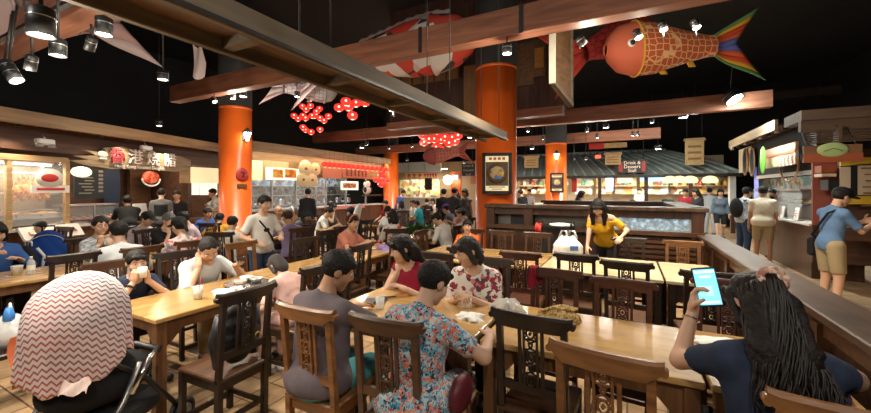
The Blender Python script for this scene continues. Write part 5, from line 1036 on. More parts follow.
hb = thing('leaf_emblem_board', 'brown wooden board with a pale green oval leaf emblem and orange lower edge', 'sign', ((hx0+hx1)/2, 7.3, (hz0+hz1)/2)); hw = hx1-hx0; hh = hz1-hz0
MB().box((0, 0, .03), (hw, .05, hh-.06), bev=.006).build('board', wood('sign_wood', (.14, .062, .025), (.23, .105, .045), .5, 'X', .5), hb); MB().box((0, -.005, -hh/2+.06), (hw, .06, .12)).build('orange_edge', mat('rust_edge', (.32, .075, .025), .5), hb); MB().ell((0, -.03, .05), (.17, .02, .105), 18, 8).build('leaf_emblem', mat('pale_leaf', (.36, .46, .20), .5), hb); MB().tube([(-.10, -.05, .03), (0, -.052, .07), (.10, -.05, .03)], .006, 5).build('leaf_vein', mat('dark_leaf', (.1, .2, .05), .5), hb)
[MB().tube([(s*hw*.4, 0, hh/2), (s*hw*.4, .24, 2.56-(hz0+hz1)/2)], .008, 5).build('hanging_rod', BLACK, hb) for s in (-1, 1)]
# second right-hand counter with red wall, yellow band and white menu
rc = thing('drinks_counter', 'brown service counter at the right edge beside the young man with a phone', 'counter', (3.6, 6.6, 0)); CB = MATS['counter_red']
child(MB().box((4.45, 6.35, .5), (2.0, 1.1, 1.0)), 'body', CB, rc); child(MB().box((4.43, 6.33, 1.03), (2.1, 1.2, .06), bev=.01), 'top', wood('counter_slab', (.22, .11, .05), (.36, .20, .10), .35, 'X', .5, coat=.3), rc); child(MB().box((3.47, 6.35, .5), (.06, 1.12, .98)), 'side_post', PALEW, rc)
rw = thing('menu_wall', 'red and yellow wall with white menu sheets behind the right counter', 'menu wall', (4.8, 9.4, 0))
def wp(name, m, px0, py0, px1, py1, Y, t=.04):
    a, d0 = onY(px0, Y); b, d1 = onY(px1, Y); return child(MB().box(((a+b)/2, Y, (zz(py0, d0)+zz(py1, d0))/2), (abs(b-a), t, abs(zz(py1, d0)-zz(py0, d0)))), name, m, rw)
wp('wall', mat('brick_red_wall', (.36, .10, .07), .6), 812, 158, 842, 225, 9.0); wp('wall', SOFF, 838, 150, 890, 240, 8.6); wp('yellow_band', mat('mustard_band', (.62, .40, .03), .55), 840, 158, 880, 166, 8.5); wp('yellow_band', MATS['mustard_band'], 846, 196, 885, 204, 8.45); wp('menu_sheet', mat('menu_cream', (.62, .50, .36), .6), 857, 164, 873, 195, 8.5); wp('menu_sheet', MATS['menu_cream'], 840, 167, 850, 188, 8.5); wp('dark_door', BLACK, 850, 165, 857, 196, 8.5); wp('black_boiler', BLACK, 824, 180, 836, 190, 8.7, .3); wp('ivory_pot_shelf', MATS['menu_cream'], 818, 174, 832, 177, 8.7, .3); wp('round_pot', MATS['rust_edge'], 818, 166, 832, 173, 8.7, .25); wp('foot', SOFF, 812, 224, 880, 262, 9.05)
for i in range(7): 
    a, d0 = onY(859+ (i % 2)*1.5, 8.46); child(MB().box((a+.16, 8.47, 2.0-.10*i), (.26-.05*(i % 3), .01, .022)), 'menu_line', MATS['brown_ink'], rw)
mw = thing('countertop_oven', 'dark grey countertop oven on the brown counter at the right edge', 'oven', (4.35, 6.35, 1.06)); MB().box((0, 0, .17), (.55, .45, .32), bev=.02).build('body', mat('oven_grey', (.06, .065, .065), .35), mw); MB().box((-.06, -.23, .17), (.36, .02, .22)).build('door', mat('oven_glass', (.02, .02, .022), .1), mw); MB().tube([(-.22, -.26, .29), (.1, -.26, .29)], .012, 8).build('handle', INOX, mw); [MB().lathe([(.02, 0), (.018, .03)], (.2, -.225, .08+.09*k), 12, M=Matrix.Rotation(PI/2, 3, 'X')).build('knob', INOX, mw) for k in range(3)]; [MB().box((sx*.22, sy*.17, .005), (.04, .04, .012)).build('foot', BLACK, mw) for sx in (-1, 1) for sy in (-1, 1)]
cp = thing('serving_tray', 'flat pale tray with two white plates on the brown counter before the oven', 'tray', (3.85, 5.98, 1.06)); MB().box((0, 0, .01), (.42, .28, .02), bev=.006).build('tray', INOX, cp); [MB().lathe([(.05, .02), (.09, .035), (.085, .035), (.001, .026)], (s*.1, 0, 0), 16).build('plate', WHP, cp) for s in (-1, 1)]
# third canopy corner at the top right
c3 = thing('slanted_canopy_corner', 'tan slanted canopy board with lamps at the top right edge of the picture', 'canopy', (2.95, 5.2, 3.0)); x, d = onX(846, 2.95), None
child(MB().box((2.95, 3.6, 3.08), (.07, 3.35, .22)), 'fascia', TANC, c3); child(MB().box((3.9, 3.6, 3.02), (1.9, 3.3, .05)), 'soffit', SOFF, c3); child(MB().box((4.8, 5.2, 1.5), (.14, .14, 3.0)), 'post', PERG, c3)
child(MB().box((3.02, 4.9, 2.82), (.12, .22, .10)), 'lamp_bracket', INOX, c3); child(MB().tube([(3.0, 4.85, 2.78), (2.98, 4.80, 2.62)], .05, 10), 'lamp_head', WHITE, c3); child(MB().ell((3.0, 4.9, 2.92), (.05, .05, .03)), 'bulb', LAMPC, c3)
glow_specs = []
# ---------------------------------------------------------------- things on tables
def prop(name, label, cat, x, y, z, rz=0, group=None): return thing(name, label, cat, (x, y, z), rz, group)
def cup(label, x, y, z, m, r=.036, h=.09, drink=None, straw=False, cat='cup', name='cup', group='cups and glasses'):
    o = prop(name, label, cat, x, y, z, 0, group); MB().lathe([(r*.78, 0), (r, h), (r*.92, h), (r*.72, .006), (.001, .006)], n=18).build('wall', m, o)
    if drink: MB().lathe([(r*.70, .008), (r*.84, h*.72), (.001, h*.72)], n=16).build('drink', drink, o)
    if straw: MB().tube([(-.01, 0, .01), (.03, .01, h*1.7)], .004, 6).build('straw', REDP, o)
    return o
CLEARP = mat('clear_plastic', (.85, .88, .88), .1, alpha=.35); MILK = mat('milky_drink', (.80, .76, .68), .4); TEA = mat('orange_drink', (.85, .36, .02), .3)
x, y = at(198, 3.05); cup('plastic tumbler of milky drink with a red straw on the left table', x, y, .75, CLEARP, .038, .11, MILK, True)
x, y = at(380, 2.80); cup('clear glass beside the flat phone on the family table', x, y, .75, CLEARP)
x, y = at(426, 2.95); cup('clear glass in front of the woman in crimson', x, y, .75, CLEARP)
x, y = at(467, 2.82); cup('white cup in front of the floral-blouse woman', x, y, .75, WHITE, .036, .075)
x, y = at(421, 7.2); cup('left of the two clear cups by the planter', x, y, .75, CLEARP, .04, .11); x, y = at(429, 7.2); cup('right of the two clear cups by the planter', x, y, .75, CLEARP, .04, .11)
i_ = Pp['juice']; v = i_['w']((i_['arms'][1][1]+i_['arms'][-1][1])/2+V3(0, .06, .0)); cup('clear cup of orange juice held by the woman in glasses', v.x, v.y, v.z-.05, CLEARP, .04, .13, TEA, True)
i_ = Pp['cup']; v = i_['w']((i_['arms'][1][1]+i_['arms'][-1][1])/2+V3(0, .035, .05)); cup('small cup the boy in navy drinks from', v.x, v.y, v.z-.01, WHITE, .034, .085)
# phones in hands
def phone(label, info, side, off, M, lit=True, w=.072, h=.150):
    p = info['arms'][side][1]; v = info['w'](p+V3(*off)); o = thing('smartphone', label, 'phone', tuple(v), 0); o.rotation_mode = 'QUATERNION'; o.rotation_quaternion = M.to_quaternion()
    MB().box((0, 0, 0), (w, .009, h), bev=.003).build('case', BLACK, o); MB().box((0, -.0052, 0), (w*.90, .002, h*.90)).build('screen', mat('lit_screen', (.1, .4, .55), .2, emit=(.25, .75, 1.), es=1.1) if lit else mat('dark_screen', (.02, .02, .025), .1), o)
    return o
ph = phone('large phone with a glowing pale blue map screen in the hand of the navy-shirted woman', Pp['phone'], -1, (.07, .045, .12), Matrix.Rotation(R(8), 3, 'Z') @ Matrix.Rotation(R(-14), 3, 'X') @ Matrix.Rotation(R(-8), 3, 'Y'), w=.105, h=.195)
for z, w in ((.075, .085), (.05, .05), (-.075, .08)): MB().box((0, -.0068, z), (w, .0014, .010)).build('screen_bar', mat('screen_white', (.8, .9, .95), .3, emit=(.8, .95, 1), es=1.), ph)
MB().box((-.01, -.0068, -.02), (.06, .0014, .05)).build('screen_map', mat('screen_map', (.5, .8, .8), .3, emit=(.4, .85, .85), es=.9), ph)
phone('dark phone in the hand of the man in the pale shirt', Pp['reader'], -1, (.02, .10, .05), Matrix.Rotation(R(-120), 3, 'Z') @ Matrix.Rotation(R(-50), 3, 'X'), False)
phone('phone glowing blue in the hands of the man in purple', Pp['purple'], 1, (-.06, .12, .05), Matrix.Rotation(R(100), 3, 'Z') @ Matrix.Rotation(R(-20), 3, 'X'))
phone('dark phone held by the person in blue at the far left edge', Pp['leftphone'], 1, (0, .10, .06), Matrix.Rotation(R(-30), 3, 'Z') @ Matrix.Rotation(R(-30), 3, 'X'), False)
phone('dark phone held by the young man in slate blue', Pp['phoneman'], 1, (-.06, .10, .05), Matrix.Rotation(R(-80), 3, 'Z') @ Matrix.Rotation(R(-40), 3, 'X'), False)
o = prop('smartphone', 'dark phone in an open flip case lying flat on the family table', 'phone', -1.80, 2.42, .75, .4); MB().box((0, 0, .006), (.17, .15, .012), bev=.003).build('case', mat('dark_case', (.02, .025, .04), .4), o); MB().box((.04, 0, .0135), (.07, .13, .003)).build('screen', MATS['dark_screen'], o)
o = prop('black_pen', 'black pen lying behind the flat phone on the family table', 'pen', -1.77, 2.56, .758, .7); MB().tube([(-.07, 0, 0), (.05, 0, 0), (.07, 0, 0)], [.006, .006, .002], 8).build('barrel', BLACK, o); MB().box((-.045, 0, .007), (.04, .003, .003)).build('clip', CHROME, o)
# napkins, bags and pouch
def crumple(name, label, cat, x, y, z, r, h, m, seed, sq=(1, 1), n=18, amp=.25, part=None):
    rr = random.Random(seed); ph_ = [rr.uniform(0, 6) for _ in range(6)]
    mb = MB()
    def f(u, v):
        a = 2*PI*u; t = PI/2*v; k = 1+amp*(math.sin(3*a+ph_[0]+4*v)*.5+math.sin(7*a+ph_[1]-6*v)*.3+math.sin(11*a+ph_[2]+9*v)*.25)
        return (sq[0]*r*math.cos(t)*math.cos(a)*k, sq[1]*r*math.cos(t)*math.sin(a)*k, h*math.sin(t)**.8*(1+.3*amp*math.sin(5*a+ph_[3])*math.cos(t)))
    mb.grid(f, n*2, n); mb.lathe([(r*.8*min(sq), .001), (.001, .001)], n=12); o = link(name, mb.mesh(name, m)); o.location = (x, y, z); tag(o, label, cat); return o
o = crumple('plastic_bag', 'crumpled clear plastic bag at the seam of the two front tables', 'bag', -.78, 2.66, .75, .10, .10, mat('cloudy_plastic', (.75, .74, .70), .15, alpha=.55), 3, (1.1, 1.2), amp=.4)
crumple('paper_napkin', 'crumpled white napkins beside the white cup on the family table', 'napkin', -.97, 2.42, .75, .075, .035, PAPER, 5, (1.2, 1), amp=.5)
crumple('paper_napkin', 'flat creased white paper under the raised phone of the navy-shirted woman', 'napkin', .52, 2.62, .75, .15, .04, PAPER, 8, (1.25, .8), amp=.35)
crumple('purple_pouch', 'knitted purple pouch on the table corner by the side rail', 'pouch', .76, 2.22, .75, .085, .075, mat('purple_knit', (.15, .05, .20), .9, bump=1., nscale=120), 9, (1., .9), amp=.12)
sp = prop('straw_pouch', 'woven straw-coloured pouch with a fold-over flap on the front table', 'pouch', -.42, 2.66, .75, .15); sp.scale = (.85, .8, 1.0); STRW = pattern('straw_weave', [(.36, .22, .07), (.5, .33, .12), (.22, .12, .04), (.58, .42, .18)], 60, .7)
MB().grid(lambda u, v: (.17*math.cos(2*PI*u)*math.cos(PI/2*v)*(1+.06*math.sin(9*u*2*PI)), .11*math.sin(2*PI*u)*math.cos(PI/2*v), .085*math.sin(PI/2*v)+.006*math.sin(u*40)*math.cos(v*20)), 36, 12).build('body', STRW, sp)
for k in range(5): MB().tube([(-.16+.03*k, -.05+.02*k, .055+.008*k), (-.04+.02*k, -.03+.02*k, .092), (.10+.012*k, -.02+.02*k, .075)], .010, 6).build('plaited_strand', STRW, sp)
# left table clutter: bowls on a tray, packets
tr_ = prop('serving_tray', 'dark round tray of used bowls in front of the reading man', 'tray', -3.22, 2.30, .75); MB().lathe([(.17, 0), (.19, .015), (.18, .015), (.001, .006)], n=26).build('tray', mat('dark_tray', (.03, .03, .035), .35), tr_); MB().lathe([(.186, .010), (.196, .018), (.186, .018)], n=26).build('rim', CHROME, tr_)
for k, (dx, dy, m) in enumerate(((-.07, .05, WHP), (.06, .06, mat('steel_bowl', (.5, .5, .48), .3, .4)), (.02, -.08, CLEARP))):
    o = prop('bowl', ('white bowl on the dark tray before the reading man', 'grey bowl on the dark tray before the reading man', 'clear plastic bowl on the dark tray before the reading man')[k], 'bowl', -3.22+dx, 2.30+dy, .757, 0, 'bowls on the dark tray'); MB().lathe([(.03, 0), (.055, .04), (.06, .055), (.052, .05), (.001, .012)], n=18).build('bowl', m, o); MB().ell((0, 0, .028), (.045, .045, .012), 12, 6).build('leftovers', DISH, o)
crumple('tissue_packet', 'pale blue tissue packet on the left table beside the milky drink', 'packet', -3.14, 2.02, .75, .09, .035, mat('tissue_blue', (.35, .58, .70), .4), 4, (1.2, .7), amp=.2); crumple('paper_napkin', 'crumpled napkin in front of the dark tray on the left table', 'napkin', -3.10, 2.12, .75, .06, .04, PAPER, 14, amp=.5)
crumple('orange_packet', 'small orange sauce dish on the left table beside the tumbler', 'dish', -3.33, 2.16, .75, .035, .02, mat('orange_dish_solid', (.75, .25, .03), .4), 2)
crumple('purple_packet', 'shiny purple snack packet on the table of the salmon-top woman', 'packet', -3.25, 4.62, .75, .12, .07, mat('purple_foil', (.30, .22, .50), .3, .3), 6, (1.3, .8), amp=.25)
o = prop('plate', 'white plate in front of the salmon-top woman', 'plate', -3.48, 4.60, .75); MB().lathe([(.06, 0), (.11, .015), (.105, .018), (.001, .006)], n=22).build('plate', WHP, o); MB().ell((0, 0, .015), (.07, .06, .02)).build('food', DISH, o)
# far left table: bottle and tissues, rucksack
x, y = at(31, 3.95); wb = prop('water_bottle', 'clear plastic water bottle on the far left table', 'bottle', x, y, .75); MB().lathe([(.03, 0), (.033, .01), (.033, .12), (.030, .14), (.012, .165), (.012, .175)], n=16).build('bottle', CLEARP, wb); MB().lathe([(.014, .172), (.014, .19), (.001, .19)], n=12).build('cap', WHITE, wb); MB().lathe([(.0335, .05), (.0335, .10)], n=16, capb=False, capt=False).build('paper_label', PAPER, wb); MB().lathe([(.028, .004), (.030, .10), (.001, .10)], n=14).build('water', mat('water', (.8, .88, .9), .05, alpha=.3), wb)
x, y = at(17, 3.95); o = prop('tissue_pack', 'white translucent tub on the far left table, left of the bottle', 'tub', x, y, .75); MB().lathe([(.04, 0), (.046, .08), (.048, .085)], n=18).build('tub', mat('frosted_white', (.78, .78, .76), .4), o); MB().lathe([(.05, .083), (.05, .095), (.001, .098)], n=18).build('lid', CLEARP, o)
def ruck(name, label, x, y, z, rz, m, s=1., strap=BLKC):
    o = prop(name, label, 'bag', x, y, z, rz)
    sdf_obj('bag_body', lambda Q: smin(np.maximum(ellip(Q, V3(0, 0, .22)*s, V3(.17, .11, .25)*s), -Q[..., 2]+.005), ellip(Q, V3(0, -.09, .13)*s, V3(.13, .06, .11)*s), .03*s)+.004*np.sin(Q[..., 0]*45+Q[..., 2]*30), V3(-.19, -.17, 0)*s, V3(.19, .14, .5)*s, .014*s, m, o)
    MB().tube([(-.05*s, .05*s, .45*s), (-.05*s, .05*s, .51*s), (.05*s, .05*s, .51*s), (.05*s, .05*s, .45*s)], .01*s, 6).build('carry_loop', strap, o)
    for q in (-1, 1): MB().tube([(q*.08*s, .09*s, .42*s), (q*.10*s, .16*s, .30*s), (q*.11*s, .11*s, .06*s)], .018*s, 6).build('shoulder_strap', strap, o)
    MB().tube([(.15*s*math.cos(a), -.075*s-.01*s, .30*s+.12*s*math.sin(a)) for a in [PI*k/8 for k in range(9)]], .006*s, 5).build('zip', mat('zip_grey', (.3, .3, .32), .4), o); return o
x, y = at(48, 5.25); ruck('rucksack', 'bright blue rucksack standing on the bench at far left, in front of the child', x, y, .497, 1.2, cloth('royal_blue', (.012, .05, .24)), 1.25)
x, y = at(24, 4.7); ruck('handbag', 'black rounded bag with pale piping beside the blue rucksack', x, y, .50, .4, BLKC, .95, W_)
bn_ = prop('bench', 'dark bench under the bags at far left', 'bench', *at(38, 5.0), 0, .5); MB().box((0, 0, .47), (1.3, .5, .05), bev=.01).build('seat', MIDW, bn_); [MB().box((sx*.58, sy*.18, .222), (.06, .06, .444)).build('leg', DARKW, bn_) for sx in (-1, 1) for sy in (-1, 1)]
x, y = at(107, 3.55); ruck('rucksack', 'blue rucksack hung on the boy\'s chair beside the stroller', -4.37, 1.50, .46, 1.6, cloth('azure', (.01, .10, .36)), .8)
x, y = at(324, 6.1); crumple('orange_bag', 'soft orange shopping bag beside the dark chair behind the salmon-top woman', 'bag', -4.28, 5.28, .45, .19, .34, mat('orange_cloth', (.72, .20, .02), .7), 12, (1.1, .8), amp=.12); 
um = prop('wrapped_umbrella', 'long white folded umbrella with red print leaning against a chair in the background', 'umbrella', *at(345, 7.8), 0, 0); MB().tube([(.0, 0, .1), (.08, .05, .5), (.16, .10, .9), (.24, .15, 1.27), (.26, .16, 1.36)], [.03, .10, .09, .07, .02], 10).build('canopy', W_, um); MB().tube([(0, 0, 0), (0, 0, .12)], .012, 6).build('tip', BLACK, um); MB().ell((.17, .03, .92), (.035, .03, .06)).build('red_print', REDP, um)
# white carrier bag and cart by the woman in yellow
x, y = at(577, 5.15); cb = prop('carrier_bag', 'bulging white plastic carrier bag with blue print on the pale table', 'bag', -.70, 5.14, .75, .3); WPL = mat('white_carrier', (.74, .74, .74), .35)
MB().grid(lambda u, v: ((.17+.025*math.sin(9*u*2*PI+5*v))*math.cos(2*PI*u)*(1-.55*max(0, v-.55)/.45), (.13+.02*math.sin(7*u*2*PI+2))*math.sin(2*PI*u)*(1-.6*max(0, v-.55)/.45), .30*v+.012*math.sin(u*38)*v), 40, 14).build('bag_body', WPL, cb); [MB().tube([(s*.06-.05, 0, .26), (s*.05-.02, .01, .36), (s*.05+.03, -.01, .36), (s*.06+.06, 0, .26)], .014, 6).build('handle', WPL, cb) for s in (-1, 1)]; MB().box((.06, -.125, .15), (.10, .02, .06), rz=.2).build('blue_print', mat('blue_ink', (.05, .14, .45), .5), cb); MB().lathe([(.14, .002), (.001, .002)], n=16).build('base', WPL, cb)
ct = prop('service_cart', 'dark tray-clearing cart with papers on top and a red cloth on its corner', 'cart', -1.0, 6.08, 0); 
for z in (.25, 1.08): MB().box((0, 0, z), (.52, .34, .03)).build('shelf', BLACK, ct)
for sx in (-1, 1):
    for sy in (-1, 1): MB().box((sx*.245, sy*.155, .60), (.03, .03, 1.08)).build('post', BLACK, ct); MB().lathe([(.001, -.012), (.035, -.012), (.035, .012), (.001, .012)], (sx*.24, sy*.15, .035), 12, M=Matrix.Rotation(PI/2, 3, 'Y')).build('wheel', BLACK, ct)
MB().box((0, .15, .66), (.48, .015, .80)).build('back_panel', mat('grey_panel', (.10, .095, .09), .5), ct)
crumple('paper_stack', 'loose white papers lying on the dark service cart', 'paper', -.93, 6.06, 1.095, .15, .04, PAPER, 21, (1.2, .8), amp=.2)
o = prop('red_cloth', 'small red cloth hanging over the corner of the service cart', 'cloth', -1.24, 5.93, 1.10); MB().grid(lambda u, v: (-.05+.10*u, -.02-.03*math.sin(PI*v)-.008*math.sin(u*14), .02-.16*v+.02*math.sin(u*6)), 8, 8).build('fabric', REDP, o); MB().ell((0, .03, .012), (.06, .06, .015)).build('fold', REDP, o)
# red cloth on the chair, jacket on the chair
o = prop('crimson_cloth', 'crimson cloth draped over the reddish chair behind the straw pouch', 'cloth', -.70, 3.17, 1.0, 0); MB().grid(lambda u, v: (-.045+.09*u+.02*math.sin(5*v+u*3), (.04 if v > .5 else -.045)+(.0 if abs(v-.5) > .06 else -(.04 if v > .5 else -.045)*(1-abs(v-.5)/.06))-.01*math.sin(u*9), .015-.34*abs(v-.5)*(1+.15*math.sin(u*7))), 8, 24).build('fabric', CRIM, o)
jk = prop('black_jacket', 'black puffy jacket hung over the dark chair at the left table', 'jacket', -2.28, 1.64, .50, R(92))
sdf_obj('quilted_body', lambda Q: ellip(Q, V3(0, .10, .17), V3(.165, .055, .20))+.006*np.sin(Q[..., 2]*70), (-.2, .0, -.06), (.2, .2, .42), .012, mat('black_nylon', (.014, .014, .017), .4), jk); MB().tube([(-.12, .10, .32), (-.15, .12, .15), (-.13, .12, -.02)], [.04, .042, .032], 8).build('sleeve', MATS['black_nylon'], jk); MB().tube([(.12, .10, .32), (.15, .12, .15), (.13, .12, -.02)], [.04, .042, .032], 8).build('sleeve', MATS['black_nylon'], jk); MB().tube([(.10+.03*math.cos(a*PI/8), .03, .10+.05*math.sin(a*PI/8)) for a in range(16)], .004, 6, closed=True).build('metal_ring', GOLD, jk)
crumple('tissue_litter', 'crumpled white tissue on the floor tiles between two chairs', 'tissue', *at(275, 3.4), 0, .07, .05, PAPER, 31, amp=.5)
o = prop('yellow_bag', 'crumpled yellow plastic bag on the floor under the family chairs', 'bag', *at(338, 2.75), 0); MB().ell((0, 0, .09), (.13, .10, .09), 14, 8).build('bag', mat('yellow_plastic', (.72, .42, .02), .4, bump=.6, nscale=18), o); MB().tube([(-.05, 0, .16), (0, 0, .22), (.05, 0, .16)], .010, 6).build('handle', MATS['yellow_plastic'], o)
# hair ornament, bracelet, bags worn on bodies belong to the person
i_ = Pp['phone']; r_ = i_['root']
def onp(mb, name, m, info): return mb.build(name, m, info['root'])
sc_m = MB(); cc = i_['hc']+i_['hr'] @ V3(.012,-.100,.075)
for k in range(9):
    a = 2*PI*k/9; p = cc + i_['hr'] @ V3(.042*math.cos(a), -.012, .034*math.sin(a)); sc_m.ell(tuple(map(float, p)), (.022, .02, .02), 8, 6)
sc_m.ell(tuple(map(float, cc+i_['hr'] @ V3(0,-.02,0))), (.026, .026, .022), 10, 6); onp(sc_m, 'scrunchie', pattern('scrunchie_print', [(.45, .28, .20), (.62, .42, .32), (.28, .12, .10)], 40), i_)
rl_ = random.Random(4); lk = MB()
for k in range(110):
    u = rl_.uniform(-1, 1); cu_ = math.cos(u*PI/2); A_ = cc*0+i_['hc']+i_['hr'] @ V3(u*.082, -.035-.094*cu_, .045+.045*cu_); B_ = i_['hc']+i_['hr'] @ V3(u*.100, -.04-.118*cu_, -.06); D_ = i_['nb']+i_['T'] @ V3(u*.105, -.125-.046*cu_, -.06); E_ = i_['nb']+i_['T'] @ V3(u*.125+.02, -.125-.03*cu_, -.17-.06*rl_.random())
    ph_ = rl_.uniform(0, 6); pts = []
    for j in range(15):
        t = j/14; P_k = [A_, B_, D_, E_]; q = A_*(1-t)**3+3*B_*t*(1-t)**2+3*D_*t*t*(1-t)+E_*t**3
        w2 = .004+.014*t; q = q+i_['T'] @ V3(w2*math.sin(ph_+t*13), -.006+.5*w2*math.cos(ph_+t*13), 0); pts.append(tuple(map(float, q)))
    lk.tube(pts, [.0058*(1-.6*(j/14)**2) for j in range(15)], 5)
onp(lk, 'wavy_locks', mat('brown_black_hair', (.009, .005, .0035), .5, spec=.3), i_)
w_ = i_['arms'][-1]; d_ = nrm(w_[1]-w_[0]); c_ = w_[1]-d_*.035; e1 = nrm(np.cross(d_, (0, 0, 1.))); e2 = np.cross(d_, e1); onp(MB().tube([tuple(map(float, c_+(e1*math.cos(a*PI/8)+e2*math.sin(a*PI/8))*.034)) for a in range(16)], .004, 6, closed=True), 'bracelet', CHROME, i_)
i_ = Pp['floral']; fq = lambda a, b, c: tuple(map(float, i_['P0']+V3(a, b, c))); onp(MB().ell(fq(.25, .12, .04), (.05, .12, .10), 16, 10), 'handbag', mat('maroon_leather', (.11, .010, .018), .5), i_)
i_ = Pp['cup']; w_ = i_['arms'][1]; d_ = nrm(w_[1]-w_[0]); c_ = w_[1]-d_*.05; e1 = nrm(np.cross(d_, (0, 0, 1.))); e2 = np.cross(d_, e1); onp(MB().tube([tuple(map(float, c_+(e1*math.cos(a*PI/8)+e2*math.sin(a*PI/8))*.038)) for a in range(16)], .009, 6, closed=True), 'wristwatch', BLACK, i_)
def strap(info, sd, m, r=.014, name='bag_strap', bag=None):
    f = lambda a, b, c: tuple(map(float, info['P0']+info['T'] @ V3(a, b, c)))
    pts = [f(sd*.12, -.02, .475), f(sd*.09, .115, .38), f(0, .150, .26), f(-sd*.10, .135, .12), f(-sd*.185, .04, .0), f(-sd*.13, -.13, .08), f(0, -.150, .24), f(sd*.09, -.125, .40)]
    onp(MB().tube(pts, r, 6, closed=True), name, m, info)
    if bag: onp(MB().box(tuple(np.array(f(-sd*.21, .0, -.08))), (.09, .22, .26), bev=.03), 'shoulder_bag', m, info)
strap(Pp['phoneman'], 1, BLKC, .016, bag=True); strap(Pp['standing'], 1, BLKC, .014); pass
i_ = Pp['striped']; f = lambda a, b, c: tuple(map(float, i_['P0']+i_['T'] @ V3(a, b, c)))
onp(MB().ell(f(0, -.19, .24), (.16, .11, .24), 16, 10), 'backpack', BLKC, i_); [onp(MB().tube([f(s*.11, -.12, .42), f(s*.12, .03, .47), f(s*.12, .14, .32), f(s*.14, .02, .12)], .022, 6), 'backpack_strap', BLKC, i_) for s in (-1, 1)]
i_ = Pp['juice']; g_ = MB(); H = lambda a, b, c: tuple(map(float, i_['hc']+i_['hr'] @ V3(a, b, c)))
for s in (-1, 1): g_.tube([H(s*.031+.021*math.cos(a*PI/6), .097, .010+.017*math.sin(a*PI/6)) for a in range(12)], .0025, 5, closed=True); g_.tube([H(s*.052, .095, .012), H(s*.082, .0, .012)], .002, 5)
onp(g_, 'glasses', BLACK, i_)
i_ = Pp['salmon']; H2 = lambda a, b, c: tuple(map(float, i_['hc']+i_['hr'] @ V3(a, b, c))); onp(MB().tube([H2(.091*math.cos(PI*k/12), .03, .03+.105*math.sin(PI*k/12)) for k in range(13)], .012, 6), 'hairband', SALM, i_)
i_ = Pp['beard']; onp(MB().ell(tuple(map(float, i_['hc']+i_['hr'] @ V3(0, .05, -.078))), (.056, .05, .045), 12, 8), 'beard', BLKC, i_)
i_ = Pp['mask']; onp(MB().ell(tuple(map(float, i_['hc']+i_['hr'] @ V3(0, .055, -.05))), (.06, .05, .05), 12, 8), 'face_mask', WHP, i_)
i_ = Pp['hood']; onp(MB().tube([tuple(map(float, i_['hc']+i_['hr'] @ V3(.095*math.cos(PI*k/10), -.01, .03+.11*math.sin(PI*k/10)))) for k in range(11)], .016, 6), 'headphones', WHITE, i_)
i_ = Pp['standing']; onp(MB().ell(tuple(map(float, i_['P0']+i_['T'] @ V3(.0, .128, .27))), (.055, .012, .07), 14, 8), 'chest_print', BLKC, i_)
o = prop('serving_tray', 'steel tray carried by the stall worker in black behind the roast counter', 'tray', *[float(q) for q in Pp['serverb']['w'](V3(0, .33, .98))]); MB().box((0, 0, 0), (.42, .3, .02), bev=.006).build('tray', INOX, o); MB().box((0, 0, .02), (.40, .28, .015)).build('liner', PAPER, o)
# ---------------------------------------------------------------- planter
pl = prop('planter_box', 'dark planter box of leafy green plants in the middle of the dining area', 'planter', *at(427, 7.9), 0, .1); MB().box((0, 0, .30), (1.25, .32, .60), bev=.01).build('box', PANELW, pl); MB().box((0, 0, .605), (1.28, .35, .03)).build('rim', MIDW, pl)
LEAF = mat('plant_leaf', (.045, .13, .03), .5, noise=.5, nscale=9); rr = random.Random(11)
for k in range(9):
    mb = MB(); bx_ = -.52+k*.13
    for j in range(26):
        a = rr.uniform(0, 2*PI); e = rr.uniform(.2, 1.3); L = rr.uniform(.12, .24); p = Vector((bx_+rr.uniform(-.06, .06), rr.uniform(-.1, .1), .60+rr.uniform(.0, .22))); d = Vector((math.cos(a)*math.cos(e), math.sin(a)*math.cos(e), math.sin(e))); s_ = d.cross(Vector((0, 0, 1))).normalized()*L*.16
        q = [p, p+d*L*.5+s_+Vector((0, 0, .01)), p+d*L-Vector((0, 0, L*.15)), p+d*L*.5-s_+Vector((0, 0, .01))]; mb.add(q, [(0, 1, 2), (0, 2, 3)], 0, True)
    mb.tube([(bx_, 0, .58), (bx_, .01, .80)], .008, 5); mb.build('plant', LEAF, pl)
# ---------------------------------------------------------------- stroller under a chevron blanket
st = prop('stroller', 'black stroller at the near left with chrome tubes and a cloth-covered hood', 'stroller', -2.84, 1.02, 0, R(25)); st.scale = (1, 1, 1)
for sx in (-1, 1):
    MB().tube([(sx*.24, .42, .10), (sx*.22, .12, .48), (sx*.20, -.02, .60), (sx*.19, -.08, .66)], .016, 8).build('side_tube', BLACK, st); MB().tube([(sx*.24, -.34, .12), (sx*.24, -.05, .42), (sx*.24, .06, .60)], .015, 8).build('rear_leg', STEEL, st); MB().tube([(sx*.22, .02, .42), (sx*.22, .16, .58), (sx*.19, .28, .60)], .016, 8).build('arm_rail', CHROME, st)
    for yy, r in ((.42, .09), (-.34, .11)):
        for dx in (-.022, .022): w = MB().tube([(sx*.24+dx, yy+r*.8*math.cos(a*PI/10), r+r*.8*math.sin(a*PI/10)) for a in range(20)], r*.2, 8, closed=True).build('wheel', mat('tyre', (.02, .02, .02), .7), st); MB().lathe([(.001, -.012), (r*.55, -.012), (r*.55, .012), (.001, .012)], (sx*.24+dx, yy, r), 14, M=Matrix.Rotation(PI/2, 3, 'Y')).build('hub', STEEL, w)
MB().tube([(-.19, -.08, .66), (0, -.10, .67), (.19, -.08, .66)], .02, 8).build('push_handle', BLACK, st)
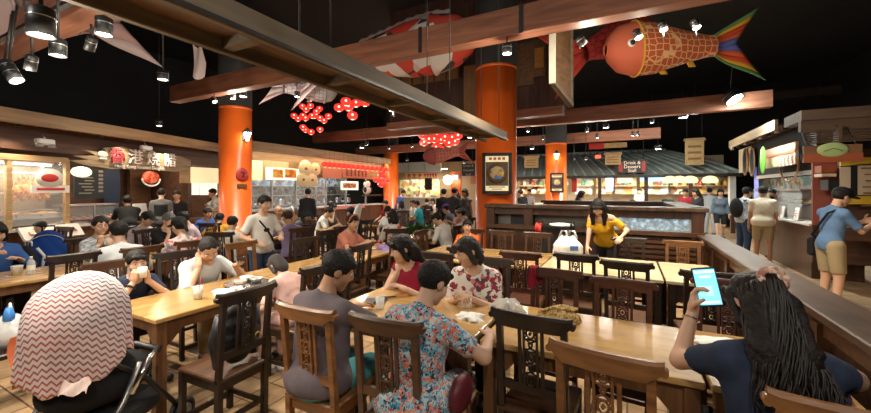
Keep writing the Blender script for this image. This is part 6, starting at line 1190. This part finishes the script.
sdf_obj('seat', lambda Q: smin(ellip(Q, V3(0, .04, .50), V3(.23, .30, .13)), ellip(Q, V3(0, -.12, .66), V3(.20, .10, .26)), .05), (-.26, -.3, .34), (.26, .38, 1.0), .02, BLKC, st); MB().box((0, .06, .27), (.40, .52, .16), bev=.05).build('basket', mat('mesh_black', (.018, .018, .02), .8), st); MB().tube([(-.2, .26, .59), (0, .31, .60), (.2, .26, .59)], .022, 8).build('bumper_bar', BLACK, st)
def chev():
    m = bpy.data.materials.new('chevron_muslin'); m.use_nodes = True; n, l = nodes(m); b = n['Principled BSDF']; tc = n.new('ShaderNodeTexCoord'); sx = n.new('ShaderNodeSeparateXYZ'); l.new(tc.outputs['UV'], sx.inputs[0])
    def mth(op, a, b_=None):
        q = n.new('ShaderNodeMath'); q.operation = op
        for i, v in enumerate((a, b_)):
            if v is None: continue
            if isinstance(v, (int, float)): q.inputs[i].default_value = v
            else: l.new(v, q.inputs[i])
        return q.outputs[0]
    zig = mth('PINGPONG', mth('MULTIPLY', sx.outputs[0], 1.), .024); s_ = mth('FRACT', mth('DIVIDE', mth('ADD', sx.outputs[1], mth('MULTIPLY', zig, 1.)), .040)); line = mth('LESS_THAN', s_, .38)
    ns = n.new('ShaderNodeTexNoise'); ns.inputs['Scale'].default_value = 2.2; l.new(tc.outputs['Object'], ns.inputs['Vector']); r = ramp(n, [(.40, (.50, .12, .13)), (.60, (.22, .17, .22))]); l.new(ns.outputs['Fac'], r.inputs[0])
    mx = n.new('ShaderNodeMix'); mx.data_type = 'RGBA'; l.new(line, mx.inputs[0]); mx.inputs[6].default_value = (.80, .70, .68, 1); l.new(r.outputs[0], mx.inputs[7]); l.new(mx.outputs[2], b.inputs['Base Color']); b.inputs['Roughness'].default_value = .9; return m
bl = prop('chevron_blanket', 'pale muslin blanket with pink and grey zigzag stripes draped over the stroller hood', 'blanket', -2.82, 1.02, 0, R(25))
NU, NV = 64, 40; mb = MB()
def blanket(u, v):   # u around the hood, v from crown to hem
    a = 2*PI*u; t = v; rx, ry = .215, .25; zt, zb = 1.20, .63+.05*math.sin(2*a+.6)+.02*math.sin(5*a)
    k = math.sin(min(1., t*1.45)*PI/2)**.9; fl = max(0, t-.62)/.38; fold = 1+fl*(.05*math.sin(9*a+1)+.035*math.sin(14*a))+.012*math.sin(6*a+8*t)
    z = zt-(zt-zb)*(1-math.cos(t*PI/2))**.85 - .015*math.sin(7*a+3)*t
    return (rx*k*math.cos(a)*fold*(1+.10*fl)+.09*(1-t)-.03*t, -.06+ry*k*math.sin(a)*fold-(.10*(1-t)), z)
mb.grid(blanket, NU, NV); me = mb.mesh('chevron_blanket', chev()); uv = me.uv_layers.new(name='UVMap')
for lp in me.loops:
    c = Matrix.Rotation(R(25), 3, 'Z') @ me.vertices[lp.vertex_index].co; uv.data[lp.index].uv = (1.4*(c.x*.42+c.y*.91), 1.25*(c.z*1.0-.75*(c.x*.91-c.y*.42)+.25*(c.x*.42+c.y*.91)))
o = link('cloth', me, bl); sm_ = o.modifiers.new('thickness', 'SOLIDIFY'); sm_.thickness = .004
MB().grid(lambda u, v: (.02+.22*u, -.26+.02*math.sin(u*9)-.03*v, .655-.06*v+.012*math.sin(u*17+v*5)), 14, 6).build('pink_ruffle', cloth('blush_cloth', (.72, .55, .50)), bl); MB().grid(lambda u, v: (-.40-.02*math.sin(6*v), -.10+.12*u, .80-.30*v), 6, 8).build('orange_tassel_edge', mat('orange_edge_cloth', (.60, .16, .06), .8), bl)
ow = prop('bundle_bag', 'clear bag of pale baby things hanging left of the stroller', 'bag', *at(10, 2.9), .42, 0); MB().ell((0, 0, .12), (.14, .12, .14), 14, 8).build('bag', mat('cloudy_plastic2', (.7, .7, .72), .2, alpha=.5), ow); MB().ell((.0, 0, .08), (.09, .08, .07)).build('contents', W_, ow); MB().tube([(-.08, 0, .22), (0, 0, .34), (.08, 0, .22)], .008, 6).build('handle', WHITE, ow); MB().lathe([(.03, .2), (.035, .26), (.02, .32), (.001, .33)], (.06, -.02, 0), 12).build('blue_bottle', mat('blue_plastic', (.05, .2, .55), .3), ow)
sx_, sy_ = at(10, 2.9); sto = prop('low_stool', 'dark low stool under the clear bag at the left edge', 'stool', sx_, sy_, 0); MB().box((0, 0, .40), (.34, .34, .04), bev=.008).build('seat', DARKW, sto); [MB().box((a*.14, b*.14, .19), (.035, .035, .38)).build('leg', DARKW, sto) for a in (-1, 1) for b in (-1, 1)]
# ---------------------------------------------------------------- framed posters and sconce on the columns
def oncol(colm, px0, py0, px1, py1, r, name, label, cat, turn=0., depth=.08):
    cx, cy = colm; d = math.hypot(cx, cy); a = math.atan2(-cy, -cx)+turn; n = Vector((math.cos(a), math.sin(a))); x, y = cx+n.x*(r+.05), cy+n.y*(r+.05); dd = -x*SY+y*CY
    w = abs(px1-px0)/FPX*dd; h = abs(py1-py0)/FPX*dd; z = (zz(py0, dd)+zz(py1, dd))/2; o = thing(name, label, cat, (x, y, z), a+PI/2); return o, w, h
po, w, h = oncol(COL1, 484.5, 153, 513.5, 194, .405, 'framed_poster', 'lit black-framed noodle soup poster on the large orange column', 'poster', R(2))
GLW = mat('poster_paper', (.82, .70, .45), .4, emit=(1., .85, .5), es=.45)
def poster(o, w, h):
    for c, d in (((0, 0, h/2-.03), (w, .10, .06)), ((0, 0, -h/2+.03), (w, .10, .06)), ((-w/2+.03, 0, 0), (.06, .10, h)), ((w/2-.03, 0, 0), (.06, .10, h))): MB().box(c, d).build('frame', BLACK, o)
    MB().box((0, 0, 0), (w-.1, .05, h-.1)).build('paper', GLW, o); MB().box((0, -.022, -.01*h), (w*.76, .02, h*.58)).build('dark_picture', mat('poster_dark', (.12, .085, .05), .5, noise=.6, nscale=7), o); MB().lathe([(.001, .01), (w*.30, .01), (w*.34, .0), (w*.30, .02), (.001, .02)], (0, -.03, -.01*h), 24, M=Matrix.Rotation(PI/2, 3, 'X')).build('bowl_picture', mat('bowl_print', (.16, .07, .03), .5, noise=.4, nscale=9), o); MB().ell((0, -.045, .01), (w*.27, .012, w*.25), 20, 8).build('noodle_picture', pattern('noodle_print', [(.62, .40, .12), (.7, .52, .22), (.35, .16, .05), (.5, .5, .4), (.30, .34, .12)], 14), o); MB().ell((.02, -.055, -.10*h), (w*.14, .01, w*.07), 14, 6).build('blue_garnish', mat('blue_print2', (.10, .25, .55), .5), o)
    for k in range(4): MB().box((-w*.22+k*w*.15, -.03, h*.36), (w*.10, .012, h*.06)).build('title_mark', TERR, o)
    for k in range(2): MB().box((0, -.03, -h*(.33+.05*k)), (w*(.55-.2*k), .012, h*.02)).build('caption_line', MATS['brown_ink'], o)
poster(po, w, h)
po, w, h = oncol(COL4, 544, 173, 557, 192.5, .37, 'framed_poster', 'smaller lit black-framed food poster on the farther right orange column', 'poster', R(4)); poster(po, w, h)
def sconce(o): MB().box((0, .06, 0), (.10, .03, .26), bev=.01).build('back_plate', BLACK, o); MB().lathe([(.03, -.12), (.08, .06), (.09, .07)], (0, -.09, 0), 8).build('glass', LAMPW, o); MB().lathe([(.11, .07), (.05, .16), (.015, .20)], (0, -.09, 0), 8).build('hood', BLACK, o); MB().tube([(0, .05, -.1), (0, -.05, -.18), (0, -.09, -.12)], .014, 6).build('arm', BLACK, o)
o, w, h = oncol(COL2, 243, 130, 251, 142, .375, 'wall_lantern', 'small glowing black wall lantern on the left orange column', 'lamp', R(30)); sconce(o)
o, w, h = oncol(COL4, 550, 148, 557, 164, .37, 'wall_lantern', 'glowing black wall lantern on the farther right orange column', 'lamp', R(2)); sconce(o)
o, w, h = oncol(COL2, 238, 167, 248, 182, .335, 'wall_sign', 'small dark red round sign with a mark on the left orange column', 'sign', R(22)); MB().ell((0, -.0, 0), (.15, .03, .17), 16, 8).build('disc', mat('deep_red_lacquer', (.30, .02, .02), .4), o); MB().tube([(-.05, -.03, .05), (.05, -.035, .05), (0, -.035, -.06)], .012, 5).build('mark', BLACK, o); MB().box((0, 0, -.28), (.22, .03, .09)).build('number_plate', mat('bronze', (.16, .09, .04), .4, .6), o)
# ---------------------------------------------------------------- red lanterns
LANT = mat('lantern_red', (.75, .03, .02), .5, emit=(1., .045, .03), es=.8); LCORE = mat('lantern_core', (1, .6, .45), .5, emit=(1., .52, .36), es=3.)
lm = MB(); lm.lathe([(.045, -.105), (.10, -.085), (.135, -.03), (.138, .02), (.11, .08), (.045, .105)], n=14); LM = lm.mesh('red_lantern', LANT); CM = MB().lathe([(.001, -.112), (.042, -.11), (.05, -.10), (.001, -.098)], n=12).mesh('glowing_opening', LCORE); KM = MB().tube([(0, 0, .10), (0, 0, 1.1)], .004, 4).mesh('cord', BLACK)
BM = MB().ell((0, -.122, 0), (.036, .02, .036), 10, 6).mesh('bulb_glow', LCORE)
def lantern(x, y, z, label, group, sc=1., face=0.):
    o = link('red_lantern', LM); o.location = (x, y, z); o.scale = (sc,)*3; o.rotation_euler = (0, 0, face); tag(o, label, 'lantern', group); link('glowing_opening', CM, o); link('cord', KM, o); link('bulb_glow', BM, o); return o
ORD = ('first', 'second', 'third', 'fourth', 'fifth', 'sixth', 'seventh', 'eighth', 'ninth', 'tenth', 'eleventh', 'twelfth', 'thirteenth', 'fourteenth')
def cluster(rows, d0, place, grp, sc):
    for r, (py, xs) in enumerate(rows):
        for i, px in enumerate(xs):
            py_ = py+random.uniform(-3.2, 3.2)
            d = d0+.35*((i*7+r*3) % 5-2)/2; x, y = at(px, d); lantern(x, y, zz(py_, d), '%s lantern from left in the %s tier of the red cluster %s' % (ORD[i], ('top', 'second', 'third', 'fourth', 'bottom')[r if r < len(rows)-1 or len(rows) == 1 else 4], place), grp, sc, math.atan2(y, x)-PI/2)
cluster([(99.5, (310.5,)), (108.5, (302.5, 306, 310.5, 319.5)), (112.5, (316.5,)), (118.5, (294, 298, 303, 305.5, 312, 314.5, 320, 324, 328.5)), (129, (303, 305.5, 311, 320))], 13., 'hanging left of centre', 'lanterns of the left cluster', .86)
cluster([(93, (327,)), (104.5, (339, 346, 348.5, 356, 365)), (118, (352.5,))], 10.5, 'over the trough end', 'lanterns of the middle cluster', 1.05)
cluster([(136.5, (423, 431, 437, 445, 452, 458)), (142, (424, 429, 434, 441, 449, 455)), (148.5, (436, 440))], 14., 'beside the large column', 'lanterns of the right cluster', 1.25)
for k in range(14):
    x = B.sx(320.5+k*4.75, -.5)[0]; lantern(*B.world(x, -.72)[:2], B.p(320, 164.5, -.7)[1]+.02, '%s red lantern from the left in the upper string along the noodle stalls' % ORD[k], 'upper lantern string', .95, -PI/2)
for k in range(4):
    x = B.sx(371.5+k*3.8, -.5)[0]; lantern(*B.world(x, -.74)[:2], B.p(320, 164.5, -.7)[1]-.48, '%s red lantern from the left in the short lower string' % ORD[k], 'lower lantern string', .95, -PI/2)
for k, py in enumerate((175, 184)): x, y = at(381.5, 15.5); lantern(x, y, zz(py, 15.5), ('upper', 'lower')[k]+' of two red lanterns one above the other before the far orange column', 'lantern pair', 1.2, -.5)
# ---------------------------------------------------------------- fish windsocks under the ceiling
def scales(name, base, line, s=9.):
    m = bpy.data.materials.new(name); m.use_nodes = True; n, l = nodes(m); b = n['Principled BSDF']; tc = n.new('ShaderNodeTexCoord'); mp = n.new('ShaderNodeMapping'); mp.inputs['Scale'].default_value = (s*.8, s*.6, s); l.new(tc.outputs['Object'], mp.inputs['Vector'])
    v = n.new('ShaderNodeTexVoronoi'); v.feature = 'DISTANCE_TO_EDGE'; v.inputs['Scale'].default_value = 1.; v.inputs['Randomness'].default_value = .35; l.new(mp.outputs[0], v.inputs['Vector']); r = ramp(n, [(.04, line), (.10, base)]); l.new(v.outputs['Distance'], r.inputs[0])
    l.new(r.outputs[0], b.inputs['Base Color']); b.inputs['Roughness'].default_value = .8; return m
def patch(name, cols, s): return pattern(name, cols, s, .8)
def koi(label, pA, pB, R0, body, headm, tails, fins, belly=None, eye=True, hh=1., dorsal=None):
    """windsock carp from mouth pA to tail root pB"""
    pA = Vector(pA); pB = Vector(pB); ax = (pB-pA); L = ax.length; o = thing('carp_windsock', label, 'windsock', pA, math.atan2(ax.y, ax.x)); o.rotation_euler[1] = -math.asin(ax.z/L)
    prof = [(0, .22), (.03, .52), (.11, .84), (.26, 1.), (.42, .95), (.6, .74), (.78, .55), (.92, .42), (1., .40)]
    def ring(i0, i1, nm_, m):
        mb = MB(); N = 20; vs = []
        for t, r in prof[i0:i1+1]: vs += [(t*L, .62*R0*r*math.cos(2*PI*k/N), hh*R0*r*math.sin(2*PI*k/N)) for k in range(N)]
        mb.add(vs, [(a*N+k, a*N+(k+1) % N, (a+1)*N+(k+1) % N, (a+1)*N+k) for a in range(i1-i0) for k in range(N)], 0, True); mb.build(nm_, m, o)
    ring(0, 3, 'head', headm); ring(3, 8, 'body', body); MB().tube([(0, .62*R0*.22*math.cos(a*PI/10), hh*R0*.22*math.sin(a*PI/10)) for a in range(20)], .02, 6, closed=True).build('mouth_ring', headm, o); MB().tube([(L*.255, .63*R0*math.cos(a*PI/16), hh*R0*1.01*math.sin(a*PI/16)) for a in range(32)], .018, 5, closed=True).build('gill_band', fins[0][2] if fins else headm, o)
    if eye:
        for s in (-1, 1): MB().lathe([(.001, .04), (R0*.13, .03), (R0*.15, -.03)], (L*.15, s*.53*R0, R0*.02), 16, M=Matrix.Rotation(-s*PI/2, 3, 'X')).build('eye_white', WHP, o); MB().lathe([(.001, .058), (R0*.085, .048), (R0*.095, 0)], (L*.15, s*.535*R0, R0*.02), 14, M=Matrix.Rotation(-s*PI/2, 3, 'X')).build('pupil', BLACK, o)
    # fanned tail with bands, two lobes
    for s in (-1, 1):
        for k, m in enumerate(tails):
            n = len(tails); a0, a1 = k/n, (k+1)/n; mb = MB()
            mb.grid(lambda u, v: (L+u*R0*1.95*(1-.30*(1-(a0+(a1-a0)*v))*0.9)*(.62+.38*(a0+(a1-a0)*v)), .05*math.sin(u*5)+.015*s, s*(R0*hh*.38*(a0+(a1-a0)*v) + u*R0*1.0*hh*((a0+(a1-a0)*v)*1.0+.02))), 8, 2); q = mb.build('tail_band', m, o); q.modifiers.new('t', 'SOLIDIFY').thickness = .012
    if dorsal:
        mb = MB(); mb.grid(lambda u, v: (L*(.16+.62*u)-.06*v, 0., hh*R0*(np.interp(.16+.62*u, [p[0] for p in prof], [p[1] for p in prof])*.97+(.17+.025*math.sin(u*60))*v)), 40, 2); q = mb.build('dorsal_fin', dorsal, o); q.modifiers.new('t', 'SOLIDIFY').thickness = .015
    for (t, s, m, ln) in fins:
        mb = MB(); mb.grid(lambda u, v: (L*t+R0*.28*u+R0*.15*v, .0, s*hh*R0*(.80-.55*t+.3*(1-t)+ln*1.2*v)), 4, 4); q = mb.build('fin', m, o); q.modifiers.new('t', 'SOLIDIFY').thickness = .012
    MB().tube([(L*.3, 0, hh*R0*.9), (L*.3, 0, ZC-.05-pA.z)], .005, 4).build('hanging_line', BLACK, o)
    return o
def w3(px, py, d): x, y = at(px, d); return (x, y, zz(py, d))
RB = [mat('band_%d' % i, c, .8) for i, c in enumerate(((.10, .12, .38), (.62, .10, .03), (.60, .06, .02), (.75, .42, .03), (.12, .30, .12)))]
ORK = scales('orange_scales', (.52, .10, .035), (.80, .48, .22), 9.); ORH = mat('orange_face', (.62, .14, .07), .8)
koi('big orange carp windsock with a rainbow forked tail near the ceiling at right', w3(606, 50, 7.0), w3(713, 46, 7.2), .52, ORK, ORH, RB, [(.45, -1, RB[3], .22), (.72, -1, RB[3], .22)], hh=1.)
koi('red carp windsock half behind the head of the big orange carp', w3(650, 28, 8.4), w3(584, 52, 8.0), .52, scales('red_scales', (.40, .03, .02), (.20, .012, .012), 8.), mat('red_face', (.45, .035, .02), .8), [MATS['red_face'], MATS['red_scales'] if 'red_scales' in MATS else MATS['red_face']], [], eye=False)
koi('white, red and black carp windsock over the cross beam, left of the large column', w3(476, 36, 7.2), w3(330, 66, 8.4), .62, patch('red_white_black_scales', [(.55, .48, .45), (.55, .05, .03), (.60, .53, .50), (.05, .045, .045), (.5, .06, .04), (.48, .40, .38)], 3.2), patch('calico_face', [(.6, .54, .5), (.5, .06, .04), (.06, .05, .05)], 3), [mat('white_tail', (.34, .26, .25), .8), mat('pink_tail', (.30, .18, .17), .8)], [], eye=False, hh=.98, dorsal=MATS['white_tail'])
koi('pale white carp windsock with a long drooping tail above the left column', w3(336, 92, 9.6), w3(284, 88, 8.9), .30, scales('white_scales', (.42, .36, .35), (.25, .10, .10), 12.), mat('white_face', (.5, .42, .40), .8), [MATS['white_tail'], MATS['pink_tail']], [(.5, -1, MATS['white_tail'], .3)], eye=False)
koi('pale pink-scaled carp windsock at the top left corner behind the can lamps', w3(-40, 4, 3.6), w3(88, 20, 4.6), .40, scales('blush_scales', (.20, .13, .12), (.07, .04, .04), 9.), mat('blush_face', (.4, .28, .26), .8), [MATS['pink_tail'], MATS['white_tail']], [], eye=False)
o = thing('fabric_tail_streamer', 'pale fabric tail hanging down from behind the trough above the left tables', 'streamer', w3(199, 47, 5.5), .4); MB().grid(lambda u, v: (-.10+.20*u*(1-.4*abs(v-.6)), .03*math.sin(u*5+v*3), .05-.48*v-.06*math.sin(u*PI)), 8, 12).build('fabric', MATS['white_tail'], o); MB().tube([(0, 0, .05), (0, 0, 3.3)], .004, 4).build('hanging_line', BLACK, o)
koi('dark red carp windsock sagging under the middle beam beside the right lantern cluster', w3(424, 157, 12.6), w3(458, 153, 13.2), .30, scales('maroon_scales', (.20, .04, .03), (.35, .10, .05), 9), mat('maroon_face', (.22, .04, .03), .8), [mat('maroon_tail', (.28, .05, .03), .8), MATS['maroon_face']], [], eye=False)
# ---------------------------------------------------------------- lamps: every light source has a fitting
def lamp_light(kind, o, e, col, ang=110, r=.05):
    l = bpy.data.lights.new('lamp_light', kind); l.energy = e; l.color = col; l.shadow_soft_size = r
    if kind == 'SPOT': l.spot_size = R(ang); l.spot_blend = .9
    q = bpy.data.objects.new('lamp_light', l); C.objects.link(q); q.parent = o; return q
WARM = (1., .89, .71); NEUT = (1., .94, .83); COOL = (.88, 1., .94)
def can_lamp(label, x, y, z, e, tilt=(0, 0), r=.05, h=.13, ztop=None, col=WARM, glow_m=None, ang=115, group='spotlights under the beams', name='spotlight', band=True):
    """cylindrical spotlight on a stem, its mouth pointing down, tilted by (towards x, towards y) degrees"""
    o = thing(name, label, 'lamp', (x, y, z), 0, group); M = (Matrix.Rotation(R(tilt[1]), 3, 'X') @ Matrix.Rotation(R(tilt[0]), 3, 'Y'))
    MB().lathe([(r*.55, h), (r, h*.9), (r, 0), (r*.9, 0), (r*.86, h*.2)], n=18, M=M, capt=True).build('can', BLACK, o)
    if band: MB().lathe([(r*1.01, h*.60), (r*1.03, h*.62), (r*1.01, h*.64)], n=18, M=M, capb=False, capt=False).build('trim_ring', INOX, o)
    MB().lathe([(.0005, .012), (r*.86, .010)], n=18, M=M, capt=False).build('lens', glow_m or LAMPW, o)
    zt = (ztop if ztop else z+h+.12)-z; MB().tube([tuple(M @ Vector((0, 0, h*.95))), (0, 0, zt)], .009, 6).build('stem', BLACK, o)
    if e:
        q = lamp_light('SPOT', o, e, col, ang, r*.8); q.location = M @ Vector((0, 0, -.015)); q.rotation_euler = M.to_euler(); q2 = lamp_light('POINT', o, e*.16, col, r=r*.8); q2.location = M @ Vector((0, 0, -.05))  # point light is extra spill, added to brighten the beams
    return o
def lamp_px(label, px, py, d, e, zt=None, **k): x, y = at(px, d); return can_lamp(label, x, y, zz(py, d), e, ztop=zt, **k)
# track along the near beam, left
K = 1.0
tk_ = thing('light_track', 'thin black lighting track slung along the reddish beam at the top left', 'light track', (-2.5, 1.22, 3.08)); MB().box((0, 0, 0), (6.5, .04, .03)).build('rail', BLACK, tk_); [MB().tube([(x, 0, 0), (x, .12, .12)], .008, 6).build('bracket', BLACK, tk_) for x in (-3, -1, 1, 3)]
lamp_px('large black can lamp with a bright ring at the top left', 41, 36, 1.75, 80*K, 3.1, r=.052, h=.14)
lamp_px('medium black can lamp right of the large one at the top left', 58, 56, 2.75, 90*K, 3.4, r=.05)
lamp_px('black can lamp under the top left track, third from the left', 104, 35, 2.6, 110*K, 3.3, r=.05)
lamp_px('lower of two bright spotlights at the left edge', 17, 81, 3.1, 160*K, 3.2, r=.05, tilt=(-25, 20)); lamp_px('upper of two bright spotlights at the left edge', 13, 74, 3.2, 0, 3.2, r=.05, tilt=(-25, 20)); lamp_px('small unlit-looking spotlight beside the pair at the left edge', 30, 70, 3.1, 0, 3.2, r=.04, tilt=(25, 0), glow_m=INOX)
lamp_px('small tilted spotlight under the track left of the trough', 89, 50, 3.3, 0, 3.25, r=.04, tilt=(35, 0), glow_m=INOX)
lamp_px('pendant bell lamp hanging left of the trough', 163, 80, 4.6, 130*K, 6.9, r=.06, h=.12, glow_m=mat('lamp_glow_soft', (1, .85, .8), .5, emit=(1, .8, .7), es=2.5)); lamp_px('white square pendant lamp far above the driftwood sign', 159, 126, 9.0, 150*K, 6.9, r=.07, h=.16, glow_m=LAMPW)
lamp_px('brighter of two spotlights over the left orange column', 243.5, 97, 7.9, 260*K, 3.62, r=.07, h=.14, glow_m=LAMPC); lamp_px('dimmer of two spotlights over the left orange column', 233, 99, 7.9, 150*K, 3.62, r=.055); lamp_px('clip lamp left of the pair over the left orange column', 215, 102, 7.6, 0, 3.62, r=.05, tilt=(-40, 0), glow_m=LAMPY)
lamp_px('black can lamp with a white band under the right end of the trough', 393, 111, 4.35, 170*K, 2.52, r=.05, h=.16)
lamp_px('greenish-white lamp under the pale white carp', 297, 97, 8.3, 150*K, 4.6, r=.06, col=COOL, glow_m=LAMPC)
lamp_px('spotlight under the cross beam in front of the large column', 507, 54, 4.75, 260*K, 3.62, r=.06)
lamp_px('spotlight with a glowing ring left of the red carp', 584, 45, 4.75, 200*K, 3.62, r=.055, tilt=(-30, 20), glow_m=LAMPY)
for px, py, d, n_ in ((639, 38, 4.8, 'left'), (664, 30, 4.8, 'middle'), (697, 28, 4.8, 'right')): lamp_px(n_+' of three bright spotlights before the orange carp', px, py, d, 200*K, 3.62 if py > 10 else None, r=.05, tilt=(-15, -15))
lamp_px('dazzling floodlight near the ceiling right of the orange carp', 735, 100, 8.6, 520*K, 5.2, r=.19, h=.2, col=COOL, glow_m=LAMPC, tilt=(-25, -25))
for px, py, d, e, n_ in ((683, 118, 11, 260, 'lower left of the close pair of bright floodlights under the middle beam'), (695, 114, 11, 260, 'upper right of the close pair of bright floodlights under the middle beam'), (658, 149, 12.5, 260, 'bright floodlight hanging before the tiled roof'), (606, 128, 11.2, 180, 'bright lamp under the middle beam, third from the large column'), (587, 132, 11.2, 120, 'dim lamp under the middle beam, second from the large column'), (652, 123, 11.2, 150, 'lamp under the middle beam left of the bright pair'), (633, 136, 11.8, 100, 'left of the twin lamps under the middle beam'), (638, 136, 11.8, 0, 'right of the twin lamps under the middle beam'), (597, 138, 12, 100, 'faint green lamp under the middle beam'), (528, 132, 11.3, 150, 'lamp just right of the large column under the middle beam'), (543, 140, 12, 0, 'small hook-shaped lamp left of the far right column'), (532, 149, 13, 180, 'lit lamp cluster over the tiled roof beside the large column'), (470, 138, 11.4, 180, 'bright lamp left of the large column under the middle beam'), (362, 148, 11.5, 200, 'soft yellow lamp over the noodle stall canopy'), (412, 147, 14, 160, 'lamp over the far crowd, right of the far orange column'), (407, 161, 17, 200, 'bright lamp before the white canopy'), (438, 164, 16, 160, 'lamp at the right end of the white canopy'), (389, 149, 14, 150, 'lamp above the far orange column'), (464, 163, 15, 160, 'glaring lamp just left of the large column at canopy height'), (367, 145, 11, 0, 'small greenish lamp above the noodle stalls'), (586, 160, 13, 160, 'lamp low over the left part of the tiled roof'), (574, 161, 13.5, 0, 'small lamp beside the far right column')):
    lamp_px(n_, px, py, d, e*K, zz(py, d)+.9, r=.12 if e >= 240 else .085 if e >= 180 else .055, h=.14, glow_m=(LAMPC if e >= 240 else LAMPW) if e != 200 else LAMPY, band=False, col=COOL if e >= 240 else NEUT)
# unseen pendant bulbs added behind the camera to brighten the hall
def fill_bulb(label, x, y, z, e, col=NEUT, zt=ZC-.03):
    o = thing('added_pendant_bulb', label, 'lamp', (x, y, z), 0, 'added pendant bulbs'); MB().ell((0, 0, 0), (.06, .06, .07), 12, 8).build('bulb', LAMPY, o); MB().lathe([(.03, .06), (.03, .13), (.001, .13)], n=12).build('socket', BLACK, o); MB().tube([(0, 0, .12), (0, 0, zt-z)], .006, 5).build('cord', BLACK, o)
    q = lamp_light('POINT', o, e, col, r=.12); q.location = (0, 0, -.09); return o
P_ = K
for lab, x, y, z, e in (('added unseen bulb high behind the photographer at left', -3.0, -1.2, 3.9, 190), ('added unseen bulb high behind the photographer at right', .8, -1.0, 3.9, 200), ('added unseen bulb behind the photographer over the rail', 2.6, .8, 4.0, 150)): fill_bulb(lab, x, y, z, e*P_)
